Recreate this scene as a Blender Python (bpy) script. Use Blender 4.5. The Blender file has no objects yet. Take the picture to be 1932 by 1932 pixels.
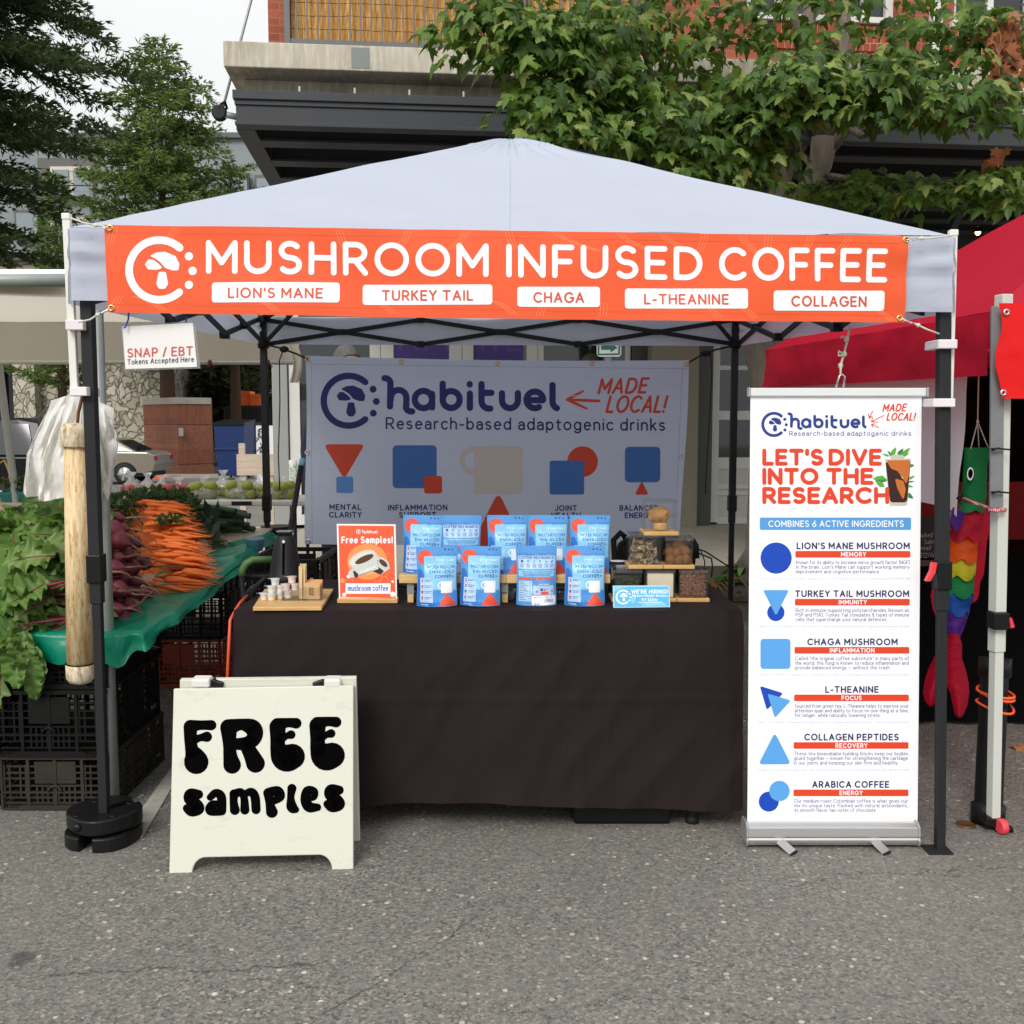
import bpy, bmesh, math, random
import numpy as np
from mathutils import Vector, Matrix, Euler, noise as mnoise
R = math.radians
random.seed(7)
S = bpy.context.scene
COL = S.collection
# ------------------------------------------------------------------ camera, sky, sun, exposure
F = 1932.0
H = 1.51
PIT = math.atan((966 - 795) / F)
cd = bpy.data.cameras.new('camera')
cam = bpy.data.objects.new('camera', cd)
COL.objects.link(cam)
cam.location = (0, 0, H)
cam.rotation_euler = (math.pi / 2 - PIT, 0, 0)
cd.sensor_width = 36
cd.lens = 36
cd.clip_start = 0.05
cd.clip_end = 2000
S.camera = cam
W = bpy.data.worlds.new('World')
S.world = W
W.use_nodes = True
SUN_EL, SUN_AZ = 40, 200
def world():
    nt = W.node_tree
    nt.nodes.clear()
    N, L = nt.nodes.new, nt.links.new
    out = N('ShaderNodeOutputWorld')
    bg = N('ShaderNodeBackground')
    bg.inputs['Strength'].default_value = 0.1
    sky = N('ShaderNodeTexSky')
    sky.sky_type = 'NISHITA'
    sky.sun_disc = False
    sky.sun_elevation = R(SUN_EL)
    sky.sun_rotation = R(SUN_AZ)
    sky.dust_density = 4
    hs = N('ShaderNodeHueSaturation')
    hs.inputs['Saturation'].default_value = 0.35
    hs.inputs['Value'].default_value = 1.2
    L(sky.outputs[0], hs.inputs['Color'])
    tc = N('ShaderNodeTexCoord')
    sp = N('ShaderNodeSeparateXYZ')
    L(tc.outputs['Generated'], sp.inputs[0])
    mr = N('ShaderNodeMapRange')
    mr.inputs['From Min'].default_value = 0.0
    mr.inputs['From Max'].default_value = 1.0
    mr.inputs['To Min'].default_value = 7.7
    mr.inputs['To Max'].default_value = 11.0
    L(sp.outputs['Z'], mr.inputs['Value'])
    nz = N('ShaderNodeTexNoise')
    nz.inputs['Scale'].default_value = 2.2
    nz.inputs['Detail'].default_value = 4
    L(tc.outputs['Generated'], nz.inputs['Vector'])
    nm = N('ShaderNodeMapRange')
    nm.inputs['To Min'].default_value = 0.86
    nm.inputs['To Max'].default_value = 1.12
    L(nz.outputs['Fac'], nm.inputs['Value'])
    mu = N('ShaderNodeMath')
    mu.operation = 'MULTIPLY'
    L(mr.outputs[0], mu.inputs[0])
    L(nm.outputs[0], mu.inputs[1])
    cb = N('ShaderNodeCombineColor')
    for i, k in enumerate((0.985, 1.0, 1.0)):
        m2 = N('ShaderNodeMath')
        m2.operation = 'MULTIPLY'
        m2.inputs[1].default_value = k
        L(mu.outputs[0], m2.inputs[0])
        L(m2.outputs[0], cb.inputs[i])
    mx = N('ShaderNodeMixRGB')
    mx.inputs[0].default_value = 0.9
    L(hs.outputs[0], mx.inputs[1])
    L(cb.outputs[0], mx.inputs[2])
    L(mx.outputs[0], bg.inputs['Color'])
    L(bg.outputs[0], out.inputs['Surface'])
world()
sd = bpy.data.lights.new('sun', 'SUN')
sd.energy = 1.85
sd.angle = R(24)
sd.color = (1, 0.97, 0.93)
sun = bpy.data.objects.new('sun', sd)
COL.objects.link(sun)
_az = R(SUN_AZ)
sdir = Vector((math.sin(_az) * math.cos(R(SUN_EL)), math.cos(_az) * math.cos(R(SUN_EL)), math.sin(R(SUN_EL))))
sun.rotation_euler = sdir.to_track_quat('Z', 'Y').to_euler()
VS = S.view_settings
S.display_settings.display_device = 'sRGB'
VS.view_transform = 'Standard'
VS.look = 'None'
VS.gamma = 1
VS.use_curve_mapping = False
VS.exposure = 0.2

# ------------------------------------------------------------------ geometry helpers
CP, SP = math.cos(PIT), math.sin(PIT)
CAM = Vector((0, 0, H))
def ray(u, v):
    a, b = (u - 966) / F, (966 - v) / F
    return Vector((a, CP + b * SP, -SP + b * CP))
def at(u, v, Y):
    d = ray(u, v)
    return CAM + d * (Y / d.y)
def gz(u, v, z=0.0):
    d = ray(u, v)
    return CAM + d * ((z - H) / d.z)
class Plane:
    def __init__(s, a, b, c):
        s.p = Vector(a)
        s.n = (Vector(b) - s.p).cross(Vector(c) - s.p).normalized()
        if s.n.dot(CAM - s.p) < 0:
            s.n = -s.n
    def hit(s, u, v, h=0.0):
        d = ray(u, v)
        return CAM + d * ((s.p - CAM).dot(s.n) / d.dot(s.n)) + s.n * h
def vplane(Y):
    return Plane((0, Y, 0), (1, Y, 0), (0, Y, 1))
def V(*a):
    return Vector(a)
def lerp(a, b, t):
    return a + (b - a) * t
def frame(d):
    d = Vector(d).normalized()
    up = Vector((0, 0, 1)) if abs(d.z) < 0.95 else Vector((0, 1, 0))
    x = d.cross(up).normalized()
    return x, x.cross(d).normalized()

class MB:
    def __init__(s):
        s.v, s.f, s.mi, s.sm = [], [], [], []
        s.m, s.s = 0, False
    def face(s, idx):
        s.f.append(tuple(idx)); s.mi.append(s.m); s.sm.append(s.s)
    def poly(s, pts):
        b = len(s.v)
        s.v += [tuple(p) for p in pts]
        s.face(range(b, b + len(pts)))
        return s
    def box(s, c, d, rot=None):
        c = Vector(c)
        b = len(s.v)
        for i in (-.5, .5):
            for j in (-.5, .5):
                for k in (-.5, .5):
                    p = Vector((i * d[0], j * d[1], k * d[2]))
                    if rot is not None:
                        p = rot @ p
                    s.v.append(tuple(c + p))
        for q in ((0, 1, 3, 2), (4, 6, 7, 5), (0, 4, 5, 1), (2, 3, 7, 6), (0, 2, 6, 4), (1, 5, 7, 3)):
            s.face([b + i for i in q])
        return s
    def b2(s, p, q):
        p, q = Vector(p), Vector(q)
        return s.box((p + q) / 2, [abs(x) for x in (q - p)])
    def bar(s, a, b, w, h=None, xdir=None):
        a, b = Vector(a), Vector(b)
        h = h or w
        x, y = frame(b - a)
        if xdir is not None:
            d = (b - a).normalized()
            x = Vector(xdir); x = (x - d * x.dot(d)).normalized(); y = x.cross(d)
        i0 = len(s.v)
        for p in (a, b):
            for i, j in ((-1, -1), (1, -1), (1, 1), (-1, 1)):
                s.v.append(tuple(p + x * (i * w / 2) + y * (j * h / 2)))
        for k in range(4):
            s.face((i0 + k, i0 + (k + 1) % 4, i0 + 4 + (k + 1) % 4, i0 + 4 + k))
        s.face((i0 + 3, i0 + 2, i0 + 1, i0)); s.face((i0 + 4, i0 + 5, i0 + 6, i0 + 7))
        return s
    def tube(s, pts, r, n=8, cap=True):
        pts = [Vector(p) for p in pts]
        sv, s.s = s.s, True
        rs = r if isinstance(r, (list, tuple)) else [r] * len(pts)
        b = len(s.v)
        x = None
        for i, p in enumerate(pts):
            d = (pts[min(i + 1, len(pts) - 1)] - pts[max(i - 1, 0)])
            if d.length < 1e-9: d = Vector((0, 0, 1))
            d.normalize()
            if x is None:
                x, y = frame(d)
            else:
                x = (x - d * x.dot(d))
                x = x.normalized() if x.length > 1e-6 else frame(d)[0]
                y = x.cross(d)
            for k in range(n):
                a = 2 * math.pi * k / n
                s.v.append(tuple(p + (x * math.cos(a) + y * math.sin(a)) * rs[i]))
        for i in range(len(pts) - 1):
            for k in range(n):
                a, c = b + i * n + k, b + i * n + (k + 1) % n
                s.face((a, a + n, c + n, c))
        if cap:
            s.s = False
            s.face([b + k for k in range(n)])
            e = b + (len(pts) - 1) * n
            s.face([e + k for k in range(n)][::-1])
        s.s = sv
        return s
    def lathe(s, prof, c, n=20, ax=(0, 0, 1), close=True):
        c, ax = Vector(c), Vector(ax).normalized()
        sv, s.s = s.s, True
        x, y = frame(ax)
        b = len(s.v)
        for r, z in prof:
            for k in range(n):
                a = 2 * math.pi * k / n
                s.v.append(tuple(c + ax * z + (x * math.cos(a) + y * math.sin(a)) * r))
        for i in range(len(prof) - 1):
            for k in range(n):
                a, d = b + i * n + k, b + i * n + (k + 1) % n
                s.face((a, a + n, d + n, d))
        if close:
            s.s = False
            s.face([b + k for k in range(n)])
            e = b + (len(prof) - 1) * n
            s.face([e + k for k in range(n)][::-1])
        s.s = sv
        return s
    def grid(s, fn, nu, nv, sm=True):
        sv, s.s = s.s, sm
        b = len(s.v)
        for j in range(nv + 1):
            for i in range(nu + 1):
                s.v.append(tuple(fn(i / nu, j / nv)))
        for j in range(nv):
            for i in range(nu):
                a = b + j * (nu + 1) + i
                s.face((a, a + 1, a + nu + 2, a + nu + 1))
        s.s = sv
        return s
    def prism(s, pts, ext):
        pts = [Vector(p) for p in pts]
        ext = Vector(ext)
        b, n = len(s.v), len(pts)
        s.v += [tuple(p) for p in pts] + [tuple(p + ext) for p in pts]
        s.face(range(b, b + n)); s.face([b + n + i for i in range(n)][::-1])
        for i in range(n):
            j = (i + 1) % n
            s.face((b + i, b + n + i, b + n + j, b + j))
        return s
    def ell(s, c, r, n=12, m=8, rot=None, wob=0):
        c = Vector(c)
        def fn(a, t):
            th, ph = a * 2 * math.pi, (t - .5) * math.pi
            p = Vector((math.cos(ph) * math.cos(th) * r[0], math.cos(ph) * math.sin(th) * r[1], math.sin(ph) * r[2]))
            if wob:
                p *= 1 + wob * mnoise.noise(p * (2.2 / max(r)) + c * 31)
            return c + (rot @ p if rot is not None else p)
        return s.grid(fn, n, m)
    def raw(s, vs, fs):
        b = len(s.v)
        s.v += [tuple(p) for p in vs]
        for f in fs:
            s.face([b + i for i in f])
        return s
    def build(s, name, mats, parent=None, bevel=0, solid=0, sub=0, local=False):
        me = bpy.data.meshes.new(name)
        vs = s.v
        if parent is not None and not local:
            o = ORG.get(parent.name, Vector())
            vs = [(p[0] - o[0], p[1] - o[1], p[2] - o[2]) for p in vs]
        me.from_pydata(vs, [], s.f)
        if not isinstance(mats, (list, tuple)): mats = [mats]
        for m in mats: me.materials.append(m)
        me.polygons.foreach_set('material_index', s.mi)
        me.polygons.foreach_set('use_smooth', s.sm)
        me.update()
        ob = bpy.data.objects.new(name, me)
        COL.objects.link(ob)
        if parent is not None:
            ob.parent = parent
            ORG[ob.name] = ORG.get(parent.name, Vector())
        if solid:
            md = ob.modifiers.new('s', 'SOLIDIFY'); md.thickness = solid; md.offset = 0
        if bevel:
            md = ob.modifiers.new('b', 'BEVEL'); md.width = bevel; md.segments = 2; md.limit_method = 'ANGLE'; md.angle_limit = R(40)
        if sub:
            md = ob.modifiers.new('u', 'SUBSURF'); md.levels = md.render_levels = sub
        return ob
ORG = {}
def thing(name, label, cat, loc=(0, 0, 0), rz=0, group=None):
    o = bpy.data.objects.new(name, None)
    COL.objects.link(o)
    o.empty_display_size = 0.05
    o.location = loc
    o.rotation_euler = (0, 0, rz)
    ORG[o.name] = Vector(loc)
    return tag(o, label, cat, group)
def tag(o, label, cat, group=None):
    o['label'] = label; o['category'] = cat
    if group: o['group'] = group
    return o
def kind(o, k):
    o['kind'] = k
    return o
def dup(o, loc, rot=None, label=None, scale=None):
    def cp(a, par):
        c = a.copy(); COL.objects.link(c)
        if par is not None: c.parent = par
        for ch in a.children: cp(ch, c)
        return c
    c = cp(o, None)
    c.location = loc
    if rot is not None: c.rotation_euler = rot
    if scale: c.scale = scale
    if label: c['label'] = label
    return c

# ------------------------------------------------------------------ materials
def c255(r, g, b):
    f = lambda x: (x / 255 / 12.92) if x <= 10 else ((x / 255 + .055) / 1.055) ** 2.4
    return (f(r), f(g), f(b))
class NT:
    def __init__(s, name):
        s.m = bpy.data.materials.new(name); s.m.use_nodes = True
        s.t = s.m.node_tree; s.t.nodes.clear()
        s.out = s.n('ShaderNodeOutputMaterial')
        s.tc = s.n('ShaderNodeTexCoord')
    def n(s, t, **k):
        x = s.t.nodes.new(t)
        for a, b in k.items():
            if a.startswith('i_'):
                x.inputs[a[2:].replace('_', ' ')].default_value = b
            else:
                setattr(x, a, b)
        return x
    def l(s, a, b):
        s.t.links.new(a, b)
    def noise(s, scale, detail=3, vec=None, rough=.55):
        x = s.n('ShaderNodeTexNoise', i_Scale=scale, i_Detail=detail, i_Roughness=rough)
        s.l(vec or s.tc.outputs['Object'], x.inputs['Vector'])
        return x.outputs['Fac']
    def mapping(s, scale=(1, 1, 1), rot=(0, 0, 0), loc=(0, 0, 0)):
        x = s.n('ShaderNodeMapping')
        x.inputs['Scale'].default_value = scale; x.inputs['Rotation'].default_value = rot; x.inputs['Location'].default_value = loc
        s.l(s.tc.outputs['Object'], x.inputs['Vector'])
        return x.outputs['Vector']
    def ramp(s, fac, stops, interp='LINEAR'):
        x = s.n('ShaderNodeValToRGB')
        x.color_ramp.interpolation = interp
        e = x.color_ramp.elements
        while len(e) < len(stops): e.new(0.5)
        for i, (p, c) in enumerate(stops):
            e[i].position = p; e[i].color = (*c[:3], 1)
        s.l(fac, x.inputs['Fac'])
        return x.outputs['Color']
    def mix(s, fac, a, b, mode='MIX'):
        x = s.n('ShaderNodeMixRGB', blend_type=mode)
        for i, q in enumerate((fac, a, b)):
            if isinstance(q, (int, float)): x.inputs[i].default_value = q
            elif isinstance(q, tuple): x.inputs[i].default_value = (*q[:3], 1)
            else: s.l(q, x.inputs[i])
        return x.outputs[0]
    def math(s, op, a, b=0.0):
        x = s.n('ShaderNodeMath', operation=op)
        for i, q in enumerate((a, b)):
            if isinstance(q, (int, float)): x.inputs[i].default_value = q
            else: s.l(q, x.inputs[i])
        return x.outputs[0]
    def bump(s, h, st=.3, dist=.01):
        x = s.n('ShaderNodeBump', i_Strength=st, i_Distance=dist)
        s.l(h, x.inputs['Height'])
        return x.outputs['Normal']
    def prin(s, col, rough=.6, metal=0, spec=.5, normal=None, trl=0, trlcol=None):
        p = s.n('ShaderNodeBsdfPrincipled')
        for k, q in (('Base Color', col), ('Roughness', rough), ('Metallic', metal), ('Specular IOR Level', spec)):
            if isinstance(q, tuple): p.inputs[k].default_value = (*q[:3], 1)
            elif isinstance(q, (int, float)): p.inputs[k].default_value = q
            else: s.l(q, p.inputs[k])
        if normal is not None: s.l(normal, p.inputs['Normal'])
        o = p.outputs[0]
        if trl:
            t = s.n('ShaderNodeBsdfTranslucent')
            q = trlcol or col
            if isinstance(q, tuple): t.inputs[0].default_value = (*q[:3], 1)
            else: s.l(q, t.inputs[0])
            mx = s.n('ShaderNodeMixShader', i_Fac=trl)
            s.l(o, mx.inputs[1]); s.l(t.outputs[0], mx.inputs[2])
            o = mx.outputs[0]
        s.l(o, s.out.inputs['Surface'])
        return s.m
def M(name, col, rough=.6, metal=0, var=.1, vs=6, bump=0, bs=60, bd=.003, spec=.5, trl=0, isl=None, st=(1, 1, 1)):
    k = NT(name)
    vec = k.mapping(st) if st != (1, 1, 1) else None
    nz = k.noise(vs, 5, vec)
    lo = tuple(max(0, x * (1 - var)) for x in col); hi = tuple(min(1, x * (1 + var)) for x in col)
    base = k.mix(nz, lo, hi)
    if isl:
        g = k.n('ShaderNodeNewGeometry')
        rc = k.ramp(g.outputs['Random Per Island'], [(i / max(1, len(isl) - 1), q) for i, q in enumerate(isl)])
        base = k.mix(.5, rc, k.mix(nz, tuple(x * .75 for x in isl[0]), isl[-1])) if var > .3 else rc
    nrm = k.bump(k.noise(bs, 4, vec), bump, bd) if bump else None
    return k.prin(base, rough, metal, spec, nrm, trl)
def acrylic(name, tint=(.985, .99, .99), refl=.045, haze=.0):
    k = NT(name)
    t = k.n('ShaderNodeBsdfTransparent'); t.inputs[0].default_value = (*tint, 1)
    g = k.n('ShaderNodeBsdfGlossy', i_Roughness=.04)
    lw = k.n('ShaderNodeLayerWeight', i_Blend=.25)
    f = k.math('ADD', k.math('MULTIPLY', lw.outputs['Fresnel'], .3), refl)
    mx = k.n('ShaderNodeMixShader'); k.l(f, mx.inputs[0]); k.l(t.outputs[0], mx.inputs[1]); k.l(g.outputs[0], mx.inputs[2])
    o = mx.outputs[0]
    if haze:
        d = k.n('ShaderNodeBsdfDiffuse'); d.inputs[0].default_value = (.85, .86, .86, 1)
        tr = k.n('ShaderNodeBsdfTranslucent'); tr.inputs[0].default_value = (.85, .86, .86, 1)
        m0 = k.n('ShaderNodeMixShader', i_Fac=.5); k.l(d.outputs[0], m0.inputs[1]); k.l(tr.outputs[0], m0.inputs[2])
        hz = k.math('MULTIPLY', k.noise(30, 3), haze * 2)
        m2 = k.n('ShaderNodeMixShader'); k.l(hz, m2.inputs[0]); k.l(o, m2.inputs[1]); k.l(m0.outputs[0], m2.inputs[2])
        o = m2.outputs[0]
    k.l(o, k.out.inputs['Surface'])
    return k.m
def brickmat(name, c1, c2, mortar, sx, bw=.5, rh=.25, axis='xz', rough=.85):
    k = NT(name)
    sp = k.n('ShaderNodeSeparateXYZ'); k.l(k.tc.outputs['Object'], sp.inputs[0])
    cb = k.n('ShaderNodeCombineXYZ')
    if axis == 'xz':
        k.l(k.math('ADD', sp.outputs['X'], sp.outputs['Y']), cb.inputs[0])
    else:
        k.l(sp.outputs['Y'], cb.inputs[0])
    k.l(sp.outputs['Z'], cb.inputs[1])
    b = k.n('ShaderNodeTexBrick', i_Scale=sx)
    b.inputs['Color1'].default_value = (*c1, 1); b.inputs['Color2'].default_value = (*c2, 1); b.inputs['Mortar'].default_value = (*mortar, 1)
    b.inputs['Mortar Size'].default_value = .011; b.inputs['Brick Width'].default_value = bw; b.inputs['Row Height'].default_value = rh
    k.l(cb.outputs[0], b.inputs['Vector'])
    col = k.mix(k.noise(3, 5), k.mix(.25, b.outputs['Color'], (0.02, 0.01, 0.01)), b.outputs['Color'])
    return k.prin(col, rough, normal=k.bump(b.outputs['Fac'], -.4, .006))
def woodmat(name, a, b, sc=(1, 1, 1), ring=12, rough=.45):
    k = NT(name)
    v = k.mapping(sc)
    w = k.noise(ring, 6, v, .65)
    f = k.noise(ring * 5, 3, v)
    col = k.mix(k.math('MULTIPLY', f, .35), k.ramp(w, [(.3, a), (.65, b)]), tuple(x * .6 for x in a))
    return k.prin(col, rough, normal=k.bump(f, .08, .002))
WHITE = M('white_print', c255(243, 244, 246), .5, var=.03)
NAVY = M('navy_print', c255(30, 36, 110), .5, var=.05)
ROYAL = M('royal_print', c255(10, 70, 185), .5, var=.05)
SKYB = M('sky_blue_print', c255(90, 165, 232), .5, var=.05)
RED = M('red_orange_print', c255(226, 66, 32), .5, var=.05)
GREYTX = M('grey_violet_print', c255(84, 92, 146), .5, var=.05)
PALETX = M('pale_grey_print', c255(176, 190, 215), .5, var=.05)
BLACKP = M('black_print', (.0018, .0018, .002), .9, var=.05, spec=.02)
CREAM = M('cream_print', c255(214, 205, 196), .5, var=.03)
METAL = M('bright_metal', (.62, .63, .64), .28, 1, var=.06)
STEEL = M('galvanised_steel', c255(150, 155, 150), .45, .3, var=.18, vs=14)
BLKPOWDER = M('charcoal_powder_coat', (.019, .02, .022), .55, var=.15, bump=.15, bs=400, bd=.0008, spec=.25)
BLKPLASTIC = M('black_plastic', (.006, .006, .0065), .4, var=.2, bump=.05, bs=120, spec=.3)
WHTPLASTIC = M('white_pvc', c255(226, 224, 216), .4, var=.05)
BRASS = M('brass_eyelet', (.75, .52, .2), .3, 1, var=.1)
ROPE = M('cotton_rope', c255(214, 208, 192), .9, var=.15, vs=90, bump=.6, bs=250)
CONCRETE = M('concrete', c255(158, 152, 140), .85, var=.22, vs=3.5, bump=.2, bs=30)
ACRYL = acrylic('clear_acrylic')
BAMBOO = woodmat('bamboo_wood', c255(205, 158, 92), c255(226, 184, 120), (2, 14, 14), 9)
DARKGLASS = M('dark_window_glass', (.016, .02, .024), .04, 0, var=.3, vs=.9, spec=.8)
PLYWOOD = woodmat('weathered_plywood', c255(176, 158, 140), c255(206, 190, 172), (.7, 1, 8), 5)
# ------------------------------------------------------------------ stroke lettering
GL = {}
def _g(s):
    for ln in s.strip().split('\n'):
        ch, w, d = ln.strip().split(' ', 2)
        GL[ch] = (float(w), d)
_g('''A .76 0,0 .38,1 .76,0;.13,.33 .63,.33
B .6 0,0 0,1 .3,1 @.3,.76,.24,.24,90,-90 0,.52;.32,.52 @.32,.26,.28,.26,90,-90 0,0
C .8 @.46,.5,.46,.5,48,312
D .74 0,0 0,1 .28,1 @.28,.5,.46,.5,90,-90 0,0
E .55 .55,1 0,1 0,0 .55,0;0,.51 .49,.51
F .53 .53,1 0,1 0,0;0,.49 .47,.49
G .86 @.46,.5,.46,.5,48,345 .9,.46 .6,.46
H .7 0,0 0,1;.7,0 .7,1;0,.52 .7,.52
I 0 0,0 0,1
J .42 .42,1 .42,.26 @.18,.26,.24,.26,0,-150
K .6 0,0 0,1;.56,1 .02,.42;.2,.6 .6,0
L .5 0,1 0,0 .5,0
M .84 0,0 0,1 .42,.3 .84,1 .84,0
N .7 0,0 0,1 .7,0 .7,1
O .92 @.46,.5,.46,.5,0,360
P .6 0,0 0,1 .32,1 @.32,.72,.28,.28,90,-90 0,.44
Q .92 @.46,.5,.46,.5,0,360;.6,.2 .86,-.06
R .62 0,0 0,1 .32,1 @.32,.72,.28,.28,90,-90 0,.44;.3,.44 .62,0
S .58 @.29,.75,.27,.25,38,270 @.29,.25,.29,.25,90,-142
T .7 0,1 .7,1;.35,1 .35,0
U .7 0,1 0,.35 @.35,.35,.35,.35,180,360 .7,1
V .74 0,1 .37,0 .74,1
W 1.1 0,1 .28,0 .55,.9 .82,0 1.1,1
X .62 0,0 .62,1;0,1 .62,0
Y .66 0,1 .33,.48 .66,1;.33,.48 .33,0
Z .6 0,1 .6,1 0,0 .6,0
a .47 @.24,.44,.23,.25,150,0 .47,0;.47,.4 .2,.4 @.2,.2,.2,.2,90,270 @.24,.23,.23,.23,270,350
b .54 0,1.05 0,0;@.27,.345,.27,.345,180,-180
c .48 @.28,.345,.28,.345,45,315
d .54 .54,1.05 .54,0;@.27,.345,.27,.345,0,360
e .54 .03,.37 .53,.37 @.28,.345,.26,.345,5,310
f .34 .38,1.02 @.3,.82,.18,.22,75,180 .12,0;0,.66 .34,.66
g .54 .54,.66 .54,-.05 @.27,-.03,.27,.25,0,-150;@.27,.345,.27,.345,0,360
h .48 0,1.05 0,0;0,.4 @.24,.42,.24,.27,180,0 .48,0
i 0 0,.67 0,0;0,.94 0,.96
j .1 .1,.67 .1,-.1 @-.05,-.1,.15,.18,0,-90;.1,.94 .1,.96
k .46 0,1.05 0,0;.42,.67 .02,.28;.15,.4 .46,0
l .1 0,1.05 0,.12 @.12,.12,.12,.12,180,270
m .8 0,.67 0,0;0,.44 @.2,.46,.2,.23,180,0 .4,0;.4,.44 @.6,.46,.2,.23,180,0 .8,0
n .48 0,.67 0,0;0,.42 @.24,.42,.24,.27,180,0 .48,0
o .58 @.29,.345,.29,.345,0,360
p .54 0,.67 0,-.28;@.27,.345,.27,.345,180,-180
q .54 .54,.67 .54,-.28;@.27,.345,.27,.345,0,360
r .3 0,.67 0,0;0,.4 @.24,.42,.24,.26,180,75
s .42 @.2,.52,.19,.17,35,270 @.21,.175,.2,.175,90,-145
t .34 .14,.9 .14,.17 @.3,.17,.16,.17,180,280;0,.67 .34,.67
u .48 0,.67 0,.27 @.24,.27,.24,.27,180,360 .48,.67;.48,.3 .48,0
v .5 0,.67 .25,0 .5,.67
w .8 0,.67 .2,0 .4,.6 .6,0 .8,.67
x .46 0,0 .46,.67;0,.67 .46,0
y .5 0,.67 .25,.02;.5,.67 .17,-.28
z .44 0,.67 .44,.67 0,0 .44,0
0 .6 @.3,.5,.3,.5,0,360
1 .26 0,.8 .24,1 .24,0
2 .58 @.29,.72,.28,.28,160,-30 0,0 .58,0
3 .56 @.27,.75,.25,.25,150,-90;@.27,.26,.29,.26,90,-150
4 .62 .45,0 .45,1 0,.28 .62,.28
5 .57 .52,1 .08,1 .05,.56 @.28,.32,.29,.32,115,-150
6 .6 .46,1 .06,.45;@.3,.3,.3,.3,0,360
7 .58 0,1 .58,1 .2,0
8 .6 @.3,.76,.24,.24,0,360;@.3,.26,.3,.26,0,360
9 .6 .14,0 .54,.55;@.3,.7,.3,.3,0,360
' 0 0,1 0,.76
- .3 0,.38 .3,.38
— .7 0,.38 .7,.38
/ .34 0,-.08 .34,1.05
$ .58 @.29,.75,.27,.22,38,270 @.29,.27,.29,.25,90,-142;.29,1.14 .29,-.12
! 0 0,1 0,.3;0,.01 0,.03
+ .5 .25,.2 .25,.7;0,.45 .5,.45
. 0 0,.01 0,.03
, .06 .06,.03 0,-.16
: 0 0,.01 0,.03;0,.6 0,.62
( .2 .2,1.1 @.5,.45,.5,.65,125,235
) .2 0,1.1 @-.3,.45,.5,.65,55,-55
? .5 @.25,.75,.25,.25,170,-60 .25,.42 .25,.3;.25,.01 .25,.03
" .18 0,1 0,.76;.18,1 .18,.76''')
def parse(d, seg=14):
    out = []
    for st in d.split(';'):
        pts = []
        for tk in st.split():
            if tk[0] == '@':
                cx, cy, rx, ry, a0, a1 = map(float, tk[1:].split(','))
                n = max(3, int(abs(a1 - a0) / 180 * seg))
                for i in range(n + 1):
                    a = R(lerp(a0, a1, i / n))
                    pts.append((cx + rx * math.cos(a), cy + ry * math.sin(a)))
            else:
                pts.append(tuple(map(float, tk.split(','))))
        q = [pts[0]]
        for p in pts[1:]:
            if math.dist(p, q[-1]) > 1e-4: q.append(p)
        out.append(q)
    return out
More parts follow.
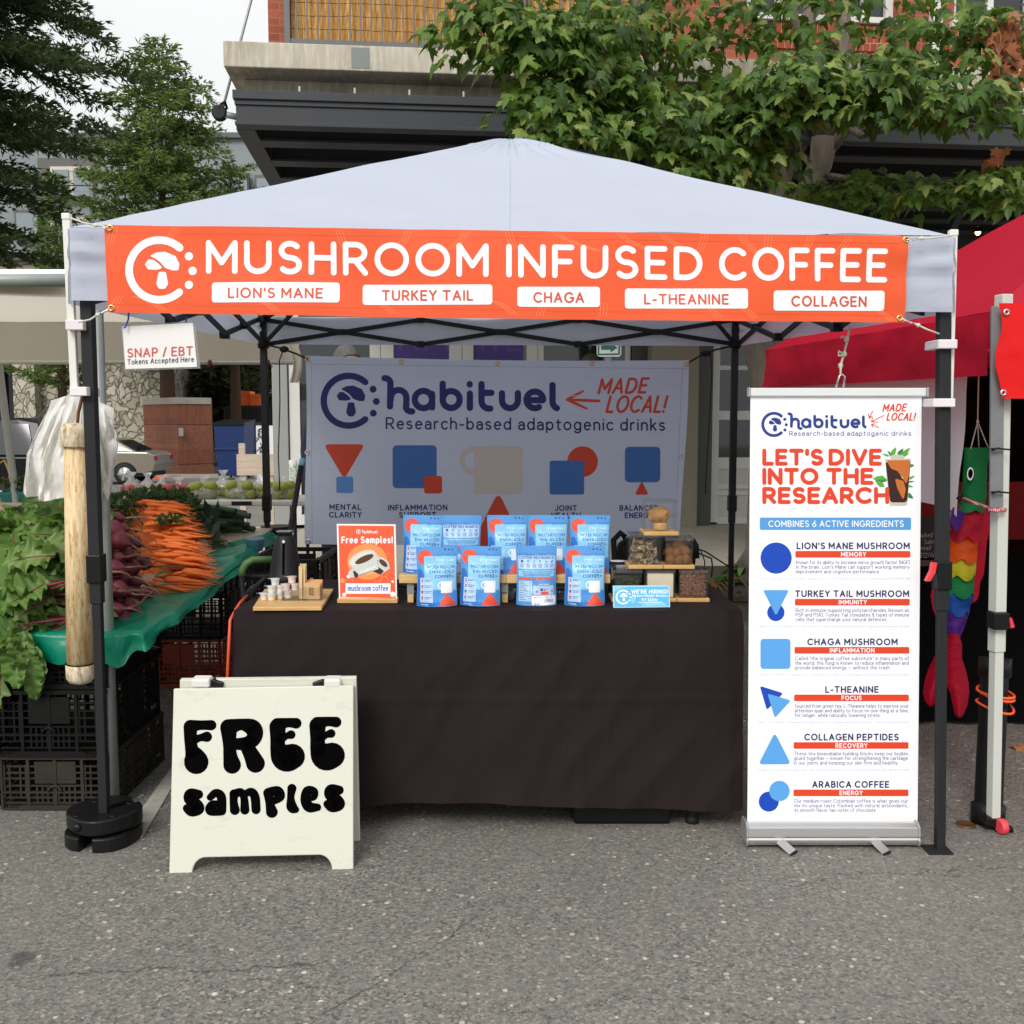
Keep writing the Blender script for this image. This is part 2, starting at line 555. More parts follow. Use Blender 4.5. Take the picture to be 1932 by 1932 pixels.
class PR:
    """flat print artwork in picture-like units (x right, y down); mapped on a surface by fn(x, y, h)"""
    def __init__(s):
        s.p, s.k, s.cols = [], 0, []
    def ci(s, c):
        if c not in s.cols: s.cols.append(c)
        return s.cols.index(c)
    def add(s, pts, c, lay):
        s.p.append((pts, s.ci(c), lay + (s.k % 7) * .12))
    def poly(s, pts, c, lay=1):
        s.k += 1
        s.add([tuple(p) for p in pts], c, lay)
    def rrect(s, x0, y0, x1, y1, r, c, lay=1, n=5):
        pts = []
        for cx, cy, a0 in ((x1 - r, y0 + r, -90), (x1 - r, y1 - r, 0), (x0 + r, y1 - r, 90), (x0 + r, y0 + r, 180)):
            for i in range(n + 1):
                a = R(a0 + 90 * i / n)
                pts.append((cx + r * math.cos(a), cy + r * math.sin(a)))
        s.poly(pts, c, lay)
    def ell(s, cx, cy, rx, ry, c, lay=1, n=28, rot=0):
        ca, sa = math.cos(R(rot)), math.sin(R(rot))
        s.poly([(cx + rx * math.cos(a) * ca - ry * math.sin(a) * sa, cy + rx * math.cos(a) * sa + ry * math.sin(a) * ca) for a in [2 * math.pi * i / n for i in range(n)]], c, lay)
    def rpoly(s, pts, r, c, lay=1, n=5):
        out, N = [], len(pts)
        for i in range(N):
            p, a, b = Vector(pts[i]), Vector(pts[i - 1]), Vector(pts[(i + 1) % N])
            u, w = (a - p), (b - p)
            ang = u.angle(w)
            d = min(r / math.tan(ang / 2), u.length * .45, w.length * .45)
            p0, p2 = p + u.normalized() * d, p + w.normalized() * d
            for k in range(n + 1):
                t = k / n
                out.append(tuple(p0 * (1 - t) ** 2 + p * 2 * t * (1 - t) + p2 * t * t))
        s.poly(out, c, lay)
    def stroke(s, pts, r, c, lay=1, cap=5, sharp=38):
        """round-capped stroke; points may carry a radius of their own"""
        P = [(p[0], p[1], p[2] if len(p) > 2 else r) for p in pts]
        runs, cur = [], [P[0]]
        for i in range(1, len(P)):
            cur.append(P[i])
            if i < len(P) - 1:
                a = Vector((P[i][0] - P[i - 1][0], P[i][1] - P[i - 1][1])); b = Vector((P[i + 1][0] - P[i][0], P[i + 1][1] - P[i][1]))
                if a.length > 0 and b.length > 0 and a.angle(b) > R(sharp):
                    runs.append(cur); cur = [P[i]]
        runs.append(cur)
        for q in runs:
            s.k += 1
            n = len(q)
            if n < 2: continue
            Lf, Rt, T = [], [], []
            closed = n > 4 and math.dist(q[0][:2], q[-1][:2]) < 1e-3
            for i in range(n):
                a, b = q[max(0, i - 1)], q[min(n - 1, i + 1)]
                if closed and i in (0, n - 1): a, b = q[-2], q[1]
                dx, dy = b[0] - a[0], b[1] - a[1]
                l = math.hypot(dx, dy) or 1
                dx /= l; dy /= l
                T.append((dx, dy)); rr = q[i][2]
                Lf.append((q[i][0] - dy * rr, q[i][1] + dx * rr)); Rt.append((q[i][0] + dy * rr, q[i][1] - dx * rr))
            for i in range(n - 1):
                s.add([Lf[i], Lf[i + 1], Rt[i + 1], Rt[i]], c, lay)
            if not closed:
                for i, sg in ((0, -1), (n - 1, 1)):
                    th = math.atan2(T[i][1] * sg, T[i][0] * sg)
                    rr = q[i][2]
                    s.add([(q[i][0] + rr * math.cos(th + R(90 - 180 * k / cap)), q[i][1] + rr * math.sin(th + R(90 - 180 * k / cap))) for k in range(cap + 1)], c, lay)
    def text(s, t, x0, yb, capH, w, c, x1=None, center=None, lay=2, seg=14, slope=0, skew=0, trk=None, cap=5):
        """lettering with its cap height, stroke width w; x1 stretches it to end there"""
        trk = trk if trk is not None else .2 + w / capH * .9
        adv, items = 0, []
        for ch in t:
            if ch == ' ':
                adv += .42; continue
            gw, d = GL[ch]
            items.append((adv, d))
            adv += gw + trk
        nat = adv - trk
        sx = capH
        if x1 is not None:
            x0 += w / 2; sx = (x1 - w / 2 - x0) / nat
        elif center is not None:
            x0 = center - nat * sx / 2
        for a, d in items:
            for st in parse(d, seg):
                s.stroke([(x0 + (a + px) * sx + py * capH * skew, yb - py * capH + slope * (a + px) * sx) for px, py in st], w / 2, c, lay, cap)
    def build(s, name, fn, parent, unit=.0003, cut=None):
        big = bmesh.new() if cut else None
        m = MB()
        for pts, ci, lay in s.p:
            if cut:
                xs = [p[0] for p in pts]; ys = [p[1] for p in pts]
                if max(xs) - min(xs) > cut * 1.5 or max(ys) - min(ys) > cut * 1.5:
                    f = big.faces.new([big.verts.new((p[0], p[1], lay)) for p in pts]); f.material_index = ci
                    continue
            m.m = ci
            m.poly([fn(x, y, lay * unit) for x, y in pts])
        if cut and big.faces:
            for ax in (0, 1):
                lo = min(v.co[ax] for v in big.verts); hi = max(v.co[ax] for v in big.verts)
                x = lo + cut
                while x < hi:
                    co = Vector((0, 0, 0)); no = Vector((0, 0, 0)); co[ax] = x; no[ax] = 1
                    bmesh.ops.bisect_plane(big, geom=big.verts[:] + big.edges[:] + big.faces[:], plane_co=co, plane_no=no)
                    x += cut
            for f in big.faces:
                m.m = f.material_index
                m.poly([fn(v.co.x, v.co.y, v.co.z * unit) for v in f.verts])
        if cut: big.free()
        return m.build(name, s.cols, parent)
def logo(p, cx, cy, Rr, c, lay=2, w=.128):
    p.stroke([(cx + Rr * math.cos(R(a)), cy + Rr * math.sin(R(a))) for a in range(-48, -313, -6)], Rr * w, c, lay)
    for x, y in ((.98, -.46), (1.11, .03), (.99, .5)):
        p.ell(cx + x * Rr, cy + y * Rr, .14 * Rr, .14 * Rr, c, lay, 14)
    k = Rr / 141
    def sp(pts): return [(cx + (x - 625) * k, cy + (y - 638) * k) for x, y in pts]
    p.rpoly(sp([(580, 572), (612, 556), (650, 552), (700, 572), (719, 610), (714, 640), (684, 640), (652, 628), (626, 598), (598, 580)]), 9 * k, c, lay)
    p.rpoly(sp([(574, 588), (596, 590), (618, 606), (642, 630), (612, 638), (572, 636), (557, 612)]), 8 * k, c, lay)
    p.rpoly(sp([(622, 647), (656, 647), (667, 704), (652, 727), (624, 727), (611, 704)]), 12 * k, c, lay)
def wordmark(p, x0, x1, y0, y1, c, lay=2):
    """the rounded word in its own heavy lettering, fitted to a box (y0 top of the h, y1 bottom of its tail)"""
    kx, ky = (x1 - x0) / 1015, (y1 - y0) / 230
    def A(cx, cy, r, a0, a1):
        n = int(abs(a1 - a0) / 12)
        return [(cx + r * math.cos(R(lerp(a0, a1, i / n))), cy + r * math.sin(R(lerp(a0, a1, i / n)))) for i in range(n + 1)]
    ST = [[(834, 511)] + A(838, 541, 30, -80, 0) + [(866, 672)], [(868, 640)] + A(914, 622, 44, 180, 360) + [(958, 660)] + A(986, 668, 32, 160, 80),
          A(1055, 632, 49, 0, 360), [(1104, 600), (1104, 678)], [(1164, 542), (1164, 632)], A(1212, 632, 48, 0, 360), [(1318, 598), (1318, 680)], [(1317, 544), (1317, 547)],
          [(1384, 544), (1384, 632)] + A(1428, 640, 44, 180, 82), [(1384, 594), (1440, 594)], [(1500, 596), (1500, 636)] + A(1545, 636, 45, 180, 0) + [(1590, 596)],
          [(1644, 636), (1731, 636)] + A(1686, 634, 47, 0, -300), [(1786, 550), (1786, 640)] + A(1826, 644, 40, 180, 112)]
    for st in ST:
        p.stroke([(x0 + (x - 815) * kx, y0 + (y - 493) * ky) for x, y in st], 18 * kx, c, lay)
def madelocal(p, xm0, xm1, ym0, ym1, xl0, xl1, yl0, yl1, c, w, lay=2):
    p.text('MADE', xm0, ym1, ym1 - ym0, w, c, x1=xm1 - .15 * (ym1 - ym0), lay=lay, skew=.25, slope=-.02)
    p.text('LOCAL!', xl0, yl1, yl1 - yl0, w, c, x1=xl1 - .15 * (yl1 - yl0), lay=lay, skew=.25)
# ================================================================== THE SETTING
def asphalt():
    k = NT('asphalt')
    o = k.tc.outputs['Object']
    vo = k.n('ShaderNodeTexVoronoi', i_Scale=120); k.l(o, vo.inputs['Vector'])
    vb = k.n('ShaderNodeTexVoronoi', i_Scale=56); k.l(o, vb.inputs['Vector'])
    sp = k.n('ShaderNodeSeparateColor'); k.l(vo.outputs['Color'], sp.inputs[0])
    sb = k.n('ShaderNodeSeparateColor'); k.l(vb.outputs['Color'], sb.inputs[0])
    base = k.ramp(sp.outputs[0], [(0, (.075, .072, .07)), (.2, (.13, .126, .116)), (.6, (.185, .177, .158)), (.88, (.235, .22, .19)), (1, (.34, .31, .25))])
    chips = k.ramp(sb.outputs[1], [(0, (.3, .21, .13)), (.45, (.44, .4, .31)), (1, (.66, .61, .48))])
    isch = k.math('MULTIPLY', k.math('GREATER_THAN', sb.outputs[0], .89), k.math('LESS_THAN', vb.outputs['Distance'], k.math('ADD', .12, k.math('MULTIPLY', sb.outputs[2], .34))))
    col = k.mix(isch, base, chips)
    big = k.noise(.9, 5)
    col = k.mix(k.math('MULTIPLY', k.ramp(big, [(.35, (0, 0, 0)), (.7, (1, 1, 1))]), .32), col, (.115, .108, .1))
    lg = k.noise(.35, 3); col = k.mix(k.math('MULTIPLY', k.ramp(lg, [(.42, (0, 0, 0)), (.62, (1, 1, 1))]), .28), col, (.25, .235, .205))
    spx = k.n('ShaderNodeSeparateXYZ'); k.l(o, spx.inputs[0])
    X, Y = spx.outputs['X'], spx.outputs['Y']
    nz = k.math('SUBTRACT', k.noise(2.2, 6, rough=.7), .5)
    crk = None
    for (a, b, c0, c1, am, w) in CRACKS:
        # y = a + b*x between x = c0 .. c1, wandering
        d = k.math('ABSOLUTE', k.math('SUBTRACT', k.math('SUBTRACT', Y, k.math('MULTIPLY', X, b)), k.math('ADD', k.math('MULTIPLY', nz, am), a)))
        m = k.math('LESS_THAN', d, w)
        m = k.math('MULTIPLY', m, k.math('MULTIPLY', k.math('GREATER_THAN', X, c0), k.math('LESS_THAN', X, c1)))
        crk = m if crk is None else k.math('MAXIMUM', crk, m)
    brk = k.ramp(k.noise(7, 3), [(.34, (0, 0, 0)), (.45, (1, 1, 1))])
    col = k.mix(k.math('MULTIPLY', k.math('MULTIPLY', crk, brk), .6), col, (.035, .032, .03))
    st = k.ramp(k.noise(3.1, 2), [(.7, (0, 0, 0)), (.73, (1, 1, 1))])
    col = k.mix(k.math('MULTIPLY', st, .55), col, (.03, .03, .032))
    h = k.math('SUBTRACT', vo.outputs['Distance'], k.math('MULTIPLY', crk, 1.5))
    return k.prin(col, .85, spec=.3, normal=k.bump(h, .35, .003))
g1, g2, g3, g4 = gz(0, 1846), gz(540, 1822), gz(590, 1932), gz(900, 1735)
_b1 = (g2.y - g1.y) / (g2.x - g1.x); _b2 = (g4.y - g3.y) / (g4.x - g3.x)
CRACKS = [(g1.y - _b1 * g1.x, _b1, -3, g2.x + .1, .26, .0045), (g3.y - _b2 * g3.x, _b2, g3.x - .5, g4.x + .05, .24, .0045),
          (3.15, .1, .9, 2.4, .5, .004), (2.55, -.12, -.9, 2.2, .6, .0035)]
mb = MB()
ys = [-30, 12, 14, 17, 21, 30, 40, 700]
zs = [0 if y <= 12 else (-.02 * (min(y, 40) - 12)) for y in ys]
for i in range(len(ys) - 1):
    mb.poly([(-400, ys[i], zs[i]), (400, ys[i], zs[i]), (400, ys[i + 1], zs[i + 1]), (-400, ys[i + 1], zs[i + 1])])
kind(mb.build('ground', asphalt()), 'structure')
def lot(Y): return 0 if Y <= 12 else -.02 * (min(Y, 40) - 12)

PAINT = M('worn_road_paint', c255(176, 172, 160), .8, var=.35, vs=18)
mb = MB()
q = [gz(228, 1582), gz(268, 1583), gz(352, 1440), gz(330, 1440)]
mb.poly([p + V(0, 0, .004) for p in q])
kind(mb.build('parking_stripe', PAINT), 'structure')

# ---- brick building, built in its own frame (x along the front, y into the building)
BO, BA = Vector((-2.25, 8.5, 0)), R(5.7)
e1, e2 = V(math.cos(BA), math.sin(BA), 0), V(-math.sin(BA), math.cos(BA), 0)
def bl(u, v, yl):
    d = ray(u, v); c = CAM - BO
    t = (yl - c.dot(e2)) / d.dot(e2)
    p = c + d * t
    return p.dot(e1), p.z
def bw(x, y, z): return BO + e1 * x + e2 * y + V(0, 0, z)
B = thing('brick_building', 'brick building with concrete balcony slab, reed screen and dark steel canopy behind the tents', 'building', BO, BA)
BRICK = brickmat('orange_brick', c255(172, 92, 62), c255(146, 74, 52), c255(150, 128, 112), 4.2, .85, .26)
GREYPAINT = M('grey_paint', c255(150, 152, 150), .5, var=.06)
FRAMEW = M('white_window_frame', c255(214, 214, 210), .45, var=.05)
DKSTEEL = M('dark_grey_steel', (.044, .047, .052), .5, var=.2, vs=3, spec=.3)
def slabmat():
    k = NT('weathered_slab_concrete')
    a = k.noise(1.6, 6, k.mapping((1, 1, .35)))
    b = k.noise(9, 6, k.mapping((3, 1, .5)))
    col = k.mix(k.ramp(b, [(.45, (0, 0, 0)), (.72, (.8, .8, .8))]), k.ramp(a, [(.3, c255(136, 128, 110)), (.62, c255(184, 176, 158))]), c255(208, 204, 192))
    return k.prin(col, .85, normal=k.bump(k.noise(40, 4), .2, .006))
SLAB = slabmat()
kp = kind
# sidewalk
mb = MB()
for i in range(-3, 8):
    for j in range(0, 4):
        x0, x1 = i * 1.75, (i + 1) * 1.75
        y0, y1 = -1.0 + j * 1.45, -1.0 + (j + 1) * 1.45
        if i <= -2 and j == 3: y1 += 1.5
        mb.b2(bw(0, 0, 0) * 0 + V(x0 + .006, y0 + .006, -.05), V(x1 - .006, y1 - .006, .15))
mb.b2((-5.25, -1.0, -.05), (14, 4.8, .143))
sw = mb.build('sidewalk', M('sidewalk_concrete', c255(178, 170, 154), .9, var=.2, vs=2.5, bump=.25, bs=60), None)
sw.location = BO; sw.rotation_euler = (0, 0, BA); kind(sw, 'structure')
mb = MB(); mb.b2((-5.25, -1.18, -.05), (14, -1.008, .148))
kb = mb.build('kerb', CONCRETE, None, bevel=.02); kb.location = BO; kb.rotation_euler = (0, 0, BA); kind(kb, 'structure')
# planting bed
SOIL = M('bark_mulch', (.07, .05, .035), .95, var=.5, vs=40, bump=.8, bs=60, bd=.02)
pc = gz(1392, 1100, .15)
mb = MB()
mb.grid(lambda s, t: V(pc.x - .75 + 1.7 * s, pc.y - .9 + 1.9 * t, .155 + .05 * max(0, mnoise.noise(V(s * 5, t * 5, 3))) * math.sin(math.pi * s) * math.sin(math.pi * t)), 16, 16)
kind(mb.build('planting_soil', SOIL), 'structure')

# ground floor wall (y = 4.5)
GW = 4.5
ZT = 4.05
def gx(u): return bl(u, 900, GW)[0]
wall = MB()
wall.b2((gx(516), GW + .35, 0), (14, GW + .7, ZT))
wall.build('back_wall', M('dark_interior_wall', (.02, .02, .021), .8), B, local=True)
# header above the windows
mb = MB(); mb.b2((gx(516), GW, 3.62), (14, GW + .34, ZT)); mb.build('window_header', DKSTEEL, B, local=True)
mb = MB(); mb.b2((gx(518), GW - .08, .1), (gx(547), GW + .3, 3.62)); mb.build('corner_column', GREYPAINT, B, local=True, bevel=.01)
POSTERP = M('purple_window_film', c255(70, 52, 130), .4, var=.05)
POSTERL = M('purple_film_outline', c255(88, 68, 150), .4, var=.05)
def window(u0, u1, z0, z1, fw=.05, glass=DARKGLASS, dy=0.0, rails=()):
    x0, x1 = gx(u0), gx(u1)
    f = MB()
    f.b2((x0, GW - .04 + dy, z0), (x0 + fw, GW + .06 + dy, z1)); f.b2((x1 - fw, GW - .04 + dy, z0), (x1, GW + .06 + dy, z1))
    f.b2((x0 + fw, GW - .035 + dy, z0), (x1 - fw, GW + .055 + dy, z0 + fw)); f.b2((x0 + fw, GW - .035 + dy, z1 - fw), (x1 - fw, GW + .055 + dy, z1))
    for r in rails: f.b2((x0 + fw, GW - .03 + dy, r), (x1 - fw, GW + .05 + dy, r + fw))
    w = f.build('window', FRAMEW, B, local=True)
    p = MB(); p.b2((x0 + fw, GW + dy, z0 + fw), (x1 - fw, GW + .02 + dy, z1 - fw))
    p.build('pane', glass, w, local=True)
    return w
window(549, 720, .2, 3.6, .13, rails=(.95,))
w1 = window(721, 872, .2, 3.6, .16)
w2 = window(873, 1013, .2, 3.6, .14)
for w_, u0, u1 in ((w1, 746, 849), (w2, 885, 987)):
    mb = MB(); mb.b2((gx(u0), GW - .012, .5), (gx(u1), GW - .004, 3.4))
    pf = mb.build('window_film', POSTERP, w_, local=True)
p = PR()
p.text('NM', 0, 0, 60, 7, POSTERL, x1=100)
p.build('film_lettering', lambda x, y, h: V(gx(746) + .06 + x * .0063, GW - .014 - h, 2.42 - y * .0063), w1).location = (0, 0, 0)
p = PR()
p.text('WE', 0, 0, 60, 7, POSTERL, x1=100)
p.build('film_lettering', lambda x, y, h: V(gx(888) + .06 + x * .006, GW - .014 - h, 2.42 - y * .006), w2)
for o in bpy.data.objects:
    if o.name.startswith('film_lettering'):
        for v in o.data.vertices: v.co += BO      # lettering was given in the building's own frame
window(1014, 1186, .2, 3.6, .07)
OLIVE = M('olive_concrete', c255(140, 134, 116), .8, var=.12, vs=2)
mb = MB(); mb.b2((gx(1216), GW - .35, .1), (gx(1303), GW + .1, ZT)); mb.build('column', OLIVE, B, local=True, bevel=.03)
mb = MB(); mb.b2((gx(1188), GW - .1, .1), (gx(1215), GW + .2, 3.6)); mb.b2((gx(1305), GW - .15, .1), (gx(1336), GW + .2, 3.6)); mb.build('door_post', M('dark_bronze', (.07, .072, .066), .5), B, local=True)
# garage style doors of glass and white panels
def garage(x0, x1, name='garage_door'):
    zz = lambda v: bl(1380, v, GW)[1]
    f = MB()
    f.b2((x0, GW - .02, .18), (x0 + .1, GW + .1, 3.6)); f.b2((x1 - .1, GW - .02, .18), (x1, GW + .1, 3.6))
    for v0, v1 in ((775, 792), (863, 884), (914, 922), (928, 934), (976, 988)):
        f.b2((x0 + .1, GW - .018, zz(v1)), (x1 - .1, GW + .08, zz(v0)))
    f.b2((x0 + .1, GW - .018, zz(698)), (x1 - .1, GW + .08, zz(690)))
    f.b2((x0 + .1, GW - .018, 3.5), (x1 - .1, GW + .08, 3.6)); f.b2((x0 + .1, GW - .018, 2.95), (x1 - .1, GW + .08, 3.02))
    xm = (x0 + x1) / 2
    f.b2((xm - .03, GW - .022, .3), (xm + .03, GW + .07, 3.5))
    d = f.build(name, FRAMEW, B, local=True)
    g = MB(); g.b2((x0 + .1, GW + .02, zz(863)), (x1 - .1, GW + .03, 3.5)); g.build('pane', DARKGLASS, d, local=True)
    g = MB(); g.b2((x0 + .1, GW + .01, zz(976)), (x1 - .1, GW + .04, zz(884))); g.build('door_panel', M('white_door_panel', c255(196, 196, 190), .5), d, local=True)
    g = MB(); g.b2((x0 + .1, GW - .01, .152), (x1 - .1, GW + .08, zz(989))); g.build('rubber_seal', BLKPLASTIC, d, local=True)
gx0 = gx(1340)
for i in range(3):
    garage(gx0 + i * 2.75, gx0 + i * 2.75 + 2.5)
    mb = MB(); mb.b2((gx0 + i * 2.75 + 2.5, GW - .1, .1), (gx0 + i * 2.75 + 2.75, GW + .2, 3.62)); mb.build('door_post', OLIVE, B, local=True)

# steel canopy
bz1, bz0 = 4.17, 3.9
mb = MB()
mb.b2((0, 0, 4.1), (14, .1, bz1)); mb.b2((.012, .02, 4.06), (14, .1, 4.1)); mb.b2((.02, .035, bz0 + .03), (14, .1, 4.06)); mb.b2((.012, .015, bz0), (14, .16, bz0 + .03))
cb_ = mb.build('canopy_beam', DKSTEEL, B, local=True, bevel=.004)
mb = MB(); mb.b2((.02, .11, bz0), (.11, GW, 4.12)); mb.b2((.0, .165, bz0 - .002), (.15, GW, bz0 + .025)); mb.build('canopy_side_beam', DKSTEEL, B, local=True)
mb = MB()
for i in range(40):
    mb.b2((.15 + i * .35, .12, 4.075), (.15 + i * .35 + .335, GW, 4.1))
mb.build('canopy_ceiling', M('canopy_soffit', (.03, .032, .036), .6, var=.15), B, local=True)
for j in range(6):
    mb = MB(); y = .55 + j * .68
    mb.b2((.15, y, bz0 + .02), (14, y + .09, 4.07)); mb.b2((.15, y - .06, bz0), (14, y + .15, bz0 + .02))
    mb.build('canopy_joist', DKSTEEL, B, local=True)
for j in range(3):
    mb = MB(); mb.bar((8.2 + j * 1.5, GW - .1, 3.3), (7.2 + j * 1.5, 1.6, 3.98), .07, .1); mb.build('canopy_brace', DKSTEEL, B, local=True)
CLIPM = M('pale_clip', c255(190, 180, 160), .5)
for i in range(18):
    x = .52 + i * .445
    mb = MB(); mb.b2((x, .045, bz1), (x + .016, .055, bz1 + .055)); mb.build('canopy_clip', CLIPM, B, local=True)
# balcony slab
mb = MB()
mb.b2((-.06, -.02, 4.34), (14, 7.5, 4.54)); mb.b2((.05, .28, 4.25), (14, 7.4, 4.34))
mb.build('balcony_slab', SLAB, B, local=True, bevel=.008)
mb = MB(); x, z = bl(663, 117, -.02); mb.b2((x, -.024, 4.36), (x + .145, -.021, 4.52)); mb.build('slab_patch', M('grey_patch', c255(128, 132, 130), .7), B, local=True)
# brick upper storey
x_p0, x_p1 = bl(506, 50, .25)[0], bl(541, 50, .25)[0]
mb = MB(); mb.b2((x_p0, .25, 4.54), (x_p1, 2.5, 9)); mb.build('brick_pier', BRICK, B, local=True)
RAILC = M('grey_railing', (.12, .125, .13), .45, .3)
xr0 = x_p1; xr1 = bl(1190, 60, .1)[0]
rl = MB()
rl.b2((xr0, .07, 4.57), (xr1, .11, 4.605)); rl.b2((xr0, .07, 5.62), (xr1, .11, 5.67))
rl.b2((xr0, .06, 4.54), (xr0 + .045, .12, 5.7))
xm = bl(981, 90, .1)[0]
rl.b2((xm, .055, 4.54), (xm + .045, .115, 5.7))
rail = rl.build('railing', RAILC, B, local=True)
x = xr0 + .088
while x < xr1:
    if abs(x - xm) > .06:
        mb = MB(); mb.b2((x, .08, 4.605), (x + .013, .1, 5.62)); mb.build('baluster', RAILC, rail, local=True)
    x += .0865
def reedmat():
    k = NT('reed_screen')
    a = k.noise(6, 4, k.mapping((22, 1, 1.3))); b = k.noise(4, 4, k.mapping((3, 1, 1.5)))
    c = k.noise(10, 3, k.mapping((16, 1, .6)))
    col = k.ramp(a, [(.3, c255(120, 72, 26)), (.5, c255(206, 150, 70)), (.7, c255(238, 200, 128))])
    col = k.mix(k.ramp(b, [(.4, (0, 0, 0)), (.6, (.7, .7, .7))]), col, k.ramp(c, [(.3, c255(150, 92, 34)), (.7, c255(222, 170, 92))]))
    sp = k.n('ShaderNodeSeparateXYZ'); k.l(k.tc.outputs['Object'], sp.inputs[0])
    z = k.math('FRACT', k.math('MULTIPLY', k.math('ADD', sp.outputs['Z'], k.math('MULTIPLY', k.noise(3, 2), .05)), 9.5))
    wire = k.math('LESS_THAN', z, .055)
    col = k.mix(wire, col, c255(60, 44, 26))
    return k.prin(col, .7, normal=k.bump(a, .5, .01))
mb = MB()
n = 160
for i in range(n):
    x = lerp(xr0 + .05, xr1, i / n); w_ = (xr1 - xr0) / n
    mb.b2((x, .15 + .01 * random.random(), 4.56), (x + w_ * 1.02, .17 + .01 * random.random(), 5.75 + .06 * random.random()))
mb.build('reed_screen', reedmat(), B, local=True)
mb = MB()
bwx = bl(1190, 60, .6)[0]
mb.b2((x_p1, 2.2, 4.54), (bwx, 2.5, 9)); mb.build('recessed_wall', BRICK, B, local=True)
# brick wall with white framed windows to the right
WY = .6
def wx(u): return bl(u, 30, WY)[0]
zs_ = bl(1600, 34, WY)[1]
spans = [(1408, 1546), (1588, 1694), (1800, 1960)]
mb = MB(); xa = bwx
for u0, u1 in spans:
    mb.b2((xa, WY, 4.54), (wx(u0), WY + .4, 9)); mb.b2((wx(u0), WY, 4.54), (wx(u1), WY + .4, zs_)); mb.b2((wx(u0), WY, zs_ + 1.7), (wx(u1), WY + .4, 9))
    xa = wx(u1)
mb.b2((xa, WY, 4.54), (14, WY + .4, 9))
mb.build('brick_wall', BRICK, B, local=True)
for u0, u1 in spans:
    x0, x1 = wx(u0), wx(u1)
    f = MB(); z1 = zs_ + 1.7
    f.b2((x0, WY + .1, zs_), (x0 + .07, WY + .2, z1)); f.b2((x1 - .07, WY + .1, zs_), (x1, WY + .2, z1)); f.b2((x0 - .04, WY - .05, zs_ - .05), (x1 + .04, WY + .1, zs_ - .001)); f.b2((x0 + .07, WY + .1, z1 - .07), (x1 - .07, WY + .2, z1)); f.b2(((x0 + x1) / 2 - .03, WY + .11, zs_), ((x0 + x1) / 2 + .03, WY + .2, z1 - .07)); f.b2((x0 + .07, WY + .11, zs_), (x1 - .07, WY + .2, zs_ + .06))
    w_ = f.build('upper_window', FRAMEW, B, local=True)
    g = MB(); g.b2((x0 + .07, WY + .15, zs_), (x1 - .07, WY + .17, z1 - .07)); g.build('pane', DARKGLASS, w_, local=True)
    g = MB(); g.b2((x0 - .05, WY - .02, zs_ - .29), (x1 + .05, WY - .002, zs_ - .07)); g.build('soldier_course', brickmat('soldier_brick', c255(170, 82, 52), c255(150, 68, 44), c255(190, 170, 150), 4.2, .28, .9), w_, local=True)
mb = MB(); x = bl(1757, 150, .2)[0]; mb.b2((x, .2, 3.9 + .28), (x + .09, .29, 5.3)); mb.build('downspout', FRAMEW, B, local=True, bevel=.01)
mb = MB(); mb.b2((-.0, 2.2, 9), (14, 8, 9.3)); mb.b2((x_p0, 2.5, 4.54), (14, 8, 9)); mb.build('roof_block', BRICK, B, local=True)
# tie rod and its pipe
mb = MB()
pa = V(*[0, 0, 0]); z = bl(462, 222, .2)[1]
xl = bl(412, 218, .2)[0]
mb.tube([(xl, .2, z + .03), (.02, .2, z + .0)], .026, 10)
mb.build('canopy_pipe', STEEL, B, local=True)
mb = MB(); xt, zt_ = bl(474, 0, .6)
xk, zk = bl(420, 206, .2)
mb.tube([(xk, .2, zk), (xk + (xt - xk) * 2.2, .2 + .4 * 2.2, zk + (zt_ - zk) * 2.2)], .011, 8); mb.build('tie_rod', STEEL, B, local=True)
mb = MB()
for s_ in (-.03, .03):
    mb.lathe([(.05, -.01), (.062, 0), (.05, .01)], (xl + .01, .2 + s_, z + .03), 14, ax=(0, 1, 0))
mb.tube([(xk - .02, .17, z + .05), (xk - .01, .17, zk + .03), (xk + .02, .2, zk + .06), (xk + .03, .23, zk + .02), (xk + .0, .23, z + .05)], .012, 8)
mb.build('shackle', BLKPOWDER, B, local=True)

# hanging lamp under the canopy, its bulb lit
lp = at(1845, 438, 11.6)
em = NT('lamp_glow'); e_ = em.n('ShaderNodeEmission', i_Strength=6.0); e_.inputs[0].default_value = (1, .55, .18, 1); em.l(e_.outputs[0], em.out.inputs[0])
t = thing('pendant_lamp', 'small pendant lamp glowing orange under the dark canopy at the storefront', 'lamp', lp)
mb = MB(); mb.ell(lp, (.03, .03, .035)); mb.build('bulb', em.m, t)
mb = MB(); mb.lathe([(.02, .05), (.05, .03), (.07, -.0), (.072, -.005), (.068, 0)], lp, 14, close=False); mb.tube([lp + V(0, 0, .05), V(lp.x, lp.y, 4.06)], .005, 5); mb.build('lamp_shade', BLKPLASTIC, t)

# street sign on a perforated post
sy = 9.0
sp0 = at(1148, 660, sy)
t = thing('street_sign', 'white street sign with green border and green arrow pointing right, on a steel post', 'sign', (sp0.x, sy, .15))
mb = MB(); mb.bar((sp0.x, sy + .02, .15), (sp0.x, sy + .02, at(1148, 630, sy).z), .05, .05); mb.build('post', STEEL, t)
P_ = vplane(sy - .02)
mb = MB(); q = PR(); q.rrect(1126, 628, 1172, 673, 6, WHITE); mb.prism([P_.hit(x, y) for x, y in q.p[0][0]], (0, .006, 0)); mb.build('sign_plate', WHITE, t)
p = PR(); GRN = M('sign_green', c255(20, 120, 96), .4)
p.stroke([(1130, 631), (1129, 669), (1168, 668), (1169, 631), (1130, 631)], 1.6, GRN, sharp=20)
p.poly([(1134, 652), (1152, 652), (1152, 647), (1165, 656), (1152, 665), (1152, 660), (1134, 660)], GRN)
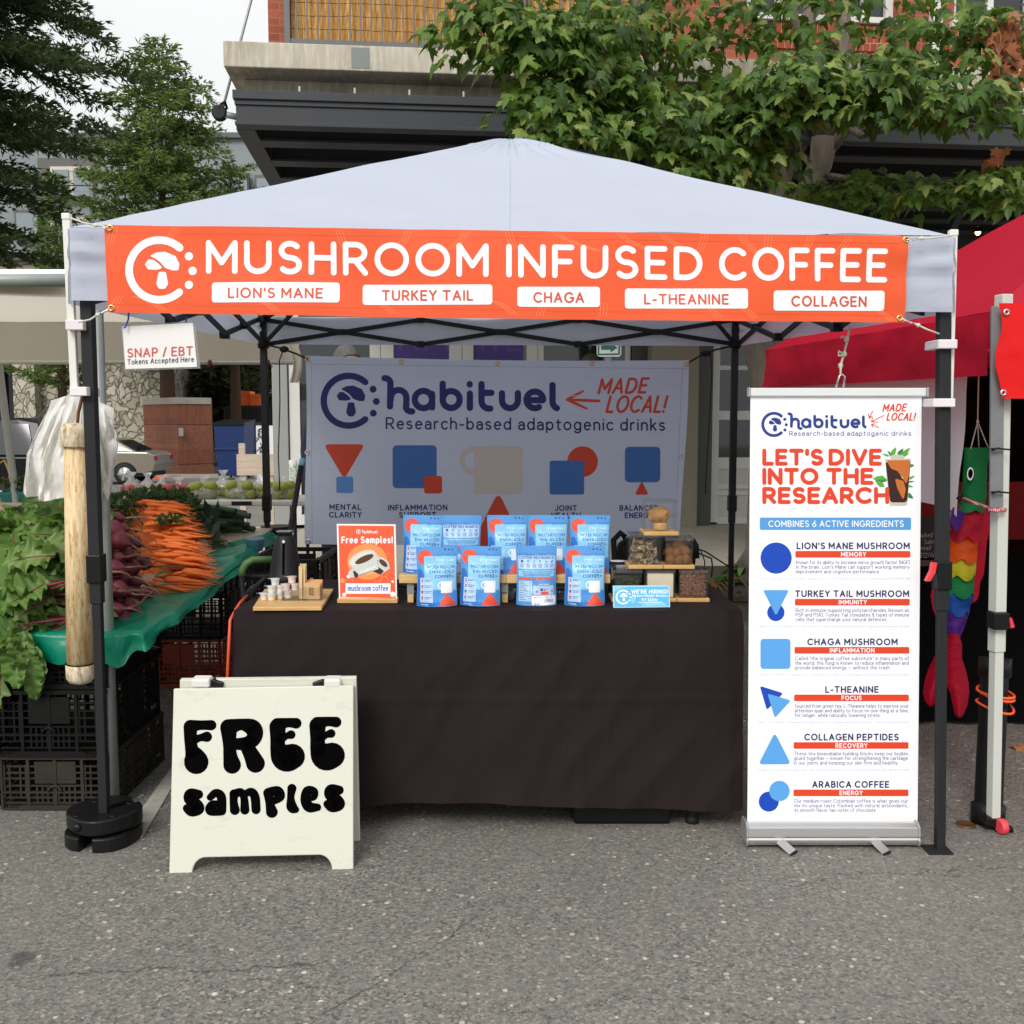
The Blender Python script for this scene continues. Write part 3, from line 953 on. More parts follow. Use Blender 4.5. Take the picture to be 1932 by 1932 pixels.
p.build('arrow_print', P_.hit, t, .001)

# ---- far buildings
t = thing('apartment_building', 'grey panelled apartment block far behind the conifers, dark window bays', 'building', at(250, 800, 62) * V(1, 1, 0) if False else (-30, 62, -.56))
AP1 = M('grey_green_panel', c255(128, 136, 138), .6, var=.05); AP2 = M('dark_brown_grey_panel', c255(92, 90, 90), .6, var=.05); AP3 = M('mid_grey_panel', c255(140, 146, 152), .6, var=.05)
P_ = vplane(62)
def panel(m, u0, v0, u1, v1, y, mat=None):
    a, b = at(u0, v0, y), at(u1, v1, y)
    m.b2((a.x, y, b.z), (b.x, y + .3, a.z)); return m
z0 = -.56
a, b = at(-200, 262, 62), at(560, 262, 62)
mb = MB(); mb.b2((a.x, 62, z0), (b.x, 74, a.z)); mb.build('wall', AP1, t)
mb = MB(); mb.b2((a.x - .2, 61.7, a.z), (b.x + .2, 74.2, a.z + .3)); mb.build('roof', AP2, t)
for q in ((70, 298, 178, 318, 61.6), (78, 319, 96, 520, 61.55), (528, 300, 548, 520, 61.55)): panel(MB(), *q).build('dark_panel', AP2, t)
for (u0, v0, u1, v1, nm) in ((94, 314, 172, 372, 2), (20, 316, 66, 358, 1), (26, 396, 74, 450, 1), (400, 326, 470, 385, 2), (480, 330, 520, 385, 1), (94, 410, 172, 470, 2)):
    f = panel(MB(), u0, v0, u1, v1, 61.5); w_ = f.build('window', AP2 if u0 != 94 else M('pale_window_frame', c255(196, 190, 170), .5), t)
    g = MB(); st = (u1 - u0) / nm
    for i in range(nm): panel(g, u0 + i * st + 4, v0 + 6, u0 + (i + 1) * st - 3, v1 - 2, 61.4)
    g.build('pane', M('grey_window_glass', (.22, .26, .28), .08, spec=.8), w_)
mb = MB(); 
for v_ in (350, 372):
    a, b = at(96, v_, 60.6), at(172, v_, 60.6); mb.bar(a, b, .06)
mb.build('balcony_rail', BLKPOWDER, t)
# stone clad building
def stonemat():
    k = NT('river_stone_cladding')
    vec = k.mapping((1, 1, .8))
    dn = k.n('ShaderNodeVectorMath', operation='ADD')
    nn = k.n('ShaderNodeTexNoise', i_Scale=1.5); k.l(vec, nn.inputs['Vector'])
    k.l(vec, dn.inputs[0]); k.l(nn.outputs['Color'], dn.inputs[1])
    v1 = k.n('ShaderNodeTexVoronoi', feature='DISTANCE_TO_EDGE', i_Scale=3.4); k.l(dn.outputs[0], v1.inputs['Vector'])
    v2 = k.n('ShaderNodeTexVoronoi', i_Scale=3.4); k.l(dn.outputs[0], v2.inputs['Vector'])
    sp = k.n('ShaderNodeSeparateColor'); k.l(v2.outputs['Color'], sp.inputs[0])
    st = k.ramp(sp.outputs[0], [(0, c255(150, 142, 122)), (.5, c255(190, 184, 166)), (1, c255(214, 210, 198))])
    st = k.mix(k.noise(6, 4), st, c255(170, 164, 148))
    f = k.ramp(v1.outputs['Distance'], [(.02, (0, 0, 0)), (.1, (1, 1, 1))])
    return k.prin(k.mix(f, c255(112, 102, 84), st), .9, normal=k.bump(f, .6, .08))
t = thing('stone_building', 'building clad in pale irregular stones with dark window, seen below the taupe awning', 'building', (-22, 44, -.56))
SY = 44
STN = stonemat()
a, b, c = at(40, 800, SY), at(305, 800, SY), at(100, 505, SY)
mb = MB(); mb.b2((a.x, SY, -.56), (b.x, SY + 8, c.z)); mb.build('stone_wall', STN, t)
a2 = at(70, 800, SY - .5); mb = MB(); mb.b2((a.x, SY - .6, -.56), (a2.x, SY, c.z)); mb.build('stone_pier', STN, t)
mb = MB(); d = at(-120, 800, SY + 1); mb.b2((d.x, SY + 1, -.56), (a.x, SY + 2, c.z)); mb.build('window', DARKGLASS, t)
mb = MB(); 
for u in (-100, -40, 8, 22): 
    q = at(u, 800, SY + .9); mb.b2((q.x, SY + .8, -.56), (q.x + .15, SY + .99, c.z))
mb.build('mullion', BLKPOWDER, t)
mb = MB(); f_ = at(0, 478, SY - 2); mb.b2((d.x, SY - 2, c.z), (b.x + .6, SY + 9, f_.z)); mb.build('eave', M('dark_fascia', c255(70, 70, 72), .6), t)
mb = MB(); mb.b2((d.x, SY - 1.7, c.z - .35), (b.x + .3, SY + 8.5, c.z - .001)); mb.build('soffit_trim', M('tan_trim', c255(172, 160, 140), .7), t)

# brick enclosure wall
EY = 38
t = thing('brick_enclosure', 'low brick enclosure with a stone cap in the parking lot', 'wall', (at(337, 880, EY).x, EY, lot(EY)))
ea, ec, ed = at(274, 880, EY + 2.2), at(337, 880, EY), at(403, 880, EY + .9)
et = at(337, 762, EY).z
ENB = brickmat('enclosure_brick', c255(150, 94, 70), c255(126, 76, 56), c255(136, 104, 86), 4.2, .5, .24)
mb = MB()
def wallseg(m, p, q, z0, z1, th):
    p, q = V(p.x, p.y, 0), V(q.x, q.y, 0)
    d = (q - p).normalized(); nrm = V(-d.y, d.x, 0)
    if nrm.y < 0: nrm = -nrm
    m.prism([V(p.x, p.y, z0), V(q.x, q.y, z0), V(q.x, q.y, z1), V(p.x, p.y, z1)], nrm * th)
wallseg(mb, ea, ec, lot(EY) - .2, et, 1); wallseg(mb, ec, ed, lot(EY) - .2, et, 1); mb.build('wall', ENB, t)
mb = MB(); o_ = V(0, -.06, 0)
wallseg(mb, ea + o_, ec + o_, et, et + .24, 1.2); wallseg(mb, ec + o_, ed + o_, et + .002, et + .242, 1.2); mb.build('stone_cap', CONCRETE, t)
mb = MB(); o_ = V(0, -.03, 0)
wallseg(mb, ea + o_, ec + o_, et - .75, et - .1, .05); wallseg(mb, ec + o_, ed + o_, et - .75, et - .1, .05)
wallseg(mb, ea + o_, ec + o_, lot(EY) + .45, lot(EY) + 1.0, .05); wallseg(mb, ec + o_, ed + o_, lot(EY) + .45, lot(EY) + 1.0, .05)
mb.build('soldier_band', brickmat('band_brick', c255(140, 84, 60), c255(122, 72, 52), c255(130, 98, 80), 4.2, .3, 3), t)
q = at(342, 815, EY - .1); mb = MB(); mb.box(q, (.16, .1, .3)); mb.build('meter_box', GREYPAINT, t)
kb = MB(); a, b = at(290, 893, 36), at(480, 893, 36); kb.b2((a.x, 36.2, lot(36) - .1), (b.x, 36.5, lot(36) + .12)); kind(kb.build('lot_kerb', CONCRETE), 'structure')
# ================================================================== TREES
BARK = M('grey_maple_bark', c255(108, 98, 86), .9, var=.75, vs=12, bump=1.0, bs=30, bd=.02, st=(1, 1, .35))
CBARK = M('conifer_bark', c255(84, 62, 48), .95, var=.4, vs=10, bump=.7, bs=25, bd=.03)
def leafmat(name, cols, trl=.3, rough=.5):
    k = NT(name)
    g = k.n('ShaderNodeNewGeometry')
    col = k.ramp(g.outputs['Random Per Island'], [(i / max(1, len(cols) - 1), q) for i, q in enumerate(cols)])
    col = k.mix(k.math('MULTIPLY', k.noise(14, 2), .4), col, tuple(x * .6 for x in cols[0]))
    return k.prin(col, rough, spec=.4, trl=trl, trlcol=k.mix(.5, col, (.2, .36, .03), 'MIX'))
MAPLE = leafmat('maple_leaves', [c255(44, 70, 26), c255(62, 94, 34), c255(86, 118, 42), c255(70, 104, 36), c255(98, 130, 48), c255(122, 148, 60), c255(164, 174, 96)], .36)
DEADL = leafmat('dry_brown_leaves', [c255(150, 84, 50), c255(178, 112, 74), c255(120, 66, 44)], .15)
CON1 = leafmat('dark_needles', [c255(34, 48, 26), c255(50, 66, 34), c255(68, 84, 44)], .15, .7)
CON2 = leafmat('green_needles', [c255(68, 88, 44), c255(94, 116, 56), c255(124, 144, 72), c255(84, 104, 50)], .15, .7)
CON3 = leafmat('shaded_brown_needles', [c255(40, 48, 28), c255(58, 66, 36), c255(84, 66, 40)], .1, .7)  # brownish needles, darkened: the shade on the far conifers is in the colour
_ml = [(0, 0), (.1, .06), (.3, -.06), (.28, .08), (.5, .16), (.38, .26), (.44, .42), (.26, .38), (.2, .5), (.16, .68), (.0, .98)]
MAPLEO = [(x, y) for x, y in _ml] + [(-x, y) for x, y in _ml[-2:0:-1]]
class LeafB:
    """collects many small leaf polygons fast"""
    def __init__(s): s.v, s.f = [], []
    def leaf(s, outline, c, d, nrm, size, fold=.18, curl=.15):
        d = d.normalized(); nrm = (nrm - d * nrm.dot(d)).normalized(); x = d.cross(nrm)
        b = len(s.v); n = len(outline)
        s.v.append(tuple(c + d * (.38 * size)))
        for px, py in outline:
            s.v.append(tuple(c + x * (px * size) + d * (py * size) + nrm * (size * (-fold * abs(px) * 1.2 - curl * py * py))))
        for i in range(n):
            s.f.append((b, b + 1 + i, b + 1 + (i + 1) % n))
    def quad(s, c, d, w, L, nrm):
        d = d.normalized(); x = d.cross(nrm)
        x = x.normalized() if x.length > 1e-5 else Vector((1, 0, 0))
        b = len(s.v)
        s.v += [tuple(c - x * w * .3), tuple(c + d * L * .45 - x * w), tuple(c + d * L), tuple(c + d * L * .45 + x * w), ]
        s.f.append((b, b + 1, b + 2, b + 3))
    def build(s, name, mat, parent):
        m = MB(); m.v = s.v; m.f = s.f; m.mi = [0] * len(s.f); m.sm = [False] * len(s.f)
        return m.build(name, mat, parent)
def rnd(a, b): return random.uniform(a, b)
def rv(s=1): return Vector((rnd(-s, s), rnd(-s, s), rnd(-s, s)))

# ---- maple behind the tent, crown over its roof
random.seed(11)
mbase = V(2.3, 9.2, .15)
t = thing('maple_tree', 'broad leafed maple behind the white tent, forked grey trunk beside the red tent', 'tree', mbase)
tr = MB()
f0 = at(1438, 640, 9.2)
tr.tube([mbase + V(-.06, 0, -.05), mbase + V(0, 0, .2), at(1447, 850, 9.2), at(1452, 740, 9.2), f0], [.26, .19, .15, .16, .17], 12)
tr.tube([f0, at(1470, 520, 9.1), at(1505, 400, 9.0), at(1548, 310, 8.9), at(1556, 262, 8.9)], [.15, .12, .1, .1, .115], 10)
tr.tube([f0, at(1400, 600, 9.3), at(1372, 480, 9.5), at(1360, 330, 9.6), at(1368, 120, 9.6), at(1372, -120, 9.6)], [.12, .1, .09, .085, .08, .06], 9)
tr.tube([at(1470, 520, 9.1), at(1462, 380, 9.2), at(1480, 320, 9.2), at(1520, 250, 9.3), at(1525, 100, 9.4), at(1530, -100, 9.4)], [.1, .09, .085, .08, .06, .05], 9)
fk = at(1556, 262, 8.9)
tr.tube([fk, at(1530, 205, 8.9), at(1520, 130, 8.8), at(1500, 40, 8.7), at(1480, -80, 8.6)], [.08, .065, .05, .04, .03], 8)
tr.tube([fk, at(1580, 200, 8.9), at(1590, 100, 9.0), at(1600, -100, 9.1)], [.085, .07, .06, .04], 8)
tr.tube([at(1560, 290, 8.9), at(1600, 238, 8.8), at(1640, 195, 8.7), at(1680, 165, 8.6), at(1760, 130, 8.3)], [.06, .05, .042, .035, .02], 8)
tr.tube([at(1600, 238, 8.8), at(1625, 256, 8.6), at(1680, 242, 8.4), at(1760, 205, 8.0), at(1860, 215, 7.7), at(1900, 235, 7.5)], [.035, .03, .026, .022, .015, .008], 7)
tr.tube([at(1372, 480, 9.5), at(1290, 290, 8.7), at(1240, 200, 8.2), at(1150, 120, 7.7), at(1020, 80, 7.3)], [.05, .04, .035, .025, .01], 7)
tr.tube([at(1240, 200, 8.2), at(1225, 130, 8.1), at(1205, 60, 8.0), at(1195, -30, 8)], [.03, .027, .025, .02], 7)
tr.tube([at(1555, 330, 8.9), at(1650, 345, 8.3), at(1760, 352, 7.9), at(1900, 356, 7.6)], [.03, .022, .016, .008], 6)
tr.tube([at(1475, 400, 9), at(1400, 340, 8.4), at(1330, 330, 8.0), at(1270, 320, 7.8)], [.03, .022, .015, .008], 6)
tr.tube([at(1372, -20, 9.6), at(1322, 120, 9.7), at(1328, 240, 9.8)], [.07, .08, .09], 8)
tr.build('trunk', BARK, t)
LB = LeafB()
blobs = [(905, 20, 70, 30, 7.2, 100), (965, 62, 90, 36, 7.3, 150), (1030, 95, 90, 40, 7.3, 180), (1010, 15, 130, 30, 7.5, 150), (1110, 55, 110, 50, 7.6, 220), (1100, 150, 110, 42, 7.4, 210),
         (1040, 180, 60, 26, 7.2, 80), (1180, 140, 120, 48, 7.8, 200), (1065, 222, 90, 24, 7.3, 120), (1190, 218, 110, 34, 7.6, 200), (1250, 50, 130, 50, 8.0, 160), (1330, 90, 90, 40, 8.3, 70), (1300, 180, 100, 32, 7.9, 120),
         (1300, 262, 90, 28, 7.7, 140), (1365, 305, 70, 26, 7.8, 90), (1285, 310, 60, 20, 7.6, 60), (1410, 215, 90, 40, 7.7, 180), (1420, 272, 60, 30, 7.8, 80), (1480, 140, 100, 42, 7.6, 190), (1560, 100, 90, 36, 7.6, 120), (1540, 30, 80, 26, 8.0, 40),
         (1600, 135, 130, 34, 7.4, 240), (1690, 120, 90, 34, 7.4, 110), (1700, 175, 90, 22, 7.4, 100), (1790, 185, 80, 24, 7.3, 90), (1850, 150, 70, 34, 7.3, 80), (1800, 55, 110, 38, 7.9, 160), (1880, 30, 70, 46, 7.8, 100), (1730, 25, 70, 36, 8.2, 50), (1440, 50, 80, 30, 8.4, 40),
         (1545, 340, 50, 16, 8.4, 40), (1600, 345, 60, 18, 8.2, 60), (1690, 322, 80, 16, 8.0, 70), (1740, 350, 70, 18, 7.9, 60), (1850, 322, 80, 18, 7.6, 100), (1910, 355, 50, 18, 7.6, 50), (1890, 205, 40, 16, 7.5, 20),
         (1400, -40, 160, 50, 8.2, 90), (1650, -50, 220, 50, 8.0, 120), (1100, -60, 180, 50, 7.8, 120)]
for u, v, ru, rvv, Y, n in blobs:
    c = at(u, v, Y)
    k = Y / F
    # a blob is a fan of sprays: twigs with leaves held flat and drooping at the rim
    nsp = max(2, n // 9)
    for _ in range(nsp):
        while True:
            q = rv()
            if q.length < 1: break
        lay = round(q.z * rvv * k / .17) * .17
        o = c + V(q.x * ru * k, q.y * ru * k * .8, lay + rnd(-.03, .03))
        tilt = V(rnd(-.25, .25), rnd(-.5, -.05), 1).normalized()
        for j in range(13):
            a_ = rnd(0, 6.283); rr = .3 * math.sqrt(rnd(.02, 1))
            rad = V(math.cos(a_), math.sin(a_), 0)
            p = o + rad * rr + V(0, 0, -.5 * rr * rr / .3 - rad.dot(tilt) * rr * .7 + rnd(-.025, .025))
            d = (rad * rnd(.3, 1) + rv(.4) + V(0, -.15, -rnd(.25, 1.1))).normalized()
            nrm = (tilt + rad * rnd(.1, .8) + rv(.35)).normalized()
            LB.leaf(MAPLEO, p, d, nrm, rnd(.065, .145), rnd(.05, .5), rnd(.0, .6))
LB.build('crown', MAPLE, t)
LB = LeafB()
for (u, v, ru, rvv, Y, n) in ((1896, 100, 20, 40, 7.4, 34), (1890, 50, 25, 25, 7.4, 12), (1228, 333, 8, 14, 7.5, 6), (1880, 290, 22, 12, 7.5, 5)):
    c = at(u, v, Y); k = Y / F
    for _ in range(n):
        p = c + V(rnd(-1, 1) * ru * k, rnd(-.08, .08), rnd(-1, 1) * rvv * k)
        LB.leaf(MAPLEO, p, V(rnd(-.6, .6), rnd(-.5, .5), -1), rv() + V(0, -.7, 0), rnd(.1, .17), rnd(.3, .7), rnd(.1, .5))
LB.build('dry_leaves', DEADL, t)

# ---- conifers
def conifer(name, label, base, top, rad, nb, seed, mat, blade=.13, droop=.25, h0=.12, dens=1.0, clump=1.0):
    rg = random.Random(seed)
    t = thing(name, label, 'tree', base, group='conifers behind the stalls')
    hgt = top - base.z
    tr = MB(); L = LeafB()
    tr.tube([base + V(0, 0, -.2), base + V(.0, 0, hgt * .5), base + V(rg.uniform(-.1, .1), 0, hgt)], [hgt * .022, hgt * .012, .01], 8)
    for i in range(nb):
        f = h0 + (1 - h0) * (i / nb) ** .9
        az = i * 2.399 + rg.uniform(-.5, .5)
        Lb = rad(f) * rg.choice((.6, .8, .95, 1.0, 1.15, 1.3)) * rg.uniform(.9, 1.1)
        if Lb < .1: Lb = .1
        o = base + V(0, 0, hgt * f)
        dr = V(math.cos(az), math.sin(az), 0)
        up = rg.uniform(.1, .5)
        pts = []
        for s in range(7):
            q = s / 6
            pts.append(o + dr * (Lb * q) + V(0, 0, Lb * (up * q - (droop + up) * q * q * 1.1 + .25 * q ** 4)))
        if i % 2 == 0: tr.tube(pts, [max(.006, .018 * Lb * (1 - q / 6.5)) for q in range(7)], 5, cap=False)
        side = V(-dr.y, dr.x, 0)
        nt = max(4, int(Lb * 9 * dens / max(.6, blade * 5)))
        for j in range(nt):
            q = .12 + .88 * (j + rg.random()) / nt
            a, b = int(q * 6 - 1e-6), q * 6 - int(q * 6 - 1e-6)
            p = pts[a].lerp(pts[min(6, a + 1)], b)
            tl = Lb * .27 * (1 - q * .65) * rg.uniform(.5, 1.1) + blade
            sg = 1 if j % 2 else -1
            td = (side * sg * rg.uniform(.6, 1.2) + dr * rg.uniform(.5, 1.1) + V(0, 0, rg.uniform(-.45, .3))).normalized()
            m = max(2, int(tl / (blade * .55)))
            for s in range(m):
                pp = p + td * (tl * (s + .2) / m) + V(rg.uniform(-.4, .4), rg.uniform(-.4, .4), rg.uniform(-.35, .25)) * blade * clump
                for z in range(4):
                    dd = (td + V(rg.uniform(-.9, .9), rg.uniform(-.9, .9), rg.uniform(-.6, .55))).normalized()
                    L.quad(pp, dd, blade * rg.uniform(.07, .15), blade * rg.uniform(.6, 1.25), V(rg.uniform(-1, 1), rg.uniform(-1, 1), rg.uniform(-.3, 1)).normalized())
    tr.build('trunk', CBARK, t)
    L.build('crown', mat, t)
    return t
b = at(-70, 800, 20); b.z = lot(20)
conifer('conifer_tree', 'big dark conifer with drooping boughs at the top left corner', b, at(0, -330, 20).z, lambda f: (1.0 + max(0, f - .33) / .34 * 2.2) if f < .67 else 3.2 - (f - .67) * 5, 125, 3, CON1, .18, .28, .28, 1.9)
b = at(318, 800, 40); b.z = lot(40)
conifer('conifer_tree', 'tall green conifer with pointed top rising over the white tent', b, at(318, 70, 40).z, lambda f: 4.9 * (1 - f) ** .62 + .1, 165, 5, CON2, .27, .1, .3, 1.9)
b = at(120, 800, 34); b.z = lot(34)
conifer('conifer_tree', 'small bright green conifer in front of the apartment windows', b, at(118, 325, 34).z, lambda f: 1.7 * (1 - f) ** .8 + .08, 120, 9, CON2, .2, -.1, .3, 1.8)
b = at(446, 800, 42); b.z = lot(42)
conifer('conifer_tree', 'small conifer between the tall one and the steel canopy', b, at(446, 305, 42).z, lambda f: 2.3 * (1 - f) ** .9 + .08, 100, 12, CON2, .26, .0, .45, 1.7)
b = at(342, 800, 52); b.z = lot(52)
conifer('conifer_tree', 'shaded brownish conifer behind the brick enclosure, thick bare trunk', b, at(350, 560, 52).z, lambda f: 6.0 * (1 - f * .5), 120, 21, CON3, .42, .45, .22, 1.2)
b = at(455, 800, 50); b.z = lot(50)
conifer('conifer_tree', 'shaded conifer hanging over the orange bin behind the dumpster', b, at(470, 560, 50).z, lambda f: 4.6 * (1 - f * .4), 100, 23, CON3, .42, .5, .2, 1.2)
# ================================================================== THE COFFEE STALL
def fabric(name, col, trl=.3, rough=.75, wr=.25, sc=9, spec=.3):
    k = NT(name)
    n1 = k.noise(sc, 5, rough=.6); n2 = k.noise(sc * .35, 4, k.mapping((1, 1, 2.4)))
    nrm = k.bump(k.math('ADD', n1, k.math('MULTIPLY', n2, 1.5)), wr, .02)
    return k.prin(k.mix(k.noise(3, 3), tuple(x * .96 for x in col), col), rough, spec=spec, normal=nrm, trl=trl)
CANVAS = fabric('lavender_white_canopy_fabric', (.665, .715, .84), .38, wr=.35, sc=6)
random.seed(5)
FLf, FRf = gz(199, 1588), gz(1773, 1604)
eFL, eFR = at(134, 431, 3.52), at(1797, 447, 3.49)
eBL, eBR = at(496, 597, 6.42), at(1391, 600, 6.42)
APEX = at(963, 256, 4.95)
tent = thing('canopy_tent', 'white pop-up canopy tent with charcoal legs over the coffee table, pointed roof', 'tent', (0, 4.95, 0))
def roofpt(A, Bp, s, t):
    # t 0 apex .. 1 eave, s across
    e = A.lerp(Bp, s)
    p = APEX.lerp(e, t)
    sag = -.03 * math.sin(math.pi * t) * math.sin(math.pi * s) * t
    wr = .012 * mnoise.noise(p * 3.1) * min(1, t * 6) * (1 if 0 < s < 1 else .2)
    # the first stretch is steeper, as over the hub
    wr += .007 * math.sin(s * 60 + 8 * mnoise.noise(V(s * 6, t * 3, 1))) * math.exp(-((t - .13) / .12) ** 2) + .006 * (1 - 2 * abs(mnoise.noise(V(p.x * 2 + p.z * 6, p.y * 2, 3)))) * t
    return p + V(0, 0, sag + wr - .02 * math.exp(-((t) / .03) ** 2))
mb = MB()
for A, Bp in ((eFL, eFR), (eFR, eBR), (eBR, eBL), (eBL, eFL)):
    mb.grid(lambda s, t: roofpt(A, Bp, s, t), 90, 50)
mb.build('roof_fabric', CANVAS, tent)
mb = MB()
for A, Bp in ((eFL, eFR), (eFR, eBR), (eBR, eBL), (eBL, eFL)):
    mb.tube([roofpt(A, Bp, i / 48, .13) for i in range(49)], .0035, 5); mb.tube([roofpt(A, Bp, .5, .02 + i / 41) for i in range(40)], .002, 4)
mb.build('roof_seam', CANVAS, tent)
def val(A, Bp, drop0, drop1, name, amp=.008, ends=.016):
    def fn(s, t):
        p = A.lerp(Bp, s); d = (Bp - A).normalized(); n = V(d.y, -d.x, 0)
        e = max(0, 1 - min(s, 1 - s) * 14)
        z = -lerp(drop0, drop1, s) * t
        q = p + V(0, 0, z)
        e *= min(1, min(s, 1 - s) * 60 + .25)
        w = amp * mnoise.noise(q * 4) + ends * e * math.sin(t * 21 + 3 * mnoise.noise(q * 6)) * math.sin(math.pi * min(1, t * 1.3)) + ends * .6 * e * mnoise.noise(V(q.x * 9, q.y * 9, q.z * 26))
        return q + n * (w + .012 + .006 * t)
    m = MB(); m.grid(fn, 120, 14)
    return m.build(name, CANVAS, tent)
hFL, hFR = at(138, 568, 3.52), at(1792, 590, 3.49)
val(eFL, eFR, eFL.z - hFL.z, eFR.z - hFR.z, 'front_valance')
val(eFR, eBR, .25, .17, 'side_valance'); val(eBL, eFL, .17, .25, 'side_valance'); val(eBR, eBL, .17, .17, 'back_valance')
def leg(foot, top, lower=True, red=None):
    m = MB(); mid = foot.lerp(top, .47)
    m.bar(mid - (top - foot) * .06, top, .04, .04, xdir=(1, 0, 0))
    m.bar(foot, mid, .031, .031, xdir=(1, 0, 0))
    l = m.build('leg', BLKPOWDER, tent, bevel=.003)
    c = MB(); c.bar(mid - (top - foot) * .025, mid + (top - foot) * .022, .052, .056, xdir=(1, 0, 0)); c.build('leg_collar', BLKPLASTIC, l, bevel=.004)
    c = MB(); c.box(foot + V(-.012, -.005, .004), (.085, .075, .006)); c.build('foot_plate', BLKPOWDER, l)
    if red is not None:
        c = MB(); q = mid + V(red * .034, -.012, .012)
        c.prism([q + V(-.008, -.012, .03), q + V(.008, -.012, .03), q + V(.008 + red * .006, -.012, -.004), q + V(red * .014, -.012, -.034), q + V(-.014 + red * .014, -.012, -.034), q + V(-.008 + red * .004, -.012, 0)], (0, .022, 0))
        c.build('latch', M('red_latch', c255(232, 60, 70), .4), l)
    return l
legFL = leg(FLf, V(eFL.x + .035, eFL.y + .03, eFL.z - .03))
legFR = leg(FRf, V(at(1781, 600, 3.5).x - .0, eFR.y + .03, eFR.z - .03), red=-1)
bl_ = at(497, 640, 6.42); br_ = at(1387, 640, 6.42)
legBL = leg(V(bl_.x, 6.42, 0), V(bl_.x, 6.42, eBL.z - .02)); legBR = leg(V(br_.x + .0, 6.42, 0), V(br_.x, 6.42, eBR.z - .02), red=.0)
ZT0, ZL0 = eBL.z - .0, at(500, 650, 6.42).z
def scissor(a, b, n, zt0, zl0, zt1=None, zl1=None):
    zt1 = zt0 if zt1 is None else zt1; zl1 = zl0 if zl1 is None else zl1
    a, b = V(a.x, a.y, 0), V(b.x, b.y, 0)
    off = V((b - a).normalized().y, -(b - a).normalized().x, 0) * .012
    for i in range(n):
        p, q = a.lerp(b, i / n), a.lerp(b, (i + 1) / n)
        h = lambda s, lo, hi: lerp(lo, hi, s)
        T0, T1, L0, L1 = h(i / n, zt0, zt1), h((i + 1) / n, zt0, zt1), h(i / n, zl0, zl1), h((i + 1) / n, zl0, zl1)
        up0 = T0 - .02; up1 = T1 - .02
        m = MB(); m.bar(p + V(0, 0, up0) + off, q + V(0, 0, L1) + off, .014, .026); m.build('truss_bar', BLKPOWDER, tent)
        m = MB(); m.bar(p + V(0, 0, L0) - off, q + V(0, 0, up1) - off, .014, .026); m.build('truss_bar', BLKPOWDER, tent)
        c = (p + q) / 2 + V(0, 0, (up0 + L0 + up1 + L1) / 4)
        m = MB(); m.box(c, (.05, .05, .034)); m.build('truss_joint', BLKPLASTIC, tent, bevel=.004)
        for L_ in (L1, up1):
            m = MB(); m.box(q + V(0, 0, L_), (.045, .05, .04)); m.build('truss_joint', BLKPLASTIC, tent, bevel=.004)
scissor(V(bl_.x, 6.42, 0), V(br_.x, 6.42, 0), 3, ZT0, ZL0)
fz0 = eFL.z - .06
scissor(V(eFL.x + .04, 3.56, 0), V(bl_.x, 6.38, 0), 3, eFL.z - .04, eFL.z - .24, ZT0, ZL0)
scissor(V(eFR.x - .05, 3.56, 0), V(br_.x, 6.38, 0), 3, eFR.z - .04, eFR.z - .24, ZT0, ZL0)
scissor(V(eFL.x + .06, 3.58, 0), V(eFR.x - .06, 3.55, 0), 3, eFL.z - .05, eFL.z - .2, eFR.z - .05, eFR.z - .2)
hub = APEX - V(0, 0, .14)
for q, zl in ((V(bl_.x, 6.42, 0), ZL0), (V(br_.x, 6.42, 0), ZL0), (V(eFL.x + .05, 3.56, 0), eFL.z - .2), (V(eFR.x - .05, 3.56, 0), eFR.z - .2)):
    e = V(q.x, q.y, eBL.z - .02)
    m1 = e.lerp(hub, .5)
    m = MB(); m.bar(e, m1, .018, .024); m.bar(m1, hub, .018, .024); m.bar(V(q.x, q.y, zl), e.lerp(hub, .27), .014, .022); m.build('roof_strut', BLKPOWDER, tent)
    m = MB(); m.box(V(q.x, q.y, zl), (.06, .06, .05)); m.box(V(q.x, q.y, zl + .16), (.06, .06, .04)); m.build('corner_bracket', BLKPLASTIC, tent, bevel=.006)
m = MB(); m.lathe([(.05, -.06), (.07, -.03), (.07, .02), (.03, .07)], hub, 12); m.build('roof_hub', BLKPLASTIC, tent)

# white strips strapped outside both front legs
def bracket(lbl, pts, w, straps, Y):
    a, b = at(*pts[0], Y), at(*pts[1], Y)
    t = thing('banner_bracket', lbl, 'bracket', (a.x, Y, b.z), group='white brackets on the front legs')
    m = MB(); m.bar(a, b, w, .02, xdir=(1, 0, 0)); m.build('strip', WHTPLASTIC, t, bevel=.003)
    m = MB(); m.box(a, (w * 1.12, .026, .022)); m.build('end_cap', WHTPLASTIC, t, bevel=.004)
    for (u0, v0, u1, v1) in straps:
        p, q = at(u0, v0, Y - .03), at(u1, v1, Y - .03)
        m = MB(); m.b2((p.x, Y - .045, q.z), (q.x, Y + .07, p.z)); m.build('strap', M('white_velcro_strap', c255(232, 224, 228), .85, bump=.4, bs=300), t, bevel=.003)
bracket('white plastic strip strapped outside the front leg above the weighted foot', ((126, 409), (142, 748)), .026, ((126, 604, 160, 623), (134, 730, 167, 747)), 3.55)
bracket('white plastic strip strapped outside the front leg beside the red tent', ((1798, 440), (1789, 770)), .026, ((1767, 641, 1803, 658), (1758, 752, 1799, 768)), 3.52)

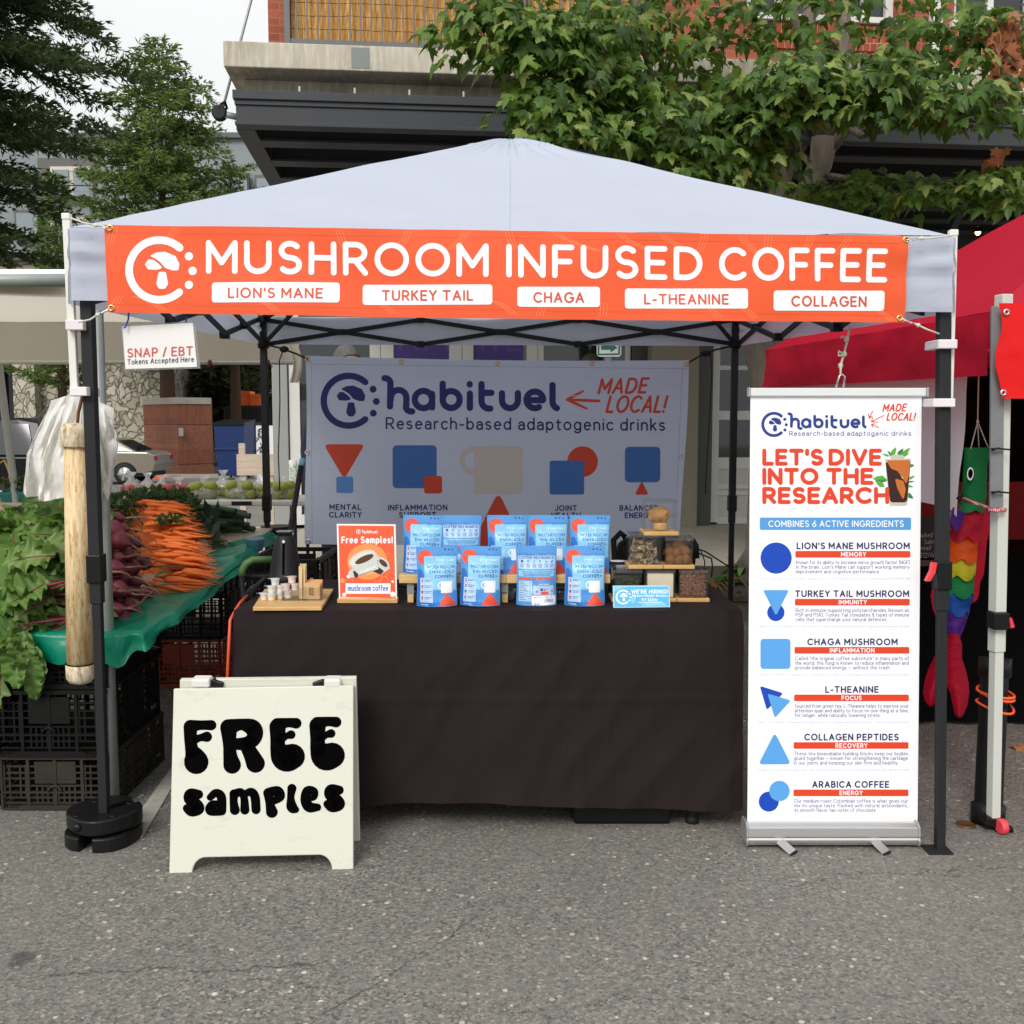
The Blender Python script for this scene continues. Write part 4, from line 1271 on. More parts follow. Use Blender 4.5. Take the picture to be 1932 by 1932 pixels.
# ---- orange banner on the front valance
ORANGE = fabric('orange_banner_vinyl', c255(242, 97, 54), .06, .45, .08, 5)
ORLINE = M('banner_line_print', c255(255, 136, 84), .5, var=.03)
BY = 3.44
BP = vplane(BY)
def bwave(x, y, h):
    p = BP.hit(x, y)
    return p + V(0, -1, 0) * (h + .004 * math.sin(p.x * 7 + 1) + .008 * mnoise.noise(V(p.x * 2.5, 0, p.z * 5)) + .007 * mnoise.noise(V(p.x * 6 + p.z * 4, 3, p.z * 3)) + .006 * math.exp(-abs(p.x - 1.33) * 9) * math.sin(p.z * 40))
bt = thing('orange_banner', 'long orange banner reading MUSHROOM INFUSED COFFEE tied across the front of the canopy', 'banner', at(960, 600, BY))
def bq(s, t):
    top = V(lerp(196, 1713, s), lerp(424, 446, s), 0); bot = V(lerp(203, 1708, s), lerp(589, 608, s) + 3 * math.sin(math.pi * s), 0)
    q = top.lerp(bot, t)
    return bwave(q.x, q.y, 0)
m = MB(); m.grid(bq, 140, 14); m.build('banner_sheet', ORANGE, bt)
p = PR()
vt = lambda u: 424 + (u - 196) * .0145
def lines3(pts):
    for o in (-6, 0, 6): p.stroke([(x + o, y) for x, y in pts], .55, ORLINE, 1, 2)
rg = random.Random(4)
for u in (215, 330, 640, 770, 880, 960, 1050, 1170, 1250, 1330, 1400, 1450, 1530, 1600):
    du = rg.uniform(-40, 90)
    lines3([(u + du * (i / 8) ** 1.4, vt(u) + 3 + 34 * i / 8) for i in range(9)])
for u in (225, 255, 480, 700, 930, 1030, 1140, 1330, 1390, 1640):
    du = rg.uniform(-30, 60)
    lines3([(u + du * (i / 8) ** .7, vt(u) + 134 + 26 * i / 8) for i in range(9)])
for yy in (14, 150):
    p.stroke([(u, vt(u) + yy) for u in range(200, 1706, 30)], .5, M('hem_stitch', c255(226, 84, 40), .5), 1, 2)
logo(p, 300, 509, 56.5, WHITE)
for w_, x0, x1 in (('MUSHROOM', 388, 922), ('INFUSED', 955, 1326), ('COFFEE', 1357, 1674)):
    p.text(w_, x0, 511 + (x0 - 388) * .0132, 53, 10.6, WHITE, x1=x1, slope=.0132, seg=18, cap=8)
PTX = M('pill_lettering', c255(214, 84, 58), .5)
for w_, a, b, x0, x1 in (('LION\'S MANE', 400, 641, 431, 610), ('TURKEY TAIL', 684, 929, 720, 893), ('CHAGA', 976, 1132, 1006, 1102), ('L-THEANINE', 1179, 1411, 1215, 1375), ('COLLAGEN', 1459, 1669, 1492, 1636)):
    vy = vt(a) + 109
    p.rrect(a, vy - 3, b, vy + 35, 6, WHITE, 2.4)
    p.text(w_, x0, vy + 25.5, 17, 3.6, PTX, x1=x1, slope=.004, lay=4)
p.build('banner_print', bwave, bt, .0004, cut=14)
def eyelet(m, c, r, n=(0, -1, 0)):
    m.lathe([(r * .45, 0), (r * .5, .003), (r * .85, .003), (r, 0)], c, 14, ax=n, close=False)
def rope(m, pts, r):
    m.tube(pts, r, 6)
for (u, v), tie in (((207, 430), [(207, 430), (190, 427), (160, 421), (133, 411)]), ((209, 581), [(209, 581), (190, 590), (170, 603), (148, 608)]), ((1708, 453), [(1708, 453), (1730, 450), (1760, 449), (1795, 445)]), ((1699, 600), [(1699, 600), (1725, 610), (1750, 622), (1772, 630)])):
    c = bwave(u, v, .001)
    m = MB(); eyelet(m, c, .012); m.build('eyelet', BRASS, bt)
    pts = [at(x, y, 3.43 + .004 * i) for i, (x, y) in enumerate(tie)]
    m = MB(); rope(m, [pts[0] + V(0, -.003, 0), pts[1], pts[1].lerp(pts[0], .3) + V(0, -.004, -.006), pts[0]], .0016); m.build('carabiner', METAL, bt)
    m = MB(); rope(m, pts[1:], .003); m.ell(pts[1].lerp(pts[2], .3), (.008, .007, .007), 8, 6); m.build('tie_rope', ROPE, bt)

# ---- SNAP / EBT sign under the banner
sp_ = Plane(at(228, 612, 3.5), at(374, 600, 3.47), at(236, 697, 3.52))
st_ = thing('hanging_sign', 'small laminated white sign reading SNAP / EBT hanging by blue ties under the orange banner', 'sign', sp_.hit(300, 690))
m = MB(); m.prism([sp_.hit(*q) for q in ((228, 614), (367, 606), (378, 695), (236, 699))], (0, .003, 0)); m.build('laminate', acrylic('laminate_film', (.9, .91, .9), .08, .25), st_)
m = MB(); m.poly([sp_.hit(x, y, .001) for x, y in ((231, 616), (364, 609), (372, 692), (237, 696))]); m.build('paper', M('white_paper', c255(244, 243, 240), .7, var=.03), st_)
p = PR(); SR = M('salmon_lettering', c255(214, 92, 92), .6)
p.text('SNAP / EBT', 0, 0, 15, 2.7, SR, x1=124, slope=-.035); p.text('Tokens Accepted Here', 0, 14, 9, 1.35, M('dark_lettering', c255(60, 66, 74), .6), x1=126, slope=-.045)
p.build('sign_lettering', lambda x, y, h: sp_.hit(240.5 + x, 673.5 + y, .0015 + h), st_)
BLUETIE = M('blue_tie', c255(40, 80, 190), .5)
for a, b in (((243, 590), (237, 616)), ((352, 598), (352, 614))):
    m = MB(); m.tube([at(*a, 3.49), at(a[0] - 1, (a[1] + b[1]) / 2, 3.485), at(*b, 3.485), at(b[0] - 3, b[1] + 3, 3.48)], .003, 6); m.build('tie', BLUETIE, st_)

# ---- backdrop banner tied to the back legs
DY = 6.3
DP = vplane(DY)
def dwave(x, y, h):
    p = DP.hit(x, y)
    w = .012 * mnoise.noise(V(p.x * 1.6, 2, p.z * 1.2)) + .01 * math.sin((p.x - p.z * 1.3) * 3.2) * max(0, min(1, (p.x + .2)))
    return p + V(0, -1, 0) * (h + w)
DROP = fabric('pale_lavender_vinyl', c255(224, 234, 255), .3, .5, .2, 3)
dt = thing('backdrop_banner', 'large pale lavender banner reading habituel with coffee cup shapes, hung behind the table', 'banner', at(935, 1030, DY))
def dq(s, t):
    top = V(lerp(576, 1299, s), lerp(671, 680, s) + 4 * math.sin(math.pi * s), 0); bot = V(lerp(577, 1284, s), lerp(1027, 1031, s), 0)
    q = top.lerp(bot, t)
    return dwave(q.x + (2.5 * math.sin(t * 5) if s in (0, 1) else 0), q.y, 0)
m = MB(); m.grid(dq, 70, 36); m.build('banner_sheet', DROP, dt)
Rr5 = lambda zx, zy: (447.3 + zx / 3, 543 + zy / 3)
Rr6 = lambda zx, zy: (899.7 + zx / 3, 543 + zy / 3)
p = PR()
DN = M('dark_navy_print', c255(30, 34, 112), .5, var=.04); DR = M('brick_red_print', c255(222, 72, 42), .5, var=.04); DB = M('steel_blue_print', c255(92, 148, 214), .5, var=.04)
DBB = M('deep_blue_print', c255(64, 116, 188), .5, var=.04)
HEMC = M('hem_print', c255(180, 186, 208), .5, var=.04)
p.stroke([(578, 687), (1296, 696)], .5, HEMC, 1, 2); p.stroke([(588, 680), (589, 1026)], .5, HEMC, 1, 2); p.stroke([(1287, 690), (1274, 1026)], .5, HEMC, 1, 2)
WAVEL = M('pale_wave_print', c255(218, 223, 240), .5, var=.03)
for k_ in range(9):
    y0 = 720 + k_ * 33
    p.stroke([(590 + i * 23, y0 + 10 * math.sin(i * .45 + k_) + (k_ % 3) * 3) for i in range(31)], .6, WAVEL, .5, 2)
logo(p, 658, 756, 47, DN)
wordmark(p, 719, 1057, 707.5, 784, DN)
p.text('Research-based adaptogenic drinks', 728, 808.5, 20, 3.1, DN, x1=1255, slope=.006)
madelocal(p, 1127, 1223, 716, 742, 1142, 1258, 748, 777, DR, 4.8)
for a, b in (((1130, 756.5), (1070, 754)), ((1070, 754), (1100, 738)), ((1070, 754), (1107, 771))):
    p.stroke([(a[0], a[1], 2.6), ((a[0] + b[0]) / 2, (a[1] + b[1]) / 2, 2.9), (b[0], b[1], 1.8)], 2.5, DR)
p.rpoly([(611, 838), (689, 838), (650, 904)], 6, DR); p.rrect(635, 899, 667, 930, 4, DB)
p.rrect(741, 840, 824, 921, 8, DBB); p.rrect(800, 898, 834, 931, 5, DR, 2)
p.rrect(894, 842, 986, 932, 6, CREAM)
p.stroke([(894 - 22 * math.sin(R(a)), 869 - 22 * math.cos(R(a))) for a in range(0, 181, 12)], 5, CREAM)
p.rpoly([(940, 927), (993, 1036), (886, 1036)], 9, DR, 2)
p.ell(1099, 871, 29, 29, DR, 1); p.rrect(1037, 869, 1102, 933, 4, DBB, 2)
p.rrect(1179, 843, 1246, 910, 8, DBB); p.rpoly([(1211, 907), (1224, 933.5), (1198, 933.5)], 3, DR, 2)
for l1, c1, y1 in (('MENTAL', 652, 961), ('CLARITY', 652, 975.5), ('INFLAMMATION', 788, 962), ('SUPPORT', 788, 976), ('JOINT', 1068, 963), ('HEALTH', 1068, 977), ('BALANCED', 1206, 963), ('ENERGY', 1206, 977)):
    hw = {'MENTAL': 30, 'CLARITY': 31, 'INFLAMMATION': 56, 'SUPPORT': 35, 'JOINT': 20.5, 'HEALTH': 28, 'BALANCED': 37, 'ENERGY': 27}[l1]
    p.text(l1, c1 - hw, y1, 9, 2.1, DN, x1=c1 + hw)
p.build('banner_print', dwave, dt, .0007, cut=18)
for u, v in ((580, 677), (757, 682), (938, 685), (1117, 685), (1294, 687), (580, 854), (1285, 860), (582, 1022)):
    m = MB(); eyelet(m, dwave(u, v, .002), .016); m.build('eyelet', BRASS if v < 690 else METAL, dt)
CORD = M('black_cord', (.012, .012, .013), .8)
m = MB(); m.tube([at(580, 677, 6.3), at(560, 668, 6.33), at(530, 657, 6.36), at(500, 650, 6.4)], .006, 6); m.ell(at(536, 659, 6.35), (.03, .02, .02)); m.tube([at(534, 661, 6.35), at(527, 680, 6.35), at(528, 760, 6.35), at(525, 860, 6.35), at(528, 926, 6.35)], .004, 5); m.build('bungee', CORD, dt)
m = MB(); m.tube([at(1294, 687, 6.3), at(1320, 672, 6.34), at(1350, 660, 6.37), at(1385, 652, 6.4)], .006, 6); m.ell(at(1332, 667, 6.35), (.035, .02, .02)); m.tube([at(1340, 668, 6.35), at(1343, 700, 6.35), at(1338, 800, 6.35), at(1332, 900, 6.35), at(1331, 932, 6.35)], .004, 5); m.build('bungee', CORD, dt)
m = MB(); m.tube([at(1287, 1026, 6.3), at(1330, 1040, 6.35), at(1384, 1075, 6.42)], .005, 6); m.tube([at(1322, 1038, 6.34), at(1330, 1060, 6.33), at(1326, 1100, 6.33), at(1325, 1120, 6.33)], .004, 5); m.build('bungee', CORD, dt)

# ---- A-frame board
P1, P2 = gz(320, 1647), gz(666, 1640)
bp = Plane(P1, P2, at(327, 1300, P1.y + .13))
Z1 = lambda zx, zy: (zx * .5694 / 1.5652, (1900 + zy * .5694) / 1.5652)
ab = thing('sandwich_board', 'cream A-frame sandwich board reading FREE samples standing in front of the table', 'sign', (P1 + P2) / 2)
_k = NT('cream_board_plastic')
_s = _k.math('MULTIPLY', _k.ramp(_k.noise(5, 6, _k.mapping((1, 1, 2.5)), .75), [(.55, (0, 0, 0)), (.72, (1, 1, 1))]), _k.noise(40, 3))
BOARD = _k.prin(_k.mix(_s, c255(212, 212, 198), c255(168, 164, 146)), .42, normal=_k.bump(_k.noise(7, 3), .08, .004))
out = [(900, 235), (1833, 218), (1832, 1172), (1722, 1175)]
out += [(1722 - 68 * (1 - math.cos(R(a))), 1175 - 78 * math.sin(R(a))) for a in range(10, 91, 10)]
out += [(1066 - 70 * math.sin(R(a)), 1110 + 82 * (1 - math.cos(R(a)))) for a in range(0, 91, 10)] + [(877, 1195)]
m = MB(); m.prism([bp.hit(*Z1(*q)) for q in out], -bp.n * .022); m.build('front_panel', BOARD, ab, bevel=.003)
# rear panel, mirrored lean
hx = (P2 - P1).normalized()
q0, q1 = gz(335, 1592), gz(680, 1586)
rp = Plane(q0, q1, at(340, 1280, P1.y + .155))
ro = [Z1(*q) for q in ((932, 190), (1848, 178), (1866, 1030), (1760, 1032), (1710, 960), (1070, 970), (1020, 1040), (930, 1045))]
m = MB(); m.prism([rp.hit(*q) for q in ro], rp.n * -.022); m.build('rear_panel', BOARD, ab, bevel=.003)
for zx0, zx1, dx in ((990, 1085, 60), (1680, 1765, -60)):
    a, b = bp.hit(*Z1(zx0, 232)), bp.hit(*Z1(zx1, 232)); c = rp.hit(*Z1((zx0 + zx1) / 2, 200))
    m = MB(); m.prism([a + V(0, .0, 0), b, b + V(0, 0, .03), a + V(0, 0, .03)], (0, .05, .004)); m.build('hinge_tab', WHTPLASTIC, ab, bevel=.006)
    d = b if dx > 0 else a
    m = MB(); m.box(d + V(.02 if dx > 0 else -.02, .05, .008), (.045, .07, .028), Euler((0, .35 if dx > 0 else -.35, 0)).to_matrix()); m.build('hinge', BLKPLASTIC, ab, bevel=.006)
p = PR()
def gst(pts, dx=0, dy=0):
    q = [Vector((x, y, r)) for x, y, r in pts]; o = []
    # smooth the blobby stroke
    n = len(q)
    for i in range(n - 1):
        a, b, c, d = q[max(0, i - 1)], q[i], q[i + 1], q[min(n - 1, i + 2)]
        for k in range(6):
            t = k / 6
            o.append(.5 * ((2 * b) + (c - a) * t + (2 * a - 5 * b + 4 * c - d) * t * t + (3 * b - a - 3 * c + d) * t ** 3))
    o.append(q[-1])
    for a, b in zip(o, o[1:]): p.stroke([(a.x + dx, a.y + dy, a.z), (b.x + dx, b.y + dy, b.z)], 1, BLACKP, 1, 9, 200)
gst([(988, 432, 36), (988, 490, 33), (995, 550, 35), (1012, 590, 52), (1018, 614, 64)]); gst([(990, 428, 32), (1045, 424, 25), (1096, 424, 27)]); gst([(995, 505, 28), (1035, 490, 19), (1073, 484, 27)])
gst([(1186, 440, 44), (1190, 520, 34), (1194, 580, 36), (1204, 630, 46)]); gst([(1186, 436, 44), (1250, 420, 30), (1310, 438, 44), (1322, 480, 40), (1288, 516, 36), (1220, 522, 30)]); gst([(1270, 520, 34), (1300, 570, 40), (1325, 622, 49)])
for dx, dy in ((0, 0), (207, -6)):
    gst([(1440, 432, 43), (1440, 500, 38), (1446, 560, 44), (1480, 594, 70), (1516, 586, 66)], dx, dy); gst([(1440, 422, 36), (1490, 411, 25), (1536, 414, 28)], dx, dy); gst([(1448, 496, 30), (1485, 480, 18), (1510, 473, 23)], dx, dy)
for dx, dy in ((0, 0), (729, -22)):
    gst([(1030, 783, 24), (990, 782, 30), (984, 808, 30), (1016, 832, 30), (1028, 856, 32), (995, 868, 30), (970, 855, 22)], dx, dy)
gst([(1090, 798, 18), (1120, 776, 22), (1148, 796, 24), (1149, 868, 25)]); gst([(1138, 830, 14), (1102, 838, 24), (1092, 866, 26), (1140, 876, 18)])
gst([(1214, 780, 24), (1212, 820, 21), (1218, 864, 26)]); gst([(1212, 782, 22), (1248, 772, 22), (1266, 800, 20), (1270, 864, 24)]); gst([(1262, 786, 16), (1300, 770, 22), (1322, 795, 24), (1328, 862, 24)])
gst([(1392, 776, 27), (1398, 824, 22), (1410, 874, 31)]); gst([(1394, 772, 24), (1440, 766, 26), (1452, 796, 24), (1410, 822, 18)])
gst([(1514, 752, 24), (1508, 800, 19), (1514, 848, 28), (1534, 862, 18)])
gst([(1596, 806, 13), (1628, 798, 16), (1630, 768, 20), (1596, 766, 26), (1584, 812, 26), (1604, 848, 28), (1646, 850, 20)])
p.build('lettering', lambda x, y, h: bp.hit(*Z1(x, y), h), ab, .0006)

# ---- roll-up banner
UY = 3.56
UP = vplane(UY)
ru = thing('rollup_banner', 'tall white roll-up banner about six coffee ingredients beside the right front leg', 'banner', gz(1570, 1592))
m = MB(); m.prism([UP.hit(*q) for q in ((1416, 740), (1739, 738), (1731, 1564), (1410, 1565))], (0, .002, 0)); m.build('banner_sheet', M('white_banner_film', c255(248, 249, 253), .35, var=.03, bump=.04, bs=4), ru)
A_, B_ = at(1415, 732, UY), at(1746, 731, UY); c_ = at(1415, 748, UY)
m = MB(); m.b2((A_.x, UY - .012, c_.z), (B_.x, UY + .014, A_.z)); m.build('top_rail', M('white_enamel_rail', c255(226, 228, 228), .3), ru, bevel=.004)
for x in (A_.x - .004, B_.x + .004):
    m = MB(); m.box((x, UY, (A_.z + c_.z) / 2), (.007, .03, (A_.z - c_.z) * 1.1)); m.build('rail_cap', M('grey_cap', c255(170, 174, 176), .4), ru, bevel=.002)
a, b = at(1411, 1562, UY - .03), at(1730, 1562, UY - .03)
m = MB()
prof = [(-.045, .0), (-.05, .012), (-.05, .02), (-.045, .026), (-.047, .032), (-.042, .062), (-.025, .073), (.03, .073), (.045, .055), (.045, 0)]
m.prism([V(a.x, UY + y, .012 + z) for y, z in prof], (b.x - a.x, 0, 0)); m.build('cassette', M('brushed_aluminium', (.62, .62, .61), .32, .9, var=.06, st=(1, 40, 40)), ru, bevel=.002)
for x, dx in ((a.x, -.008), (b.x, .008)):
    m = MB(); m.prism([V(x + (dx if dx < 0 else 0), UY + y * 1.05, .01 + z * 1.08) for y, z in prof], (abs(dx), 0, 0)); m.build('end_cap', M('silver_plastic', (.4, .4, .4), .35, .4), ru, bevel=.002)
for u0, v0, u1, v1 in ((1471, 1580, 1496, 1612), (1650, 1580, 1672, 1612)):
    p0, p1 = at(u0, v0, UY - .05), gz(u1, v1); p0.z = .03; p1.z = .006
    m = MB(); d = (p1 - p0); m.bar(p0, p1, .034, .005, xdir=(1, 0, 0)); f_ = m.build('foot', METAL, ru, bevel=.001)
    m = MB(); m.bar(p1 - d * .03, p1 + d * .12, .036, .009, xdir=(1, 0, 0)); m.build('foot_cap', BLKPLASTIC, f_, bevel=.003)
m = MB(); m.tube([V((A_.x + B_.x) / 2, UY + .02, .06), V((A_.x + B_.x) / 2, UY + .02, c_.z)], .008, 8); m.build('support_pole', METAL, ru)
K5 = lambda zx, zy: (1380.2 + zx * .2315, 722 + zy * .2315)
K6 = lambda zx, zy: (1380.2 + zx * .2414, 1169.3 + zy * .2414)
p = PR()
logo(p, *K5(345, 340), 21, NAVY2 := M('logo_navy', c255(34, 56, 140), .5), w=.13)
wordmark(p, *[K5(x, 0)[0] for x in (455, 1102)], *[K5(0, y)[1] for y in (242, 388)], NAVY2)
p.text('Research-based adaptogenic drinks', K5(470, 0)[0], K5(0, 431)[1], 8, 1.1, NAVY2, x1=K5(1463, 0)[0])
madelocal(p, K5(1228, 0)[0], K5(1428, 0)[0], K5(0, 178)[1], K5(0, 232)[1], K5(1260, 0)[0], K5(1500, 0)[0], K5(0, 250)[1], K5(0, 305)[1], RED, 2.6)
for pts in ([(1240, 268), (1140, 318)], [(1140, 318), (1150, 285)], [(1140, 318), (1190, 322)], [(1150, 232), (1122, 290)], [(1122, 290), (1115, 255)], [(1122, 290), (1145, 275)], [(1200, 366), (1140, 340)], [(1140, 340), (1165, 335)], [(1140, 340), (1150, 362)]):
    p.stroke([K5(*q) for q in pts], .9, RED)
for t_, x0, x1, y in (("LET'S", 250, 748, 660), ('DIVE', 790, 1224, 660), ('INTO', 250, 708, 816), ('THE', 772, 1156, 816), ('RESEARCH', 250, 1284, 972)):
    p.text(t_, K5(x0, 0)[0], K5(0, y)[1], 24.5, 7.6, RED, x1=K5(x1, 0)[0], lay=4, cap=8, trk=.36)
# iced coffee picture
GR1 = M('leaf_green_print', c255(90, 170, 60), .5); GR2 = M('deep_leaf_print', c255(50, 130, 60), .5)
COF = [M('cola_brown_print', c255(50, 18, 10), .5), M('amber_print', c255(200, 110, 40), .5), M('milk_print', c255(238, 206, 160), .5), M('pale_glass_print', c255(206, 196, 180), .5)]
def leafp(x0, y0, x1, y1, w, c):
    dx, dy = x1 - x0, y1 - y0; l = math.hypot(dx, dy); nx, ny = -dy / l * w, dx / l * w
    p.poly([K5(*q) for q in ((x0, y0), (x0 + dx * .35 + nx, y0 + dy * .35 + ny), (x0 + dx * .7 + nx * .7, y0 + dy * .7 + ny * .7), (x1, y1), (x0 + dx * .7 - nx * .7, y0 + dy * .7 - ny * .7), (x0 + dx * .35 - nx, y0 + dy * .35 - ny))], c, 1)
for a in ((1290, 600, 1225, 580, 10, GR1), (1310, 605, 1270, 552, 10, GR2), (1300, 600, 1342, 525, 20, GR1), (1350, 600, 1402, 535, 18, GR2), (1380, 600, 1458, 530, 18, GR1), (1390, 605, 1450, 572, 10, GR1), (1270, 790, 1150, 780, 30, GR1), (1275, 800, 1165, 800, 12, GR2), (1250, 850, 1170, 800, 22, GR1), (1440, 680, 1490, 672, 14, GR2), (1435, 790, 1496, 758, 12, GR1), (1430, 810, 1490, 805, 8, GR2), (1430, 840, 1482, 850, 10, GR1), (1420, 900, 1482, 945, 20, GR2)):
    leafp(*a)
gpoly = [(1250, 622), (1462, 618), (1432, 990), (1415, 1004), (1300, 1004), (1286, 992)]
p.rpoly([K5(*q) for q in gpoly], 2, COF[3], 2)
p.rpoly([K5(*q) for q in ((1255, 650), (1458, 646), (1432, 960), (1410, 976), (1306, 976), (1290, 960))], 2, COF[0], 3)
p.rpoly([K5(*q) for q in ((1262, 632), (1455, 630), (1445, 760), (1420, 830), (1400, 780), (1350, 720), (1300, 700), (1275, 660))], 3, COF[1], 3.6)
p.rpoly([K5(*q) for q in ((1300, 640), (1430, 634), (1440, 720), (1400, 800), (1370, 740), (1330, 700))], 4, COF[2], 4.3)
p.rpoly([K5(*q) for q in ((1330, 780), (1400, 800), (1420, 870), (1400, 960), (1370, 900), (1350, 860))], 3, COF[1], 3.7)
p.ell(*K5(1352, 606), 14, 4.5, COF[3], 3)
p.rrect(*K5(230, 1099), *K5(1463, 1200), 3, DB2 := M('bar_blue_print', c255(84, 158, 222), .5), 1)
p.text('COMBINES 6 ACTIVE INGREDIENTS', K5(300, 0)[0], K5(0, 1172)[1], 10.5, 1.9, WHITE, x1=K5(1403, 0)[0])
KN = NAVY3 = M('heading_navy', c255(26, 34, 92), .5)
def block(K, y, title, tx0, tx1, word, wc, bx0, bx1, lines, lx0, cite):
    s = .2315 if K is K5 else .2414
    u = lambda x: K(x, 0)[0]
    w = lambda yy: K(0, yy)[1]
    p.text(title, u(tx0), w(y), 10.4, 2.5, KN, x1=u(tx1))
    yb = w(y) + 4.5
    p.rrect(u(bx0), yb, u(bx1), yb + 12.5, 2.5, RED, 1)
    p.text(word, 0, yb + 9.8, 7, 1.7, WHITE, center=u(wc))
    for i, (tx, xe) in enumerate(lines):
        p.text(tx, u(lx0), yb + 24.5 + i * 8.7, 6.2, .78, GREYTX, x1=u(xe), seg=8, cap=3, trk=.26)
    if cite:
        p.text(cite, u(bx0) - 67, yb + 53.5, 2.6, .42, PALETX, x1=u(bx1), seg=5, cap=2, skew=.2)
block(K5, 1352, "LION'S MANE MUSHROOM", 530, 1452, 'MEMORY', 994, 520, 1457, [('Known for its ability to increase nerve growth factor (NGF)', 1452), ("in the brain, Lion's Mane can support working memory", 1450), ('improvement and cognitive performance.', 1208)], 525, "Lai PL et al. (2013) Neurotrophic properties of Lion's Mane mushroom. Int J Med Mushrooms 15:539-554")
block(K5, 1742, 'TURKEY TAIL MUSHROOM', 517, 1447, 'IMMUNITY', 988, 516, 1452, [('Rich in immune-supporting polysaccharides (known as', 1447), ('PSP and PSK), Turkey Tail stimulates 8 types of immune', 1447), ('cells that supercharge your natural defences.', 1268)], 522, 'Bains A et al. (2021) Bioactives from mushroom: health attributes and food industry applications. Materials 14:7640')
block(K6, 194, 'CHAGA MUSHROOM', 592, 1298, 'INFLAMMATION', 942, 492, 1389, [('Called "the original coffee substitute" in many parts of', 1385), ('the world, this fungi is known to reduce inflammation and', 1384), ('provide balanced energy — without the crash.', 1241)], 497, 'Alhazmi W, Pereira J. (2022) Anti-inflammatory properties of Chaga extracts. Molecules 27(13):4207')
block(K6, 566, 'L-THEANINE', 732, 1150, 'FOCUS', 938, 489, 1386, [('Sourced from green tea, L-Theanine helps to improve your', 1383), ('attention span and ability to focus on one thing at a time,', 1383), ('for longer, while naturally lowering stress.', 1165)], 494, 'Baba Y et al. (2021) L-Theanine and cognitive function in middle-aged older subjects. J Med Food 24(4):333-341')
block(K6, 938, 'COLLAGEN PEPTIDES', 568, 1306, 'RECOVERY', 937, 485, 1383, [('These tiny bioavailable building blocks keep our bodies', 1378), ('glued together — known for strengthening the cartilage', 1378), ('in our joints and keeping our skin firm and healthy.', 1304)], 488, 'Czajka A et al. (2018) Collagen peptides, vitamins, and bioactives for skin and wellbeing. Nutr Res 57:97-108')
block(K6, 1308, 'ARABICA COFFEE', 630, 1232, 'ENERGY', 934, 484, 1382, [('Our medium roast Colombian coffee is what gives our', 1377), ('mix its unique taste. Packed with natural antioxidants,', 1379), ('its smooth flavor has notes of chocolate.', 1133)], 488, 'Liang N, Kitts DD. (2014) Antioxidant property of coffee components. Molecules 19(11):19180-208')
p.ell(*K5(363, 1429), 29.4, 29.4, ROYAL, 1, 40)
p.ell(*K5(361, 1873), 16.3, 16.3, ROYAL, 1, 30); p.rpoly([K5(256, 1690), K5(468, 1690), K5(362, 1900)], 3, SKYB, 2)
p.rrect(*K6(226, 149), *K6(460, 384), 6, SKYB)
p.rpoly([K6(220, 516), K6(404, 574), K6(276, 706)], 3, ROYAL, 1); p.rpoly([K6(280, 576), K6(464, 630), K6(338, 768)], 3, SKYB, 2)
p.rpoly([K6(338, 880), K6(464, 1128), K6(210, 1130)], 5, SKYB)
p.ell(*K6(291, 1421), 18.9, 18.9, ROYAL, 1, 32); p.ell(*K6(374, 1338), 19.3, 19.3, SKYB, 2, 32)
p.build('banner_print', UP.hit, ru, .00025)
hk = thing('hanging_rope', 'knotted white rope with carabiner running from the roll-up banner up to the canopy', 'rope', at(1583, 730, 3.56))
m = MB(); m.tube([at(1603, 612, 3.6), at(1600, 638, 3.59), at(1592, 668, 3.58), at(1586, 690, 3.57), at(1586, 708, 3.56)], .004, 7)
for u, v in ((1597, 640), (1593, 668), (1586, 690)): m.ell(at(u, v, 3.575), (.009, .009, .011), 8, 6)
m.tube([at(1590, 668, 3.57), at(1582, 662, 3.57), at(1582, 671, 3.57), at(1592, 670, 3.57)], .004, 6); m.tube([at(1596, 640, 3.58), at(1589, 634, 3.57), at(1586, 638, 3.57)], .003, 5)
m.build('rope', ROPE, hk)
m = MB(); m.tube([at(1577, 731, 3.56), at(1584, 709, 3.56), at(1589, 706, 3.56), at(1594, 711, 3.56), at(1591, 731, 3.56)], .004, 7); m.build('carabiner', METAL, hk)
# ---- stackable foot weight on the front left leg
wt = thing('leg_weight', 'two stacked black plastic plate weights round the foot of the front leg', 'weight', V(FLf.x, FLf.y, 0))
def ushape(c, rx, ry, slot, ang, z0, z1):
    pts = []
    n = 40
    a0 = R(12)
    for i in range(n + 1):
        a = R(lerp(14, 346, i / n))
        e = 2.5
        ca, sa = math.cos(a), math.sin(a)
        r = (abs(ca) ** e + abs(sa) ** e) ** (-1 / e)
        pts.append((rx * r * ca, ry * r * sa))
    pts += [(rx * .98, -slot), (.02, -slot), (-.02, 0), (.02, slot), (rx * .98, slot)]
    M_ = Matrix.Rotation(ang, 3, 'Z')
    m = MB(); m.prism([c + M_ @ V(x, y, 0) + V(0, 0, z0) for x, y in pts], (0, 0, z1 - z0))
    return m
wc = V(FLf.x - .012, FLf.y + .02, 0)
WP = M('satin_black_plastic', (.007, .007, .0075), .36, spec=.35, var=.15, bump=.05, bs=80)
ushape(wc, .122, .125, .024, R(-100), 0, .052).build('weight_plate', WP, wt, bevel=.014)
ushape(wc + V(0, .012, 0), .122, .125, .024, R(48), .058, .114).build('weight_plate', WP, wt, bevel=.014)
m = MB()
for dx, dy in ((-.07, -.06), (.06, -.06), (-.06, .08), (.075, .06)): m.lathe([(.016, 0), (.014, .003), (.004, .001)], wc + V(dx, dy, .1135), 14)
m.lathe([(.016, 0), (.013, .006), (0.002, .008)], wc + V(-.05, -.108, .087), 14, ax=(-.1, -1, 0)); m.build('plug', BLKPLASTIC, wt)

